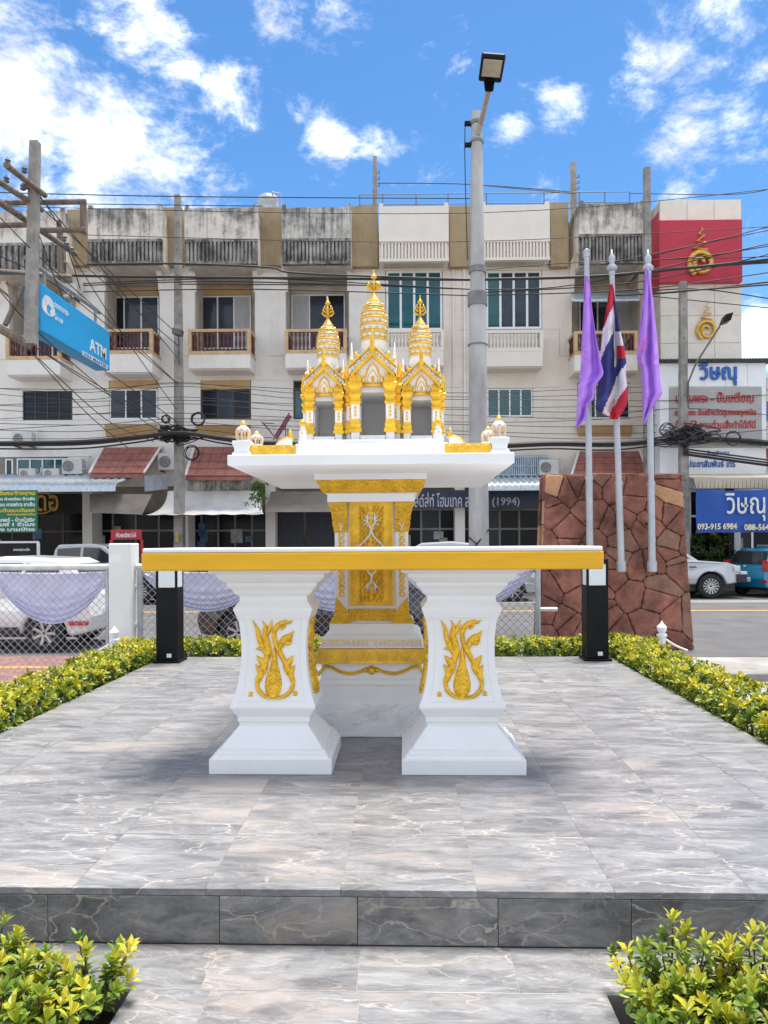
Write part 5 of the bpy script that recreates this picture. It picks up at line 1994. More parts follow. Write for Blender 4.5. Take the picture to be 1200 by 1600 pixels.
crn.box(x0 - .15, x1 + .15, YS8 - .12, -1.7, z1 - .025, z1 + .04)
crn.build('corrugated_roof', mat('dark_roof_sheet', (.06, .06, .065), .7, var=.2), H8.root)
W8 = lambda ua, ub: H8.q(ub, 650, YS8).x - H8.q(ua, 650, YS8).x
text('วิษณุ', 1.2, sign_blue, H8.root, H8.q(1121.5, 585, YS8 - .03), width=W8(1092, 1151), height=W8(0, 34), bold=.03, depth=.03)
text('เลี่ยมพระ - ปั๊มเหรียญ', .6, sign_red, H8.root, H8.q(1117, 622, YS8 - .02), width=W8(1056, 1178), height=W8(0, 20), bold=.016)
text('กรอบพระ รับสร้างวัตถุมงคลทุกชนิด', .5, sign_red, H8.root, H8.q(1118, 645, YS8 - .02), width=W8(1056, 1183), height=W8(0, 14), bold=.014)
text('ปั๊มโลโก้ งานด่วนสั่งทำได้ที่นี่', .5, sign_red, H8.root, H8.q(1118, 663, YS8 - .02), width=W8(1058, 1183), height=W8(0, 13), bold=.014)
text('ร้านวิษณุ', .5, sign_blue, H8.root, H8.q(1122, 708, YS8 - .02), width=W8(1106, 1140), height=W8(0, 9), bold=.01)
text('ประชาสัมพันธ์ โทร', .5, sign_blue, H8.root, H8.q(1112, 724, YS8 - .02), width=W8(1076, 1150), height=W8(0, 12), bold=.01)
scal = mat('beige_canvas', (.50, .44, .34), .8, var=.1, scale=3)
xa, xb = H8.q(1078, 0, -3.9).x, H8.q(1240, 0, -3.9).x
za, zb8 = H8.q(1140, 739, -3.3).z, H8.q(1140, 763, -4.0).z
o = MB()
nn = 26
for i in range(nn):
    a, b = xa + (xb - xa) * i / nn, xa + (xb - xa) * (i + 1) / nn
    o.hexa([(a + .01, -4.03, zb8), (b - .01, -4.03, zb8), (b - .01, -4.0, zb8), (a + .01, -4.0, zb8)], [(a, -4.03, zb8 + .3), (b, -4.03, zb8 + .3), (b, -4.0, zb8 + .3), (a, -4.0, zb8 + .3)])
o.hexa([(xa, -4.03, zb8 + .3), (xb, -4.03, zb8 + .3), (xb, -2.9, za - .03), (xa, -2.9, za - .03)], [(xa, -4.03, zb8 + .33), (xb, -4.03, zb8 + .33), (xb, -2.9, za), (xa, -2.9, za)])
o.build('scalloped_awning', scal, H8.root)
shopfront(H8, 1078, 1240, 765, 872, -1.9, [pane_dark, shop_dark, pane_grey, pane_dark, pane_dark], alu, 3, 9)
H8.box('white_post', white_old, 1147, 1157, 764, 905, -2.6, -2.35)
H8.box('dark_post', shop_dark, 1137, 1146, 764, 905, -2.6, -2.35)
H9 = House('shophouse', 'white end building at the right edge with blue and red boards', 1197, 1330)
H9.box('wall', plaster_white, 1199, 1330, 588, 905, -1.6, 4)
H9.box('blue_board', mat('blue_board', (.05, .18, .5), .5), 1198.5, 1212, 627, 655, -1.9, -1.65)
H9.box('red_board', sign_red, 1198.5, 1212, 700, 715, -1.9, -1.65)

# ---- on the roofs
rail_m = mat('roof_rail', (.13, .14, .16), .6, .1, .1)


def roof_thing(name, label, cat, u, Y=28.5, group=None):
    p = FP(u, 330, Y - 27)
    w = FM @ Vector((p[0], Y - 27, 0))
    return thing(name, label, cat, (w.x, w.y, p[1]), FROT, group)


zr = lambda u, v, Y=28.5: FP(u, v, Y - 27)[1]
t = roof_thing('roof_railing', 'thin pipe railing along the roof edge', 'railing', 770)
ox = t.location.x
o = MB()
X = lambda u: FP(u, 300, 1.5)[0] - FP(770, 330, 1.5)[0]
for v in (302, 318):
    o2 = MB().tube([(X(560), 0, zr(770, v) - t.location.z), (X(985), 0, zr(770, v) - t.location.z)], .02, 6)
    o2.build('rail', rail_m, t)
pm_ = MB().tube([(0, 0, -.6), (0, 0, zr(770, 302) - t.location.z)], .02, 6).mesh('post', rail_m)
for u in (562, 598, 650, 700, 760, 850, 905, 945, 984):
    link('post', pm_, t, (X(u), 0, 0))
for u, vt, w, lab in ((586, 245, .19, 'stained concrete post rising from the roof behind the middle spire'), (896, 255, .23, 'thick concrete post rising from the roof near the flagpoles')):
    t = roof_thing('roof_post', lab, 'post', u, 29.2, 'concrete posts on the roofs')
    h = zr(u, vt, 29.2) - t.location.z
    MB().sqloft([(w / 2, -.8), (w / 2 * .85, h)]).build('shaft', concrete, t)
    o = MB()
    for k in range(3):
        o.tube([(w * .4, -.05, h * (.45 + .12 * k)), (w * .9, -.05, h * (.45 + .12 * k)), (w * .95, -.05, h * (.5 + .12 * k))], .025, 5)
    o.build('insulator_bracket', ac_dark, t)
t = roof_thing('water_tank', 'round steel water tank on the roof', 'water tank', 419, 29.0)
MB().lathe([(.42, -.4), (.42, .42), (.36, .56), (.12, .62), (.10, .66)], 20).build('tank', galv, t, smooth=False)
MB().tube([(.2, -.3, .60), (.55, -.3, .55), (.6, -.3, -.4)], .03, 6).build('pipe', galv, t)

# ---- air conditioners on the walls


def aircon(u, v, w, h, y, label, fan=True, dx=0):
    p = FP(u, v, y)
    wv = FM @ Vector((p[0], y, 0))
    t = thing('air_conditioner', label, 'air conditioner', (wv.x, wv.y, p[1] - h / 2), FROT, 'air conditioner units on the facades')
    MB().box(-w / 2, w / 2, -.15, .15, 0, h).build('casing', ac_white, t, bevel=.03)
    fx = -w * .18 + dx
    r = h * .36
    g = MB().tube([(fx, -.152, h / 2), (fx, -.165, h / 2)], r, 20).build('fan_grille', ac_dark, t)
    o = MB()
    for k in range(1, 5):
        o.tube([(fx + r * k / 4.2 * math.cos(R(a)), -.17, h / 2 + r * k / 4.2 * math.sin(R(a))) for a in range(0, 361, 24)], .008, 4)
    o.build('fan_wire', ac_white, g)
    b = MB()
    for sx in (-.35, .35):
        b.box(sx * w - .02, sx * w + .02, -.14, .40, -.05, -.002)
    b.build('bracket', dark_frame, t)
    MB().tube([(w / 2, -.05, h * .3), (w / 2 + .12, -.05, h * .35), (w / 2 + .12, .1, h * 1.1), (w / 2 + .1, .3, h * 1.2)], .03, 6).build('hose', ac_white, t)


aircon(37, 686, .75, .5, -.35, 'pale air conditioner high on the white wall above the teal windows')
aircon(115, 729, .75, .58, -.3, 'white air conditioner with round grey fan left of the red tiled roof')
aircon(45, 740, .6, .35, -.3, 'low air conditioner on the blue metal awning, leftmost')
aircon(82, 740, .6, .35, -.3, 'low air conditioner on the blue metal awning, in front of the teal windows')
aircon(263, 722, .7, .6, -.4, 'air conditioner between the two red tiled roofs, behind the pole', dx=.05)
aircon(857, 731, .7, .55, -.4, 'dark-fronted air conditioner beside the blue lattice')
aircon(108, 455, .7, .5, -.3, 'air conditioner high beside the utility pole frame')

# ---- pink deck chair on the ledge
p = FP(435, 690, -.7)
wv = FM @ Vector((p[0], -.7, 0))
t = thing('deck_chair', 'pink reclining deck chair on the ledge behind the platform', 'chair', (wv.x, wv.y, p[1]), FROT)
pink = mat('pink_cloth', (.50, .10, .20), .7, var=.1)
MB().add([(-.10, -.3, .15), (-.10, .3, .15), (.42, .3, .95), (.42, -.3, .95)], [(0, 1, 2, 3)]).add([(-.10, -.3, .15), (-.10, .3, .15), (-.5, .3, .62), (-.5, -.3, .62)], [(3, 2, 1, 0)]).build('seat_cloth', pink, t)
o = MB()
for y in (-.3, .3):
    o.tube([(-.55, y, .68), (-.10, y, .13), (.44, y, .98)], .02, 6).tube([(.12, y, .5), (.30, y, .5), (.30, y, .0)], .018, 6).tube([(-.10, y, .13), (-.12, y, 0)], .018, 6).tube([(-.52, y, .62), (-.1, y, .6)], .015, 6)
o.build('frame', dark_frame, t)

# ------------------------------------------------------------------ the laterite stone wall that carries the flagpoles
def clip_poly(poly, px_, py_, nx_, ny_):
    """keep the side of the line through p with normal n where (q - p).n <= 0"""
    out = []
    for i in range(len(poly)):
        a, b = poly[i], poly[(i + 1) % len(poly)]
        da = (a[0] - px_) * nx_ + (a[1] - py_) * ny_
        db = (b[0] - px_) * nx_ + (b[1] - py_) * ny_
        if da <= 0:
            out.append(a)
        if da * db < 0:
            t = da / (da - db)
            out.append((a[0] + (b[0] - a[0]) * t, a[1] + (b[1] - a[1]) * t))
    return out


def voronoi(seeds, outline, gap):
    cells = []
    for i, (sx, sy) in enumerate(seeds):
        poly = list(outline)
        for j, (qx, qy) in enumerate(seeds):
            if i == j:
                continue
            dx, dy = qx - sx, qy - sy
            ln = math.hypot(dx, dy)
            if ln > 1.6:
                continue
            poly = clip_poly(poly, (sx + qx) / 2 - dx / ln * gap / 2, (sy + qy) / 2 - dy / ln * gap / 2, dx / ln, dy / ln)
            if len(poly) < 3:
                break
        if len(poly) >= 3:
            cells.append(poly)
    return cells


def stone_mat(name, col, dark, amt):
    m = mat(name, tuple(c * 1.12 for c in col), 0.92, 0.0, 0.12, 2.6, 1.0, 17, col2=tuple(a * amt + b * (1 - amt) for a, b in zip(dark, col)), spec=0.25)
    return m


lat_red = stone_mat('laterite_red', (0.31, 0.13, 0.092), (0.05, 0.028, 0.024), 0.85)
lat_brown = stone_mat('laterite_brown', (0.29, 0.12, 0.085), (0.045, 0.028, 0.024), 0.88)
lat_tan = stone_mat('laterite_tan', (0.48, 0.27, 0.15), (0.20, 0.10, 0.06), 0.5)
lat_grey = stone_mat('laterite_grey', (0.27, 0.15, 0.105), (0.06, 0.04, 0.03), 0.6)
mortar = mat('dark_mortar', (0.17, 0.085, 0.065), 0.95, var=0.25, scale=14)
YWALL = 11.6
wb0, wb1 = P(843, 1016, YWALL), P(1084, 1018, YWALL)
wt0, wt1 = P(852, 742, YWALL + .10), P(1065, 741, YWALL + .10)
wallx = (wb0.x + wb1.x) / 2
WTH = .62
sw = thing('stone_wall', 'freestanding red-brown stone wall behind the right hedge carrying the flagpoles', 'wall', (wallx, YWALL, GZ))
hz = wt0.z - GZ
bl, br, tl, tr = wb0.x - wallx, wb1.x - wallx, wt0.x - wallx, wt1.x - wallx
lean = .10
ins = .035
MB().hexa([(bl + ins, ins, 0), (br - ins, ins, 0), (br - ins, WTH - ins, 0), (bl + ins, WTH - ins, 0)],
          [(tl + ins, lean + ins, hz - ins), (tr - ins, lean + ins, hz - ins), (tr - ins, WTH - .05, hz - ins), (tl + ins, WTH - .05, hz - ins)]).build('core', mortar, sw)
rnd = random.Random(21)
seeds = []
outline = [(bl, 0), (br, 0), (tr, hz), (tl, hz)]
for row in range(8):
    zc = hz * (row + .5) / 8
    n = 4
    for i in range(n):
        q = (i + .5 + (.25 if row % 2 else -.25)) / n
        xx = bl + (br - bl) * q + (zc / hz) * 0
        seeds.append((xx + rnd.uniform(-.16, .16), zc + rnd.uniform(-.13, .13)))
seeds += [(rnd.uniform(bl, br), rnd.uniform(0, hz)) for _ in range(30)]
# the two pale stones near the top corners
seeds += [(P(872, 757, YWALL).x - wallx, hz - .16), (P(1050, 775, YWALL).x - wallx, hz - .36)]
for ci, poly in enumerate(voronoi(seeds, outline, .005)):
    cx = sum(p[0] for p in poly) / len(poly)
    cz = sum(p[1] for p in poly) / len(poly)
    # round the corners a little and jitter
    pts = []
    for i in range(len(poly)):
        a, b, c = poly[i - 1], poly[i], poly[(i + 1) % len(poly)]
        la, lc = math.hypot(a[0] - b[0], a[1] - b[1]), math.hypot(c[0] - b[0], c[1] - b[1])
        k = .028
        ta, tcc = min(.45, k / max(la, .01)), min(.45, k / max(lc, .01))
        pts.append((b[0] + (a[0] - b[0]) * ta, b[1] + (a[1] - b[1]) * ta))
        pts.append((b[0] + (c[0] - b[0]) * tcc, b[1] + (c[1] - b[1]) * tcc))
    # ragged outline: extra points between the corners
    rag = []
    for i in range(len(pts)):
        p_, q_ = pts[i], pts[(i + 1) % len(pts)]
        rag.append(p_)
        ll = math.hypot(q_[0] - p_[0], q_[1] - p_[1])
        kk = int(ll / .07)
        for m_ in range(1, kk + 1):
            t_ = m_ / (kk + 1)
            mx_, mz_ = p_[0] + (q_[0] - p_[0]) * t_, p_[1] + (q_[1] - p_[1]) * t_
            s_ = 1 - rnd.uniform(0, .014) / max(.08, math.hypot(mx_ - cx, mz_ - cz))
            rag.append((cx + (mx_ - cx) * s_, cz + (mz_ - cz) * s_))
    pts = rag
    n = len(pts)
    e = rnd.uniform(-.006, .016)
    ly = lambda z: lean * z / hz
    tx_, tz_ = rnd.uniform(-.06, .06), rnd.uniform(-.06, .06)
    fy = lambda x, z: ly(z) - .010 - e + tx_ * (x - cx) + tz_ * (z - cz)
    vs = [(x, ly(z) + .06, z) for x, z in pts] + [(x, fy(x, z) + .006 + rnd.uniform(0, .006), z) for x, z in pts]
    for sc_, am in ((.93, .005), (.66, .005), (.33, .004)):
        for x, z in pts:
            s_ = sc_ + rnd.uniform(-.05, .05)
            xx_, zz_ = cx + (x - cx) * s_, cz + (z - cz) * s_
            vs.append((xx_, fy(xx_, zz_) + rnd.uniform(-am, am), zz_))
    vs.append((cx, fy(cx, cz), cz))
    fs = [(r_ * n + i, r_ * n + (i + 1) % n, (r_ + 1) * n + (i + 1) % n, (r_ + 1) * n + i) for r_ in range(4) for i in range(n)] + [(4 * n + i, 4 * n + (i + 1) % n, 5 * n) for i in range(n)]
    pale = abs(cx - (P(872, 757, YWALL).x - wallx)) < .13 and cz > hz - .28 or abs(cx - (P(1050, 775, YWALL).x - wallx)) < .12 and abs(cz - hz + .36) < .14
    MB().add(vs, fs).build('stone', lat_tan if pale else rnd.choice((lat_red, lat_red, lat_red, lat_brown, lat_brown, lat_brown, lat_grey)), sw, smooth=True)
# side faces and top
for sx, b_, t_ in ((-1, bl, tl), (1, br, tr)):
    for k in range(7):
        z0, z1 = hz * k / 7 + .008, hz * (k + 1) / 7 - .008
        xa, xb = b_ + (t_ - b_) * z0 / hz, b_ + (t_ - b_) * z1 / hz
        for y0, y1 in ((.005, WTH * (.4 + .2 * rnd.random()) - .01), (WTH * .62, WTH - .02)):
            o = MB().hexa([(min(xa, xa - sx * .06), y0 + lean * z0 / hz, z0), (max(xa, xa - sx * .06), y0 + lean * z0 / hz, z0), (max(xa, xa - sx * .06), y1, z0), (min(xa, xa - sx * .06), y1, z0)],
                          [(min(xb, xb - sx * .06), y0 + lean * z1 / hz, z1), (max(xb, xb - sx * .06), y0 + lean * z1 / hz, z1), (max(xb, xb - sx * .06), y1, z1), (min(xb, xb - sx * .06), y1, z1)])
            o.build('stone', rnd.choice((lat_red, lat_tan if k in (4, 5) and sx < 0 else lat_brown)), sw, bevel=.012)
k = 6
for i in range(k):
    a, b = tl + (tr - tl) * i / k, tl + (tr - tl) * (i + 1) / k
    MB().box(a + .008, b - .008, lean - .01, WTH, hz - .03, hz + rnd.uniform(0, .02)).build('stone', rnd.choice((lat_red, lat_brown)), sw, bevel=.015)

# ------------------------------------------------------------------ flagpoles and flags
pole_grey = mat('flagpole_grey', (0.44, 0.46, 0.49), 0.4, 0.3, 0.08, 5)
purple = mat('purple_cloth', (0.47, 0.22, 0.78), 0.75, var=0.06, scale=3)
flag_red = mat('flag_red', (0.55, 0.015, 0.04), 0.75, var=0.05, scale=3)
flag_white = mat('flag_white', (0.72, 0.66, 0.72), 0.75, var=0.05, scale=3)
flag_blue = mat('flag_blue', (0.025, 0.03, 0.16), 0.75, var=0.05, scale=3)
YP = 11.45


def flagpole(ut, vt, ub, vb, label, finial):
    b, t_ = P(ub, vb, YP), P(ut, vt, YP)
    root = thing('flagpole', label, 'flagpole', b, 0, 'flagpoles on the stone wall')
    d = t_ - b
    L_ = d.length
    joint = [.0, .30, .58, 1.0]
    rad = [.054, .047, .039, .032]
    o = MB()
    for i in range(3):
        o.tube([d * joint[i], d * joint[i + 1]], rad[i], 12)
        o.tube([d * (joint[i + 1] - .012), d * joint[i + 1]], rad[i] + .008, 12)
    o.tube([d * 0, d * .035], .072, 12)
    o.build('pole', pole_grey, root)
    if finial:
        MB().lathe([(.035, 0), (.075, .02), (.085, .06), (.05, .10), (.035, .13), (.055, .17), (.05, .22), (.02, .27), (.004, .34)], 10, d).build('finial', pole_grey, root, smooth=True)
    else:
        MB().lathe([(.05, 0), (.05, .05), (.02, .07)], 10, d).build('cap', pole_grey, root)
    # clamps holding the pole to the stone
    o = MB()
    for q in (.03, .16):
        c = d * q
        o.box(c.x - .03, c.x + .03, c.y, c.y + .30, c.z - .02, c.z + .02)
    o.build('clamp', dark_frame, root)
    return root


flagpole(916.5, 396, 922, 893, 'grey flagpole with the purple flag, nearest the lamp pole', False)
flagpole(956, 424, 971, 893, 'grey flagpole with the striped national flag, in the middle', True)
flagpole(1012.5, 424, 1019, 893, 'grey flagpole with the purple flag, nearest the red panel', True)


def flag(rows, label, mats, matfn, folds, dy, name='flag', seed=1):
    """rows: [(v, u_left, u_right)] outline; hangs in folds about the pole"""
    rnd_ = random.Random(seed)
    cm = catmull(rows, 8)
    nu = 26
    vs, fs, mi = [], [], []
    for j, (v, a, b) in enumerate(cm):
        for i in range(nu + 1):
            s = i / nu
            u = a + (b - a) * s
            w = (b - a) / 40.0
            y = YP + dy + .10 * w * math.sin(s * folds * math.pi * 2 + j * .03) + .03 * math.sin(j * .13 + s * 5) + .012 * w * math.sin(s * 31 + j * .21) + .010 * math.sin(j * .55 + s * 9)
            vs.append(P(u, v, y))
    for j in range(len(cm) - 1):
        for i in range(nu):
            fs.append((j * (nu + 1) + i, j * (nu + 1) + i + 1, (j + 1) * (nu + 1) + i + 1, (j + 1) * (nu + 1) + i))
            v = (cm[j][0] + cm[j + 1][0]) / 2
            s = (i + .5) / nu
            mi.append(matfn(cm[j][1] + (cm[j][2] - cm[j][1]) * s, v))
    c = Vector(vs[len(vs) // 2])
    me = bpy.data.meshes.new(name)
    me.from_pydata([tuple(Vector(p) - c) for p in vs], [], fs)
    for m in mats:
        me.materials.append(m)
    me.polygons.foreach_set('material_index', mi)
    me.polygons.foreach_set('use_smooth', [True] * len(fs))
    o = link(name, me, None, c)
    md = o.modifiers.new('cloth thickness', 'SOLIDIFY')
    md.thickness = .006
    return tag(o, label, 'flag', 'flags hanging limp')


f1 = flag([(430, 914, 919), (450, 912.5, 922), (480, 911.5, 925), (510, 910, 929), (540, 908.5, 934), (565, 907.5, 939), (584, 906, 942.5), (596, 905, 935), (604, 904.5, 929), (622, 903, 927.5), (634, 902, 918), (652, 901, 916), (662, 900.5, 908), (668, 900.5, 903)],
          'purple flag hanging limp on the flagpole nearest the lamp pole', [purple], lambda u, v: 0, 1.5, -.20)
f3 = flag([(420, 1009.5, 1013), (440, 1007, 1016), (470, 1004.5, 1020), (500, 1001, 1023), (530, 998, 1026), (552, 995, 1028), (565, 996, 1029), (576, 1001, 1030), (600, 1003, 1032), (615, 1003.5, 1034), (628, 1004, 1026), (645, 1004.5, 1016), (658, 1004.5, 1009), (663, 1005, 1006)],
          'purple flag hanging limp on the flagpole nearest the red panel', [purple], lambda u, v: 0, 1.9, -.22)


def thai_col(u, v):
    x, y = (u - 880) * 5, (v - 370) * 5
    pole = 385 + (y - 400) * .02
    if x < pole + 12:
        k = y + (x - 380) * 2.35
        return 0 if k < 560 else 1 if k < 760 else 2 if k < 1195 else 1 if k < 1342 else 0
    if y < 745:
        return 2
    if y < 850:
        return 1
    if y < 955:
        return 0
    k = y + (x - 430) * 1.5
    return 2 if k < 1080 else 1 if k < 1267 else 0


f2 = flag([(444, 953, 957.5), (460, 950.5, 960), (482, 947.5, 963), (505, 944, 967), (518, 941.5, 969.5), (540, 939.5, 974), (560, 938, 978), (585, 936, 977.5), (610, 933.5, 980), (626, 932, 981), (640, 931.5, 975), (644, 938, 972), (650, 950, 968), (655, 957, 963)],
          'striped red, white and blue national flag hanging limp', [flag_red, flag_white, flag_blue], thai_col, 1.6, -.11)
# printed emblems on the purple flags
pk = mat('flag_emblem', (.50, .25, .62), .7)
pr = mat('flag_emblem_red', (.50, .10, .35), .7)
o = MB()
c0 = Vector(f1.location)
o.tube([P(915 + 4.5 * math.cos(R(a)), 551 + 5.5 * math.sin(R(a)), YP - .33) - c0 for a in range(0, 361, 30)], .006, 4)
for du, dv in ((-2, 13), (0, 17), (4, 16), (5, 8)):
    o.tube([P(914 + du, 551 + dv, YP - .33) - c0, P(917 + du, 552.5 + dv, YP - .33) - c0], .008, 4)
o.build('emblem', pk, f1)
o = MB()
c0 = Vector(f3.location)
for k_ in range(5):
    o.tube([P(1000 + k_ * .8, 553 - k_ * 5, YP - .36) - c0, P(1007 + k_ * 1.0, 546 - k_ * 5, YP - .36) - c0], .009, 4)
o.build('emblem', pr, f3)

# ------------------------------------------------------------------ tall round lamp pole behind the shrine
YLP = 12.3
b = P(749, 1000, YLP)
t0 = P(744.5, 172, YLP)
lp = thing('street_lamp', 'tall round grey concrete street lamp pole with square LED head', 'street lamp', (b.x, YLP, GZ))
d = Vector((t0.x - b.x, 0, t0.z - GZ))
pole_round = mat('round_pole', (0.42, 0.415, 0.41), 0.75, 0.0, 0.16, 2.5, 0.25, 22, stretch=(1, 1, .35))
hh = d.z
prof = [(0, .175), (.25, .165), (.5, .150), (.66, .142), (.72, .155), (.73, .125), (1.0, .092)]
o = MB()
o.tube([d * q for q, r in prof[:4]], [r for q, r in prof[:4]], 20)
o.tube([d * .655, d * .995], [.126, .088], 20)
o.build('pole', pole_round, lp, smooth=False)
band = mat('pole_band', (.22, .22, .22), .6, .3, .15)
for q, r, h in ((.56, .150, .02), (.645, .148, .22), (.70, .130, .10), (.975, .098, .05), (.94, .10, .04)):
    c = d * q
    MB().lathe([(r + .002, -h / 2), (r + .016, -h / 2), (r + .016, h / 2), (r + .002, h / 2)], 20, c).build('band', band, lp)
top = d * .95
arm_end = P(764, 140, YLP - .9) - Vector((b.x, YLP, GZ))
MB().tube([top + Vector((.02, -.09, .0)), top + Vector((.05, -.2, .12)), arm_end], .042, 10).build('arm', mat('arm_steel', (.40, .36, .30), .5, .3, .1), lp)
hc = [P(747, 128, YLP - .9), P(783, 131, YLP - .9), P(790, 92, YLP - 1.45), P(752, 89, YLP - 1.45)]
hc = [p - Vector((b.x, YLP, GZ)) for p in hc]
nrm = (hc[1] - hc[0]).cross(hc[3] - hc[0]).normalized()
if nrm.z < 0:
    nrm = -nrm
head = MB().hexa(hc, [p + nrm * .09 for p in hc]).build('lamp_head', black_metal, lp, bevel=.03)
cen = sum(hc, Vector()) / 4
ln = [cen.lerp(p, .78) for p in hc]
sh_ = (hc[2] + hc[3] - hc[0] - hc[1]) * .5 * .12
ln = [ln[0] + sh_ * 1.4, ln[1] + sh_ * 1.4, ln[2] + sh_ * .4, ln[3] + sh_ * .4]
MB().hexa([p - nrm * .012 for p in ln], [p + nrm * .004 for p in ln]).build('lens', mat('led_lens', (.46, .42, .33), .35, var=.1), head)
MB().hexa([arm_end + Vector((-.07, -.02, -.05)), arm_end + Vector((.07, -.02, -.05)), arm_end + Vector((.08, .04, .14)), arm_end + Vector((-.08, .04, .14))],
          [hc[0].lerp(hc[1], .28) - nrm * .01, hc[0].lerp(hc[1], .72) - nrm * .01, hc[0].lerp(hc[1], .75) + nrm * .08, hc[0].lerp(hc[1], .25) + nrm * .08]).build('lamp_neck', black_metal, head, bevel=.015)
o = MB()
for q in (.975, .935):
    c = d * q
    o.box(c.x - .20, c.x - .09, -.04, .04, c.z - .025, c.z + .025)
o.build('bracket', black_metal, lp)
MB().tube([d * .975 + Vector((-.19, 0, 0)), d * .93 + Vector((-.20, 0, 0)), d * .85 + Vector((-.19, -.01, 0)), d * .72 + Vector((-.165, -.02, 0))], .008, 5).build('wire', cable_m, lp)
MB().tube([d * .20 + Vector((-.17, -.06, 0)), d * .19 + Vector((-.05, -.19, -.02)), d * .215 + Vector((.16, -.08, 0))], .016, 6).tube([d * .19 + Vector((-.06, -.185, 0)), d * .16 + Vector((-.09, -.18, 0)), d * .13 + Vector((-.08, -.18, 0))], .014, 6).build('strap', cable_m, lp)

# ------------------------------------------------------------------ chain-link fence with its concrete post, pipes and cloth swags
YFN = 7.65
wire_m = mat('fence_wire', (0.40, 0.40, 0.41), 0.45, 0.4, 0.12, 20)
pipe_m = mat('white_pipe', (0.60, 0.60, 0.60), 0.5, 0.1, 0.12, 9)
xa, xpost, xend = P(-160, 900, YFN).x, P(194, 900, YFN).x, P(840, 900, YFN).x
ztop, zbot = P(100, 886, YFN).z, GZ + .06


def chain(x0, x1, z0, z1, pitch, r):
    o = MB()
    w, h = x1 - x0, z1 - z0
    k = int((w + h) / pitch) + 1
    for s in (1, -1):
        for i in range(k):
            t = i * pitch
            # line from (x0 - h + t, z0) going up at 45 degrees, clipped
            ax, bx = x0 - h + t, x0 + t
            az, bz = z0, z1
            if ax < x0:
                az += x0 - ax
                ax = x0
            if bx > x1:
                bz -= bx - x1
                bx = x1
            if bx - ax < .01:
                continue
            if s < 0:
                ax, bx = x0 + x1 - ax, x0 + x1 - bx
            o.tube([(ax, s * r * .7, az), (bx, s * r * .7, bz)], r, 4, cap=False)
    return o


for nm, x0, x1, lab in (('l', xa, xpost - .17, 'chain-link fence with white pipes left of the concrete post'), ('r', xpost + .17, xend, 'chain-link fence with pipes between the concrete post and the stone wall')):
    fc = thing('chain_link_fence', lab, 'fence', ((x0 + x1) / 2, YFN, GZ), 0, 'chain-link fence sections')
    c = Vector(((x0 + x1) / 2, 0, GZ))
    chain(x0 - c.x, x1 - c.x, zbot - GZ, ztop - GZ - .03, .083, .0032).build('wire_mesh', wire_m, fc, kind='stuff')
    MB().tube([(x0 - c.x - .04, 0, ztop - GZ), (x1 - c.x + .02, 0, ztop - GZ)], .034, 12).build('top_rail', pipe_m, fc)
    MB().tube([(x0 - c.x, 0, .08), (x1 - c.x, 0, .08)], .025, 10).build('bottom_rail', pipe_m, fc)
    for xx in ((x1 - c.x + .0,) if nm == 'l' else (x0 - c.x, x1 - c.x)):
        MB().tube([(xx, 0, 0), (xx, 0, ztop - GZ - .001)], .03, 12).build('post', galv, fc)
    if nm == 'r':
        o = MB()
        for z in (.45, .85, 1.25):
            o.tube([(x0 - c.x - .12, 0, z), (x0 - c.x, 0, z)], .025, 8)
        o.build('hinge', pipe_m, fc)
        MB().tube([(x1 - c.x, 0, 1.0), (x1 - c.x + .2, 0, 1.0)], .022, 8).build('hinge', pipe_m, fc)
cp = thing('fence_post', 'square white concrete fence post left of the table', 'post', (xpost, YFN, GZ))
hp = P(194, 849, YFN - .12).z - GZ
MB().box(-.118, .118, -.12, .12, 0, hp).build('shaft', stained('white_post', (.82, .80, .77), (.3, .25, .2), .35, 6, .52, .72), cp, bevel=.012)
MB().box(-.11, .02, -.1225, -.119, hp - .20, hp - .12).build('painted_patch', white, cp)

lav = mat('lavender_cloth', (0.68, 0.66, 0.87), 0.8, var=0.05, scale=4, bump=0.05, bscale=30)


def swag(x0, x1, ztp, drop, label, sk=0.0):
    cx = (x0 + x1) / 2
    o = MB()
    w = x1 - x0

    def fn(u, v):
        sag = 1 - abs(2 * (u - sk * u * (1 - u)) - 1) ** 2.0
        zt_ = ztp - .012 * math.sin(u * math.pi)
        z = zt_ - (.03 + (drop - .03) * sag) * (v ** .8)
        # lower part gathers into folds that follow the curve
        fold = .022 * math.sin(v * v * 30) * v * (.3 + sag)
        y = .05 + .05 * sag * v + fold + .008 * math.sin(u * 30 + v * 9)
        return (x0 - cx + w * (u + .0), y, z - GZ)
    o.grid(fn, 48, 40)
    ob = o.build('cloth_swag', lav, None, (cx, YFN, GZ), smooth=True, fix=False)
    md = ob.modifiers.new('cloth thickness', 'SOLIDIFY')
    md.thickness = .004
    tag(ob, label, 'cloth', 'lavender cloth swags on the fence')
    return ob


zc_ = ztop - .05
swag(P(-20, 900, YFN).x, xpost - .15, zc_, P(90, 893, YFN).z - P(90, 974, YFN).z, 'lavender cloth swag hung on the fence left of the concrete post')
xs3 = [xpost + .17 + (xend - .03 - xpost - .17) * k / 3 for k in range(4)]
for a, b_, lab in zip(xs3[:-1], xs3[1:], ('lavender cloth swag hung on the fence behind the lamp bollard and left table leg', 'lavender cloth swag hung on the fence behind the spirit house pedestal', 'lavender cloth swag hung on the fence behind the right table leg')):
    swag(a, b_, zc_, .42, lab)

# ------------------------------------------------------------------ little white rope posts in the hedge


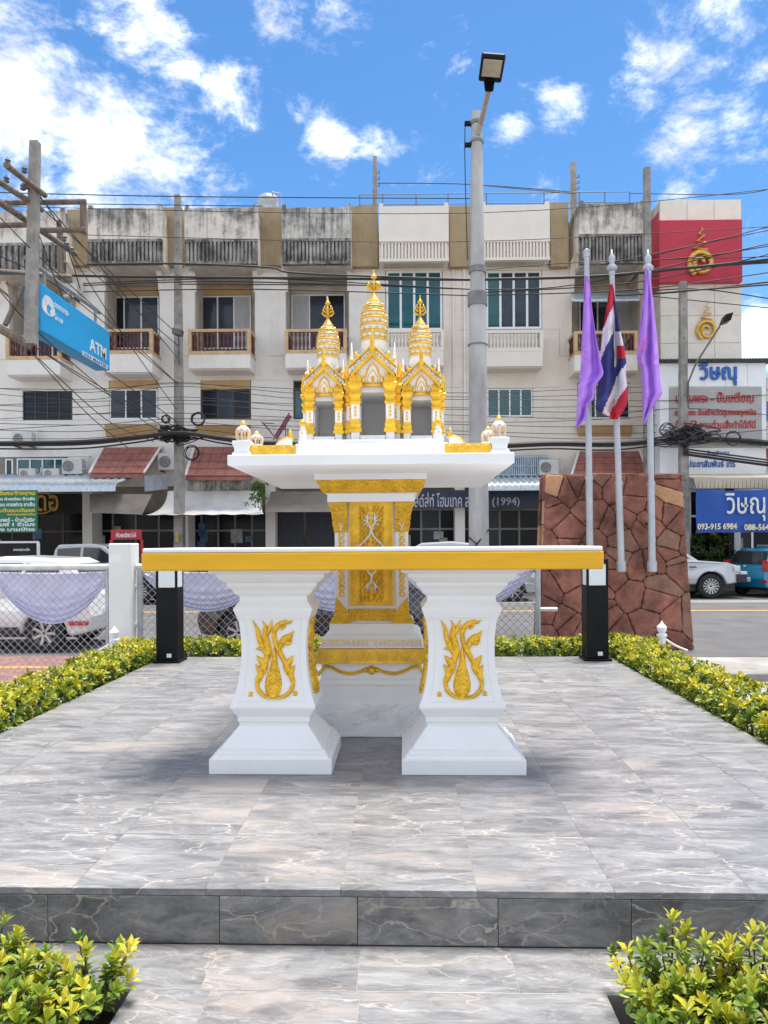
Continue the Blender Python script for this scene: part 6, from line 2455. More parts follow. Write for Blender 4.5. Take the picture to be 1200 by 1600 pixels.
def rope_post(u, vt, Y, label, ropes):
    p = P(u, vt, Y)
    t_ = thing('rope_post', label, 'post', (p.x, Y, GZ), 0, 'white rope posts in the hedge')
    h = p.z - GZ
    MB().lathe([(.035, 0), (.035, h - .16), (.05, h - .155), (.05, h - .135), (.028, h - .12), (.045, h - .09), (.048, h - .06), (.02, h - .03), (.004, h)], 12).build('post', white, t_)
    o = MB()
    for du, dz in ropes:
        pts = [(0, 0, h - .155), (du * .5, 0, h - .155 + dz * .62), (du, 0, h - .155 + dz)]
        o.tube(catmull(pts, 5), .011, 6)
    o.build('rope', white_old, t_)


rope_post(178.5, 978, 7.30, 'white pointed rope post in front of the concrete fence post', [(-.62, -.28), (.42, -.12)])
rope_post(1034, 970, 7.36, 'white pointed rope post in front of the red stone wall', [(-.22, -.10), (.25, -.14)])

# ------------------------------------------------------------------ cars
tyre_m = mat('tyre', (.02, .02, .02), .85, var=.2, scale=20)
rim_m = mat('rim', (.50, .50, .52), .3, .7, .05)
car_glass = glass('car_glass', (.018, .024, .028), .05, .7)
trim_m = mat('car_trim', (.02, .02, .022), .5, var=.2)
tail_red = mat('tail_red', (.42, .012, .015), .2, var=.05, coat=.5)
lamp_clear = mat('headlamp', (.62, .64, .66), .12, .1, .05, coat=.6)


def paint(name, col, metal=.0):
    return mat(name, col, .28, metal, .02, 2, spec=.5, coat=.7, rvar=.03)


def wheel_meshes(r, w, spokes):
    ty = MB()
    prof = [(r * .62, -w / 2), (r * .9, -w / 2), (r * .985, -w * .40), (r, -w * .2), (r, w * .2), (r * .985, w * .4), (r * .9, w / 2), (r * .62, w / 2)]
    n = 28
    vs = [(a * math.cos(2 * math.pi * j / n), b, a * math.sin(2 * math.pi * j / n)) for a, b in prof for j in range(n)]
    fs = [(i * n + j, i * n + (j + 1) % n, (i + 1) * n + (j + 1) % n, (i + 1) * n + j) for i in range(len(prof) - 1) for j in range(n)]
    ty.add(vs, fs)
    rm = MB()
    for rr0, rr1, y0 in ((.60, .66, -w * .47), (.08, .16, -w * .42)):
        vs = [(a * r * math.cos(2 * math.pi * j / n), b, a * r * math.sin(2 * math.pi * j / n)) for a, b in ((rr0, y0 + .05), (rr0, y0), (rr1, y0), (rr1, y0 + .05)) for j in range(n)]
        fs = [(i * n + j, i * n + (j + 1) % n, (i + 1) * n + (j + 1) % n, (i + 1) * n + j) for i in range(3) for j in range(n)]
        rm.add(vs, fs)
    for k in range(spokes):
        a = 2 * math.pi * k / spokes
        ca, sa = math.cos(a), math.sin(a)
        hw0, hw1 = r * .035 * (10 / spokes) ** .5 * 1.3, r * .05 * (10 / spokes) ** .5 * 1.3
        p = lambda rr_, s, y: (ca * rr_ - sa * s, y, sa * rr_ + ca * s)
        y0, y1 = -w * .43, -w * .30
        rm.hexa([p(r * .10, -hw0, y1), p(r * .10, hw0, y1), p(r * .63, hw1, y1), p(r * .63, -hw1, y1)], [p(r * .10, -hw0, y0), p(r * .10, hw0, y0), p(r * .63, hw1, y0 - .01), p(r * .63, -hw1, y0 - .01)])
    bk = MB()
    vs = [(r * .64 * math.cos(2 * math.pi * j / n), -w * .18, r * .64 * math.sin(2 * math.pi * j / n)) for j in range(n)]
    bk.add(vs, [tuple(range(n))])
    return ty, rm, bk


def car(name, label, loc, rotz, spec, pm, cat='car', group='cars parked along the road'):
    """front towards +x; spec: dict with the side outlines in metres"""
    t_ = thing(name, label, cat, loc, rotz, group)
    hw = spec['hw']
    r = spec['r']
    # lower body outline with the wheel arches cut in
    out = list(spec['upper'])                # from rear bottom over the top to front bottom
    arch = []
    for wx in sorted(spec['wheels'], reverse=True):
        ra = r * 1.16
        for a in range(0, 181, 15):
            arch.append((wx + ra * math.cos(R(a)), max(spec['sill'], r + ra * math.sin(R(a)))))
    poly = out + arch
    b = MB()
    n = len(poly)

    def yw(x, z):
        q = abs(x) / (spec['len'] / 2)
        e = hw - .10 * max(0, q - .72) / .28 * 1.0 - .14 * max(0, q - .72) ** 2
        return e - .05 * max(0, z - .65) / .4 - .04 * max(0, .5 - z) / .3
    vs = [(x, -yw(x, z), z) for x, z in poly] + [(x, yw(x, z), z) for x, z in poly]
    b.add(vs, [tuple(range(n)), tuple(range(2 * n - 1, n - 1, -1))] + [(i, n + i, n + (i + 1) % n, (i + 1) % n) for i in range(n)])
    body = b.build('body', pm, t_, bevel=.045)
    for p_ in body.data.polygons:
        p_.use_smooth = False
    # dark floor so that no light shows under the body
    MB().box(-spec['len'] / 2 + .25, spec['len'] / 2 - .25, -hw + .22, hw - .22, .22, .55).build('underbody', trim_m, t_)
    # cabin
    cab = spec['cabin']
    zb_, zt_ = min(p[1] for p in cab), max(p[1] for p in cab)
    yc = lambda z: (hw - .085) - (hw - .085 - spec['roof_hw']) * (z - zb_) / (zt_ - zb_)
    n = len(cab)
    vs = [(x, -yc(z), z) for x, z in cab] + [(x, yc(z), z) for x, z in cab]
    cb = MB().add(vs, [tuple(range(n)), tuple(range(2 * n - 1, n - 1, -1))] + [(i, n + i, n + (i + 1) % n, (i + 1) % n) for i in range(n)]).build('cabin', spec.get('roof_paint', pm), t_, bevel=.05)
    for win in spec['windows']:
        for s in (-1, 1):
            MB().add([(x, s * (yc(z) + .006), z) for x, z in win], [tuple(range(len(win)))]).build('window', car_glass, cb)
    for (xa_, za_), (xb_, zb2) in spec['screens']:
        d_ = Vector((xb_ - xa_, 0, zb2 - za_)).normalized()
        nr = Vector((d_.z, 0, -d_.x)) * .012
        if (nr.x > 0) != (xa_ > 0):
            nr = -nr
        MB().add([Vector((xa_, -yc(za_) + .07, za_)) + nr, Vector((xa_, yc(za_) - .07, za_)) + nr, Vector((xb_, yc(zb2) - .07, zb2)) + nr, Vector((xb_, -yc(zb2) + .07, zb2)) + nr], [(0, 1, 2, 3)]).build('windscreen', car_glass, cb)
    ty, rm, bk = wheel_meshes(r, .2, spec.get('spokes', 5))
    tm, rmm, bkm = ty.mesh('tyre', tyre_m), rm.mesh('rim', rim_m), bk.mesh('brake', trim_m)
    for wx in spec['wheels']:
        for s in (-1, 1):
            w_ = link('wheel', tm, t_, (wx, s * (hw - .12), r), (0, 0, 0 if s < 0 else math.pi))
            link('rim', rmm, w_)
            link('brake_disc', bkm, w_)
    for nm, m_, (x0_, x1_, y0_, y1_, z0_, z1_) in spec.get('bits', []):
        for s in ((1, -1) if y0_ > 0 else (1,)):
            MB().box(x0_, x1_, min(s * y0_, s * y1_), max(s * y0_, s * y1_), z0_, z1_).build(nm, m_, t_, bevel=.015)
    return t_


HATCH = dict(len=3.9, hw=.85, r=.30, sill=.24, spokes=7, roof_hw=.60, wheels=(-1.22, 1.25),
             upper=[(-1.60, .24), (-1.88, .30), (-1.94, .55), (-1.88, .92), (-1.78, 1.0), (.62, 1.0), (.98, .97), (1.66, .84), (1.88, .68), (1.94, .48), (1.88, .26), (1.62, .24)],
             cabin=[(-1.86, .94), (-1.62, 1.34), (-1.35, 1.47), (-.5, 1.51), (.15, 1.45), (1.0, .95)],
             windows=[[(-1.45, 1.02), (-1.40, 1.30), (-.86, 1.40), (-.86, 1.02)], [(-.80, 1.02), (-.80, 1.40), (-.1, 1.40), (-.1, 1.02)], [(-.04, 1.02), (-.04, 1.39), (.12, 1.36), (.72, 1.02)]],
             screens=[((-1.84, 1.0), (-1.60, 1.38)), ((.95, 1.0), (.22, 1.43))])
white_car = paint('white_car_paint', (.70, .70, .69))
silver_car = paint('silver_car_paint', (.44, .45, .47), .4)
black_car = paint('black_car_paint', (.012, .012, .014))
blue_car = paint('blue_car_paint', (.01, .23, .40), .2)
grey_car = paint('grey_car_paint', (.36, .37, .38), .4)
HB = dict(HATCH)
HB['bits'] = [('tail_lamp', tail_red, (-1.90, -1.72, .60, .80, .74, .98)), ('reflector', tail_red, (-1.90, -1.55, .72, .805, .42, .49)), ('headlamp', lamp_clear, (1.60, 1.86, .50, .78, .66, .80)),
              ('side_trim', trim_m, (-.85, .8, .838, .862, .30, .40)), ('number_plate', white, (-1.957, -1.93, -.26, .26, .56, .68))]
# white hatchback on the left, facing left: its rear wheel shows below the swag
pw_ = P(67, 1021, 11.35)
car('parked_car', 'white hatchback behind the fence at the left edge', (pw_.x - 1.22, 11.35 + .85, GZ + .006), math.pi, HB, white_car)
pb_ = P(298, 1000, 11.35)
car('parked_car', 'black hatchback behind the fence between the lamp bollard and the pedestal', (pb_.x + 1.98, 11.40 + .85, GZ + .006), math.pi, HB, black_car)
# blue hatchback at the right, seen from the rear
BB = dict(HB)
BB['bits'] = [('tail_lamp', tail_red, (-1.93, -1.66, .62, .81, .78, 1.12)), ('number_plate', white, (-1.96, -1.93, -.22, .22, .46, .60)), ('badge', lamp_clear, (-1.945, -1.90, -.04, .04, .90, .96)),
              ('bumper_lamp', tail_red, (-1.93, -1.86, .60, .76, .44, .54)), ('wiper', trim_m, (-1.87, -1.85, -.25, .25, 1.05, 1.08))]
pbl = P(1163, 938, 22.0)
car('parked_car', 'blue hatchback seen from behind at the right edge', (pbl.x + 2.12, 22.0 + 1.55, GZ + .006), R(24), BB, blue_car)
PICK = dict(len=5.2, hw=.92, r=.37, sill=.42, spokes=14, roof_hw=.68, wheels=(-1.50, 1.58),
            upper=[(-2.1, .42), (-2.55, .50), (-2.60, .75), (-2.55, 1.14), (-.85, 1.14), (.75, 1.14), (1.20, 1.13), (2.10, 1.06), (2.42, .96), (2.52, .72), (2.46, .48), (2.10, .42)],
            cabin=[(-.95, 1.08), (-.90, 1.55), (-.80, 1.70), (.15, 1.72), (.48, 1.66), (1.32, 1.08)],
            windows=[[(-.80, 1.18), (-.80, 1.58), (-.14, 1.62), (-.14, 1.18)], [(-.06, 1.18), (-.06, 1.62), (.40, 1.60), (1.0, 1.18)]],
            screens=[((1.26, 1.12), (.55, 1.62)), ((-.95, 1.14), (-.90, 1.52))],
            bits=[('headlamp', lamp_clear, (2.26, 2.44, .62, .875, .80, .97)), ('bumper', trim_m, (2.34, 2.62, -.9, .9, .48, .72)), ('indicator', lamp_clear, (2.45, 2.64, .60, .88, .70, .80)),
                  ('fender_flare', silver_car, (1.52, 1.64, .90, .95, .80, .84)), ('tail_lamp', tail_red, (-2.62, -2.50, .72, .88, .72, 1.0)), ('side_badge', trim_m, (.95, 1.15, .90, .925, .92, .96))])
ps = P(1112, 938, 21.9)
car('parked_pickup', 'silver pickup showing its bonnet and front wheel beside the stone wall', (ps.x - 1.58, 21.9 + .92, GZ + .006), 0, PICK, silver_car, 'pickup')
pg = P(135, 880, 20.4)
car('parked_pickup', 'grey double-cab pickup behind the white hatchback roof', (pg.x - .1, 20.4 + .9, GZ + .006), 0, PICK, grey_car, 'pickup')
pr_ = P(717, 849, 21.0)
WV = dict(HB)
car('parked_car', 'pale hatchback whose roof shows just above the table top', (pr_.x + .3, 21.0 + .85, GZ + .02), 0, dict(HB, cabin=[(x, z * 1.14 if z > 1.2 else z) for x, z in HATCH['cabin']], windows=[[(x, z * 1.12 if z > 1.2 else z) for x, z in w_] for w_ in HATCH['windows']], screens=[((-1.84, 1.0), (-1.60, 1.50)), ((.95, 1.0), (.22, 1.60))]), silver_car)

# ------------------------------------------------------------------ signs by the shops
green_m = mat('green_sign', (.005, .16, .085), .5, var=.06)
yel_m = mat('sign_yellow', (.70, .52, .02), .5)
wht_m = mat('sign_white', (.72, .74, .72), .5)
YG = 23.6
gx0, gx1 = P(-60, 800, YG).x, P(58, 800, YG).x
gz0, gz1 = P(20, 832, YG).z, P(20, 766, YG).z
gs = thing('sign_board', 'green sign board with yellow and white Thai lettering', 'sign', ((gx0 + gx1) / 2, YG, gz0))
MB().box(-(gx1 - gx0) / 2, (gx1 - gx0) / 2, 0, .06, 0, gz1 - gz0).build('panel', green_m, gs, bevel=.01)
for uu in (-1, 1):
    MB().tube([(uu * (gx1 - gx0) * .45, .08, GZ - gz0 + .15), (uu * (gx1 - gx0) * .45, .08, gz1 - gz0 - .1)], .03, 8).build('leg', dark_frame, gs)
for body, v, w0, h, m_ in (('ร้านรับตัดเครื่องสร้างฐาน', 771, 110, 9, yel_m), ('อาหารตามสั่งทุกชนิด ก๋วยเตี๋ยว ข้าวผัด', 780, 112, 7, wht_m), ('เครื่องดื่มเย็นและร้อน กาแฟสด ชาเย็น', 788, 110, 7, wht_m), ('ราคา ส่ง เริ่มต้นแบบกันเอง', 797, 98, 7, yel_m),
                        ('และทุกแบบกัน', 804, 46, 5, yel_m), ('รับตัดสติกเกอร์ - ป้ายไวนิล', 812, 96, 7, wht_m), ('งานพิมพ์ 1 ชั่วโมง', 819, 84, 7, wht_m), ('ตรายาง นามบัตร', 827, 90, 6, wht_m)):
    c = P(56 - w0 / 2, v, YG - .01)
    text(body, .3, m_, gs, (c.x - gs.location.x, -.004, c.z - gz0), width=w0 * YG / F_PX, height=h * YG / F_PX, bold=.012, depth=.004)
rs0, rs1 = P(173, 828, 21.5), P(221, 843, 21.5)
rs = thing('sign_stand', 'small red sign on a stand behind the concrete fence post', 'sign', ((rs0.x + rs1.x) / 2, 21.5, GZ))
w_ = (rs1.x - rs0.x) / 2
MB().box(-w_, w_, 0, .05, rs1.z - GZ, rs0.z - GZ).build('panel', mat('red_sign', (.42, .02, .03), .5, var=.06), rs, bevel=.01)
o = MB()
for s in (-1, 1):
    o.box(s * w_ - .03, s * w_ + .03, .0, .06, 0, rs1.z - GZ - .001)
o.build('leg', sign_red, rs)
text('ก๋วยเตี๋ยวไก่', .3, wht_m, rs, (0, -.004, (rs0.z + rs1.z) / 2 - GZ), width=w_ * 1.3, height=.15, bold=.01, depth=.003)
bs0, bs1 = P(-30, 849, 18.5), P(58, 868, 18.5)
bs = thing('black_board', 'black board in a pale frame above the white car roof', 'sign', ((bs0.x + bs1.x) / 2, 18.5, GZ))
w_ = (bs1.x - bs0.x) / 2
MB().box(-w_, w_, 0, .04, 1.1, bs0.z - GZ).build('panel', shop_dark, bs)
o = MB()
o.box(-w_ - .03, w_ + .03, -.02, .05, bs0.z - GZ, bs0.z - GZ + .05).box(w_, w_ + .05, -.02, .05, .0, bs0.z - GZ - .001).box(-w_ - .05, -w_, -.02, .05, 0, bs0.z - GZ - .001)
o.build('frame', alu, bs)
text('อาหารตามสั่ง', .2, wht_m, bs, (w_ * .45, -.004, bs0.z - GZ - .16), width=.42, bold=.006, depth=.003)

# bank sign box on the left
YA0, YA1 = 17.4, 21.5
pa0 = P(64.6, 480, YA0)
za1, za0 = P(64.6, 442, YA0).z, P(64.6, 517, YA0).z
xw = P(36, 480, YA0).x
at_blue = mat('bank_blue', (.01, .34, .70), .4, var=.03, scale=2)
ab = thing('bank_sign', 'long sky-blue bank sign box with white lettering beside the wooden pole', 'sign', (pa0.x, YA0, za0))
wd_ = xw - pa0.x
L_ = YA1 - YA0
MB().box(wd_, 0, 0, L_, 0, za1 - za0).build('box', at_blue, ab, bevel=.03)
SR = (math.pi / 2, 0, math.pi / 2)           # lettering on the side face, reading away from the camera


def on_side(u, v):
    """place on the sign's side face x = pa0.x under pixel (u, v)"""
    dd = px_dir(u, v)
    t2 = pa0.x / dd.x
    return (.006, dd.y * t2 - YA0, CAMZ + dd.z * t2 - za0)


yA, zA = on_side(150, 545)[1:]
y1_, y2_ = on_side(140, 545)[1], on_side(166, 560)[1]
text('ATM', .8, wht_m, ab, on_side(153, 545.5), width=(y2_ - y1_), height=.34, rot=SR, bold=.02, depth=.004)
y1_, y2_ = on_side(85, 480)[1], on_side(107, 490)[1]
text('ธนาคารกรุง', .4, mat('sign_pale', (.55, .70, .80), .5), ab, on_side(95.5, 485), width=y2_ - y1_, height=.17, rot=SR, bold=.012, depth=.004)
text('ไทย', .4, MATS['sign_pale'], ab, on_side(91, 498), width=(y2_ - y1_) * .6, height=.15, rot=SR, bold=.012, depth=.004)
c = on_side(75.5, 478)
o = MB()
o.add([(.005, c[1], c[2])] + [(.005, c[1] + .32 * math.cos(R(a)) * (1 - .12 * math.sin(R(a * 3))), c[2] + .26 * math.sin(R(a)) * (1 + .1 * math.cos(R(a * 2)))) for a in range(0, 360, 15)], [(0, i + 1, (i + 1) % 24 + 1) for i in range(24)])
o.build('bird_emblem', wht_m, ab)
MB().add([(.008, c[1] + dy_, c[2] + dz_) for dy_, dz_ in ((-.10, -.02), (.02, .05), (.16, -.02), (.06, -.10), (.10, -.20), (-.06, -.17))], [(0, 1, 2, 3, 4, 5)]).build('bird_wing', at_blue, ab)
c = on_side(150, 566)
y1_, y2_ = on_side(128.5, 550)[1], on_side(168, 575)[1]
cb_ = ((y1_ + y2_) / 2)
zc2 = (on_side(129, 549)[2] + on_side(167, 576)[2]) / 2
MB().box(0, .006, y1_, y2_, zc2 - .06, zc2 + .06).build('service_strip', wht_m, ab)
text('VISA MASTER', .2, sign_blue, ab, (.009, cb_, zc2), width=(y2_ - y1_) * .92, height=.085, rot=SR, depth=.002, bold=.004)
MB().tube([(wd_ + .05, -.03, .55), (wd_ + .2, -.05, .45), (wd_ + .24, -.05, .25)], .012, 6).build('lead', cable_m, ab)
o = MB()
for y in (.6, L_ * .5, L_ - .5):
    o.tube([(wd_ * .5, y, za1 - za0), (wd_ * .5, y, za1 - za0 + .5)], .04, 8)
o.tube([(wd_ * .5, -.3, za1 - za0 + .5), (wd_ * .5, L_ - .2, za1 - za0 + .5)], .05, 8)
o.build('hanger', concrete, ab)

# ------------------------------------------------------------------ utility poles
YU = 17.0
wood = mat('weathered_wood', (.20, .155, .12), .9, var=.25, scale=8, bump=.4, bscale=30, stretch=(1, 1, .15))
up_b = P(-40, 900, YU)
uf = thing('utility_pole', 'weathered pole frame with crossarms in front of the bank sign', 'utility pole', (up_b.x, YU, GZ))
C0 = Vector((up_b.x, YU, GZ))
Q = lambda u, v, Y: P(u, v, Y) - C0
o = MB()
o.sqloft([(.16, 0), (.12, Q(-40, 220, YU).z)])
o.build('pole', concrete, uf)
a, b_ = Q(48, 538, YU), Q(55, 222, YU)
o = MB()
for (p, q, w0, w1) in ((a, b_, .115, .095),):
    vs = []
    for c, w in ((p, w0), (q, w1)):
        vs += [c + Vector((-w, -w, 0)), c + Vector((w, -w, 0)), c + Vector((w, w, 0)), c + Vector((-w, w, 0))]
    o.hexa(vs[:4], vs[4:])
o.build('pole', concrete, uf)
for (u0, v0, Y0), (u1, v1, Y1), r in (((-45, 489, YU - .4), (50, 541, YU + .02), .10), ((10, 258, YU - 1.6), (70, 305, YU + .3), .07), ((-20, 272, YU - 1.2), (66, 328, YU + .35), .07), ((-20, 303, YU - 1.4), (118, 397, YU + 3.2), .075),
                                      ((-45, 318, YU + .5), (134, 315, YU + .5), .065), ((-45, 353, YU + .5), (60, 351, YU + .5), .065), ((66, 360, YU + .5), (134, 359, YU + .5), .065), ((130, 316, YU + .55), (131, 364, YU + .55), .08),
                                      ((-45, 420, YU - .3), (110, 432, YU + 4), .06), ((8, 508, YU - .1), (36, 447, YU + .2), .06), ((10, 440, YU), (36, 455, YU + .2), .06), ((92, 345, YU + 3.5), (95, 470, YU + 3.5), .07), ((-45, 415, YU + .3), (60, 500, YU + .3), .03)):
    MB().tube([Q(u0, v0, Y0), Q(u1, v1, Y1)], r, 10).build('crossarm', wood, uf)
for (u, v) in ((12, 252), (38, 265), (10, 280), (36, 292), (42, 290), (30, 336), (104, 382), (112, 390), (100, 372)):
    c = Q(u, v, YU - .2)
    MB().lathe([(.04, -.08), (.07, -.05), (.035, -.02), (.07, .02), (.03, .06), (.01, .1)], 8, c).build('insulator', ac_dark, uf)


def upole(u, vt, Y, w0, w1, label, lamp=None):
    b2 = P(u, 900, Y)
    t_ = thing('utility_pole', label, 'utility pole', (b2.x, Y, GZ), 0, 'concrete utility poles along the far pavement')
    h = P(u, vt, Y).z - GZ
    MB().sqloft([(w0 / 2, 0.1), (w1 / 2, h)]).build('shaft', concrete, t_, bevel=.02)
    o = MB()
    for k in range(int(h / .9)):
        z = .9 + k * .9
        w = w0 / 2 + (w1 - w0) / 2 * z / h
        o.box(-.02, .02, -w - .004, -w + .01, z, z + .05)
    o.build('bolt_holes', ac_dark, t_)
    return t_, h


t_, h = upole(281, 305, 24.9, .34, .20, 'concrete utility pole between the two red tiled roofs')
zz = lambda v: P(281, v, 24.9).z - GZ
MB().box(-.10, .02, -.19, -.17, zz(847), zz(832)).build('yellow_notice', mat('notice', (.55, .36, .1), .7), t_)
MB().tube([(.05, -.14, zz(570)), (.10, -.3, zz(545)), (.16, -.5, zz(533))], .025, 8).build('lamp_arm', ac_dark, t_)
MB().hexa([(.0, -.75, zz(531)), (.28, -.75, zz(533)), (.30, -.45, zz(533)), (.04, -.45, zz(531))], [(.02, -.75, zz(521)), (.32, -.75, zz(524)), (.34, -.45, zz(524)), (.06, -.45, zz(521))]).build('lamp_head', ac_dark, t_, bevel=.02)
t_, h = upole(1014, 262, 24.9, .30, .20, 'tall concrete utility pole at the left edge of the red panel')
t_, h = upole(1069, 441, 23.6, .30, .20, 'concrete utility pole in front of the white shop, with a lamp on a long arm')
zz = lambda v: P(1069, v, 23.6).z - GZ
xx = lambda u: P(u, 560, 23.3).x - t_.location.x
MB().tube([(.12, -.1, zz(640)), (xx(1077), -.2, zz(600)), (xx(1087), -.3, zz(572)), (xx(1123), -.4, zz(516))], .03, 8).build('lamp_arm', ac_dark, t_)
MB().hexa([(xx(1121), -.7, zz(515)), (xx(1134), -.7, zz(511)), (xx(1136), -.3, zz(511)), (xx(1123), -.3, zz(515))], [(xx(1126), -.7, zz(502)), (xx(1138), -.7, zz(499)), (xx(1140), -.3, zz(499)), (xx(1128), -.3, zz(502))]).build('lamp_head', black_metal, t_, bevel=.02)

# ------------------------------------------------------------------ overhead cables
CAB_G = dict(roof=('thin black cable strung above or across the parapets, near the roof line', 'thin cables at roof height'), mid=('thin black cable crossing the third-floor windows and balconies', 'thin cables at third-floor height'), right=('thin black cable fanning out to the right across the red panel', 'thin cables at the right'),
             low=('thin black cable of the dense parallel row at second-floor window height', 'thin cables at second-floor height'), thick=('thick black overhead cable strung along the row of shophouses', 'thick overhead cables'),
             drop=('slanting black cable running down from the pole frame at the left', 'slanting cables at the left'), bundle=('heavy sagging cable of the black bundle at first-floor height', 'cables of the low bundle'))


def cable(pts, r, kind, Y=24.5, sub=6, label=None):
    p3 = []
    for p in catmull([(q[0], q[1], q[2] if len(q) > 2 else Y) for q in pts], sub):
        p3.append(P(*p))
    c = p3[0].copy()
    o = MB().tube([p - c for p in p3], r, 5).build('overhead_cable', cable_m, None, c)
    lab, g = CAB_G[kind]
    tag(o, label or lab, 'cable', g)
    return o


for pts, r in (([(-30, 300), (280, 307), (735, 310)], .018), ([(75, 318), (410, 322)], .015), ([(590, 286, 29), (735, 288, 29), (895, 300, 29)], .02), ([(735, 288, 26), (900, 303, 28)], .016), ([(985, 302, 28), (1155, 303, 27), (1240, 285, 26)], .016),
               ([(-20, 322), (735, 333), (1240, 292)], .012), ([(130, 367), (700, 378), (1240, 352)], .012), ([(130, 446), (360, 440), (735, 452)], .02), ([(130, 456), (400, 452), (735, 462)], .02), ([(280, 444), (590, 446), (735, 452)], .02),
               ([(130, 443), (280, 437), (430, 436), (735, 452)], .018), ([(735, 452), (905, 444), (1240, 372)], .02), ([(735, 458), (1000, 440), (1240, 388)], .02), ([(735, 462), (1000, 452), (1240, 420)], .02),
               ([(980, 408), (1100, 400), (1240, 378)], .016), ([(1010, 402), (1240, 345)], .016), ([(905, 420), (1240, 352)], .014), ([(1010, 455), (1100, 452), (1240, 473)], .02), ([(1010, 462), (1240, 485)], .016),
               ([(735, 424), (905, 410), (1240, 400)], .014)):
    vm_ = sum(q[1] for q in pts) / len(pts)
    kd = 'roof' if vm_ < 395 and pts[0][0] < 900 else 'right' if pts[-1][0] > 1200 else 'mid'
    cable(pts, r, kd, label={(446, 452): 'thin cable crossing the third-floor windows, uppermost left of the lamp pole', (456, 462): 'thin cable crossing the third-floor windows, lowest left of the lamp pole',
                             (444, 452): 'thin cable running from the pole between the red roofs past the left spire', (443, 452): 'thin cable rising in the middle across the third-floor windows'}.get((pts[0][1], pts[-1][1])) if kd == 'mid' else None)
TH_LAB = iter(('thickest black cable left of the lamp pole, at third-floor ceiling height', 'black cable dipping under the stained balustrades left of the middle spire', 'thickest black cable right of the lamp pole, passing behind the flagpoles',
               'black cable crossing the lower gold ring of the emblem on the red panel', 'black cable starting at the concrete pole before the white shop', 'black cable crossing just under the red panel'))
for pts, r in (([(-30, 425, 24), (130, 431), (280, 433), (590, 436), (735, 437)], .045), ([(136, 413), (280, 412), (420, 418), (470, 427), (735, 437)], .034), ([(735, 437), (900, 433), (1010, 425), (1240, 402)], .05), ([(1010, 428), (1080, 418), (1240, 408)], .035), ([(1060, 455, 23.4), (1240, 442)], .03), ([(950, 462), (1060, 456), (1240, 436)], .03)):
    cable(pts, r, 'thick', label=next(TH_LAB))
rc = random.Random(5)
for k in range(11):
    v0 = 600 + k * 8 + rc.uniform(-2, 2)
    cable([(-30, v0 + rc.uniform(-6, 10)), (140, v0 + rc.uniform(-2, 10)), (278, v0 - 8 + rc.uniform(-8, 8)), (470, v0 + rc.uniform(0, 10)), (735, v0 + 10 + rc.uniform(-4, 4)), (900, v0 + 12 + rc.uniform(-4, 4)), (1068, v0 + 4 + rc.uniform(-6, 6)), (1240, v0 + rc.uniform(-8, 14))], .011, 'low', 24.4 + rc.uniform(-.3, .3))
for k in range(9):
    j = rc.uniform(-5, 5)
    cable([(-30, 696 + j), (120, 695 + j * 1.2), (215, 686 + j), (281, 678 + j * .6), (350, 688 + j), (440, 697 + j * 1.2), (735, 700 + j), (860, 696 + j), (960, 697 + j * 1.2), (1068, 688 + j * .6), (1130, 690 + j), (1240, 700 + j * 1.6)], rc.choice((.03, .045, .06)), 'bundle', 24.3 + rc.uniform(-.25, .15))
for k in range(5):
    j = rc.uniform(-6, 6)
    cable([(1068, 705 + j), (1120, 712 + j), (1240, 728 + j)], .03, 'bundle', 23.4)
for pts in ([(52, 540, 17.2), (150, 605, 20), (272, 676, 24.6)], [(60, 545, 17.2), (170, 612, 20), (276, 668, 24.6)], [(75, 525, 19), (180, 590, 22), (278, 660, 24.6)], [(55, 300, 17.2), (160, 420, 20), (278, 560, 24.7)], [(60, 320, 17.2), (140, 395, 20), (275, 520, 24.7)],
            [(0, 340, 16.5), (60, 400, 17.2), (170, 500, 21), (278, 600, 24.7)], [(0, 400, 16.5), (100, 455, 19), (278, 600, 24.7)], [(40, 540, 17), (130, 640, 20), (200, 700, 23)], [(0, 455, 16.5), (60, 520, 17.5), (200, 640, 22), (276, 690, 24.6)],
            [(110, 395, 19), (190, 520, 22), (276, 640, 24.7)], [(60, 560, 17.4), (165, 655, 21), (240, 690, 24)], [(118, 398, 20), (150, 430, 21), (278, 540, 24.7)], [(52, 290, 17), (95, 360, 18.5), (125, 450, 20)], [(48, 330, 17), (80, 420, 17.5), (100, 470, 19)]):
    cable(pts, .013, 'drop')


def coil(u, v, Y, r, n, label, rr=.02, seed=1):
    rnd_ = random.Random(seed)
    c = P(u, v, Y)
    o = MB()
    for k in range(n):
        a0, e = rnd_.uniform(0, 6), rnd_.uniform(.75, 1.1)
        o.tube([Vector((r * e * math.cos(a0 + R(a)) + rnd_.uniform(-.02, .02), -.04 * k * .5, r * e * math.sin(a0 + R(a)) * rnd_.uniform(.92, 1.05))) for a in range(0, 361, 20)], rr, 5, cap=False)
    ob = o.build('cable_coil', cable_m, None, c)
    tag(ob, label, 'cable coil', 'coiled cables on the poles')


coil(310, 655, 24.5, .21, 4, 'large round black cable coil hanging right of the pole between the red roofs', .025, 1)
coil(259, 655, 24.6, .13, 3, 'small round black cable coil left of the pole between the red roofs', .02, 2)
coil(300, 708, 24.5, .24, 3, 'loose black cable loop under the bundle beside the pole between the red roofs', .016, 3)
coil(1145, 685, 23.3, .26, 3, 'loose cable loop hanging before the red lettered sign panel', .012, 4)
coil(1042, 672, 23.4, .22, 3, 'loose cable loop left of the pole in front of the white shop', .012, 5)


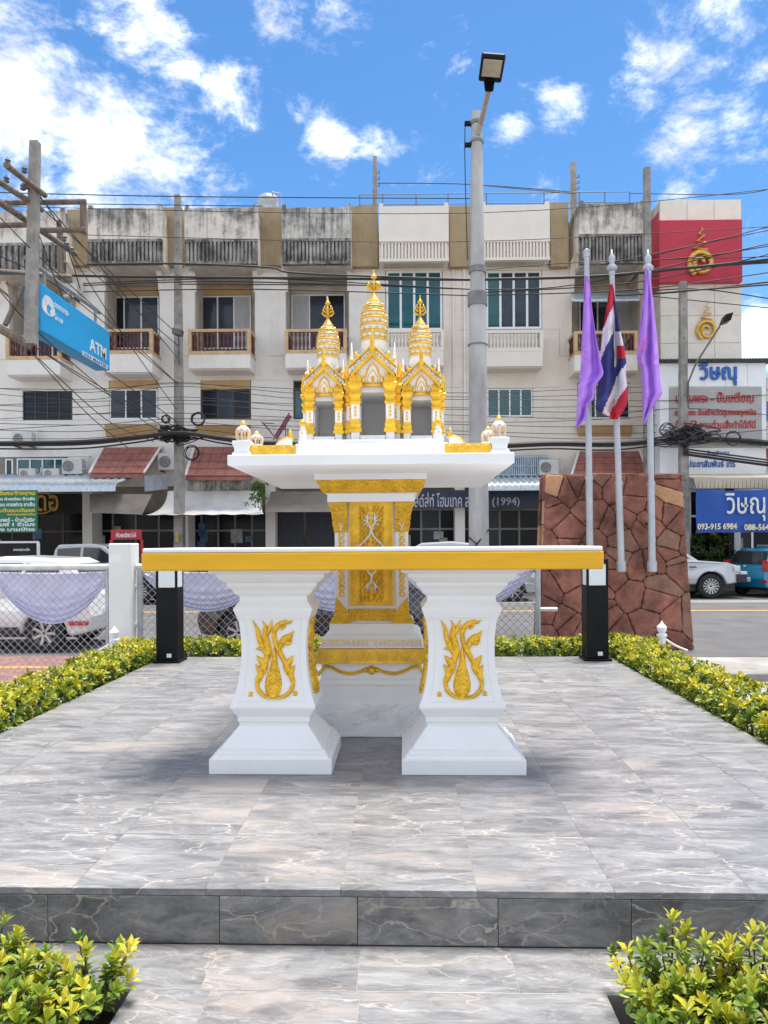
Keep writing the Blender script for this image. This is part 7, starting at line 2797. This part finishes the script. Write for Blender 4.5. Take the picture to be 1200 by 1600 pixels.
def tangle(u, v, Y, w, h, n, label, seed):
    rnd_ = random.Random(seed)
    c = P(u, v, Y)
    o = MB()
    for k in range(n):
        s_ = rnd_.choice((-1, 1))
        e_ = rnd_.uniform(.3, 1)
        z_ = rnd_.uniform(-h * .5, h * .5)
        pts = [(0, rnd_.uniform(-.2, 0), rnd_.uniform(-h, h)), (s_ * w * e_ * .5, rnd_.uniform(-.2, .1), z_ - rnd_.uniform(0, h * .5)), (s_ * w * e_, rnd_.uniform(-.2, .1), z_), (s_ * w * e_ * .6, rnd_.uniform(-.2, .1), z_ + rnd_.uniform(-.3, .5) * h), (0, rnd_.uniform(-.2, 0), rnd_.uniform(-h, h))]
        o.tube(catmull(pts, 4), rnd_.choice((.012, .018, .03)), 5)
    for k in range(5):
        x, z = rnd_.uniform(-w * .6, w * .6), rnd_.uniform(-h * .7, h * .7)
        o.box(x - .10, x + .10, -.2, -.04, z - .045, z + .045)
    tag(o.build('cable_tangle', cable_m, None, c), label, 'cable tangle', 'tangles of cables on the poles')


tangle(279, 680, 24.6, .95, .38, 34, 'black cable tangle with splice boxes on the pole between the red roofs', 1)
tangle(1068, 682, 23.3, 1.2, .42, 34, 'black cable tangle with splice boxes on the pole before the white shop', 2)

# ------------------------------------------------------------------ blue banner, shrubs and pots at the right
YBn = 22.9
ban_m = mat('blue_banner', (.008, .075, .36), .55, var=.06, scale=2)
bx0, bx1 = P(1088, 800, YBn).x, P(1232, 800, YBn).x
bz0, bz1 = P(1140, 832, YBn).z, P(1140, 764, YBn).z
cx_ = (bx0 + bx1) / 2
bn = thing('banner', 'blue cloth banner with white Thai word and telephone numbers', 'banner', (cx_, YBn, bz0))
hB, wB = bz1 - bz0, bx1 - bx0
MB().grid(lambda u, v: ((u - .5) * wB, .04 * math.sin(u * 14 + v * 3) * (.3 + v), hB * v - .05 * math.sin(math.pi * min(1, u * 1.15)) * v), 60, 16).build('cloth', ban_m, bn, smooth=True, fix=False)
T_ = lambda body, uc, vc, w, h, m_, bold: text(body, .5, m_, bn, (P(uc, vc, YBn - .1).x - cx_, -.085, P(uc, vc, YBn - .1).z - bz0), width=w * YBn / F_PX, height=h * YBn / F_PX, bold=bold, depth=.004)
T_('วิษณุ', 1165, 792, 60, 43, wht_m, .004)
T_('093-915 6984', 1121, 822.5, 60, 10, mat('banner_cream', (.75, .68, .45), .5), .014)
T_('088-5647', 1186, 823.5, 44, 10, MATS['banner_cream'], .014)
for sx in (-1, 1):
    MB().tube([(sx * wB * .5, 0, hB), (sx * wB * .5, .2, hB + .25)], .012, 5).build('tie', cable_m, bn)


def shrub(u, vb, vt, Y, w, label, seed, m_=None, flowers=None, base=GZ + .14, cat='shrub', nleaf=520):
    p = P(u, vb, Y)
    rnd_ = random.Random(seed)
    t_ = thing('shrub', label, cat, (p.x, Y, base))
    h = P(u, vt, Y).z - base
    V, Fc, T = [], [], []
    for k in range(nleaf // 6):
        while True:
            q = Vector((rnd_.uniform(-1, 1), rnd_.uniform(-1, 1), rnd_.uniform(-1, 1)))
            if .35 < q.length < 1:
                break
        pos = Vector((q.x * w, q.y * w * .8, h * .58 + q.z * h * .42))
        rosette(V, Fc, T, pos, q + Vector((0, 0, .6)), 7, .20, .075, rnd_, .15 + .6 * max(0, q.z) * rnd_.random(), (.4, 1.3))
    foliage('crown', V, Fc, T, m_ or leaf_dark, t_)
    o = MB()
    for k in range(5):
        a = rnd_.uniform(0, 6.28)
        o.tube([(0, 0, 0), (math.cos(a) * w * .3, math.sin(a) * w * .3, h * .4), (math.cos(a) * w * .6, math.sin(a) * w * .6, h * .75)], [.03, .02, .008], 6)
    o.build('trunk', twig, t_)
    if flowers:
        o = MB()
        for k in range(flowers):
            a = rnd_.uniform(0, 6.28)
            o.lathe([(.02, -.03), (.09, 0), (.05, .06)], 7, (math.cos(a) * w * .7, -abs(math.sin(a)) * w * .75, h * rnd_.uniform(.6, .95)))
        o.build('blossom', mat('red_blossom', (.5, .07, .03), .6), t_)


shrub(1107, 900, 826, 24.9, .75, 'leafy green shrub with red blossoms behind the silver pickup bonnet', 31, flowers=6, nleaf=1400)
shrub(1163, 920, 862, 24.9, .35, 'low dark plant between the silver pickup and the blue hatchback', 32, nleaf=500)
terra = mat('terracotta', (.36, .10, .05), .8, var=.12, scale=8)
for u, lab in ((1152, 'terracotta pot under the banner, left of the pair'), (1163, 'terracotta pot under the banner, right of the pair')):
    p = P(u, 920, 24.75)
    t_ = thing('plant_pot', lab, 'pot', (p.x, 24.75, GZ + .137), 0, 'terracotta pots on the far pavement')
    MB().lathe([(.13, 0), (.19, .30), (.21, .30), (.21, .36), (.18, .36), (.17, .30), (.02, .28)], 14).build('pot', terra, t_)
    V, Fc, T = [], [], []
    rr_ = random.Random(int(u))
    for k in range(30):
        rosette(V, Fc, T, Vector((rr_.uniform(-.15, .15), rr_.uniform(-.15, .15), rr_.uniform(.35, .7))), Vector((rr_.uniform(-1, 1), rr_.uniform(-1, 1), 1)), 5, .15, .05, rr_, .2)
    foliage('plant', V, Fc, T, leaf_dark, t_)
p = FP(404, 775, -2.0)
wv = FM @ Vector((p[0], -2.0, 0))
t_ = thing('hanging_plant', 'green creeper hanging over the right end of the canvas awning', 'plant', (wv.x, wv.y, p[1]))
V, Fc, T = [], [], []
rr_ = random.Random(77)
for k in range(60):
    rosette(V, Fc, T, Vector((rr_.gauss(0, .16), rr_.uniform(-.15, .15), -abs(rr_.gauss(0, .35)) + .45)), Vector((rr_.uniform(-1, 1), -1, -.3)), 4, .13, .055, rr_, rr_.uniform(.2, .7))
foliage('foliage', V, Fc, T, leaf_dark, t_)
MB().tube([(0, 0, .5), (.03, 0, 0), (-.02, 0, -.4)], .012, 5).build('stem', twig, t_)
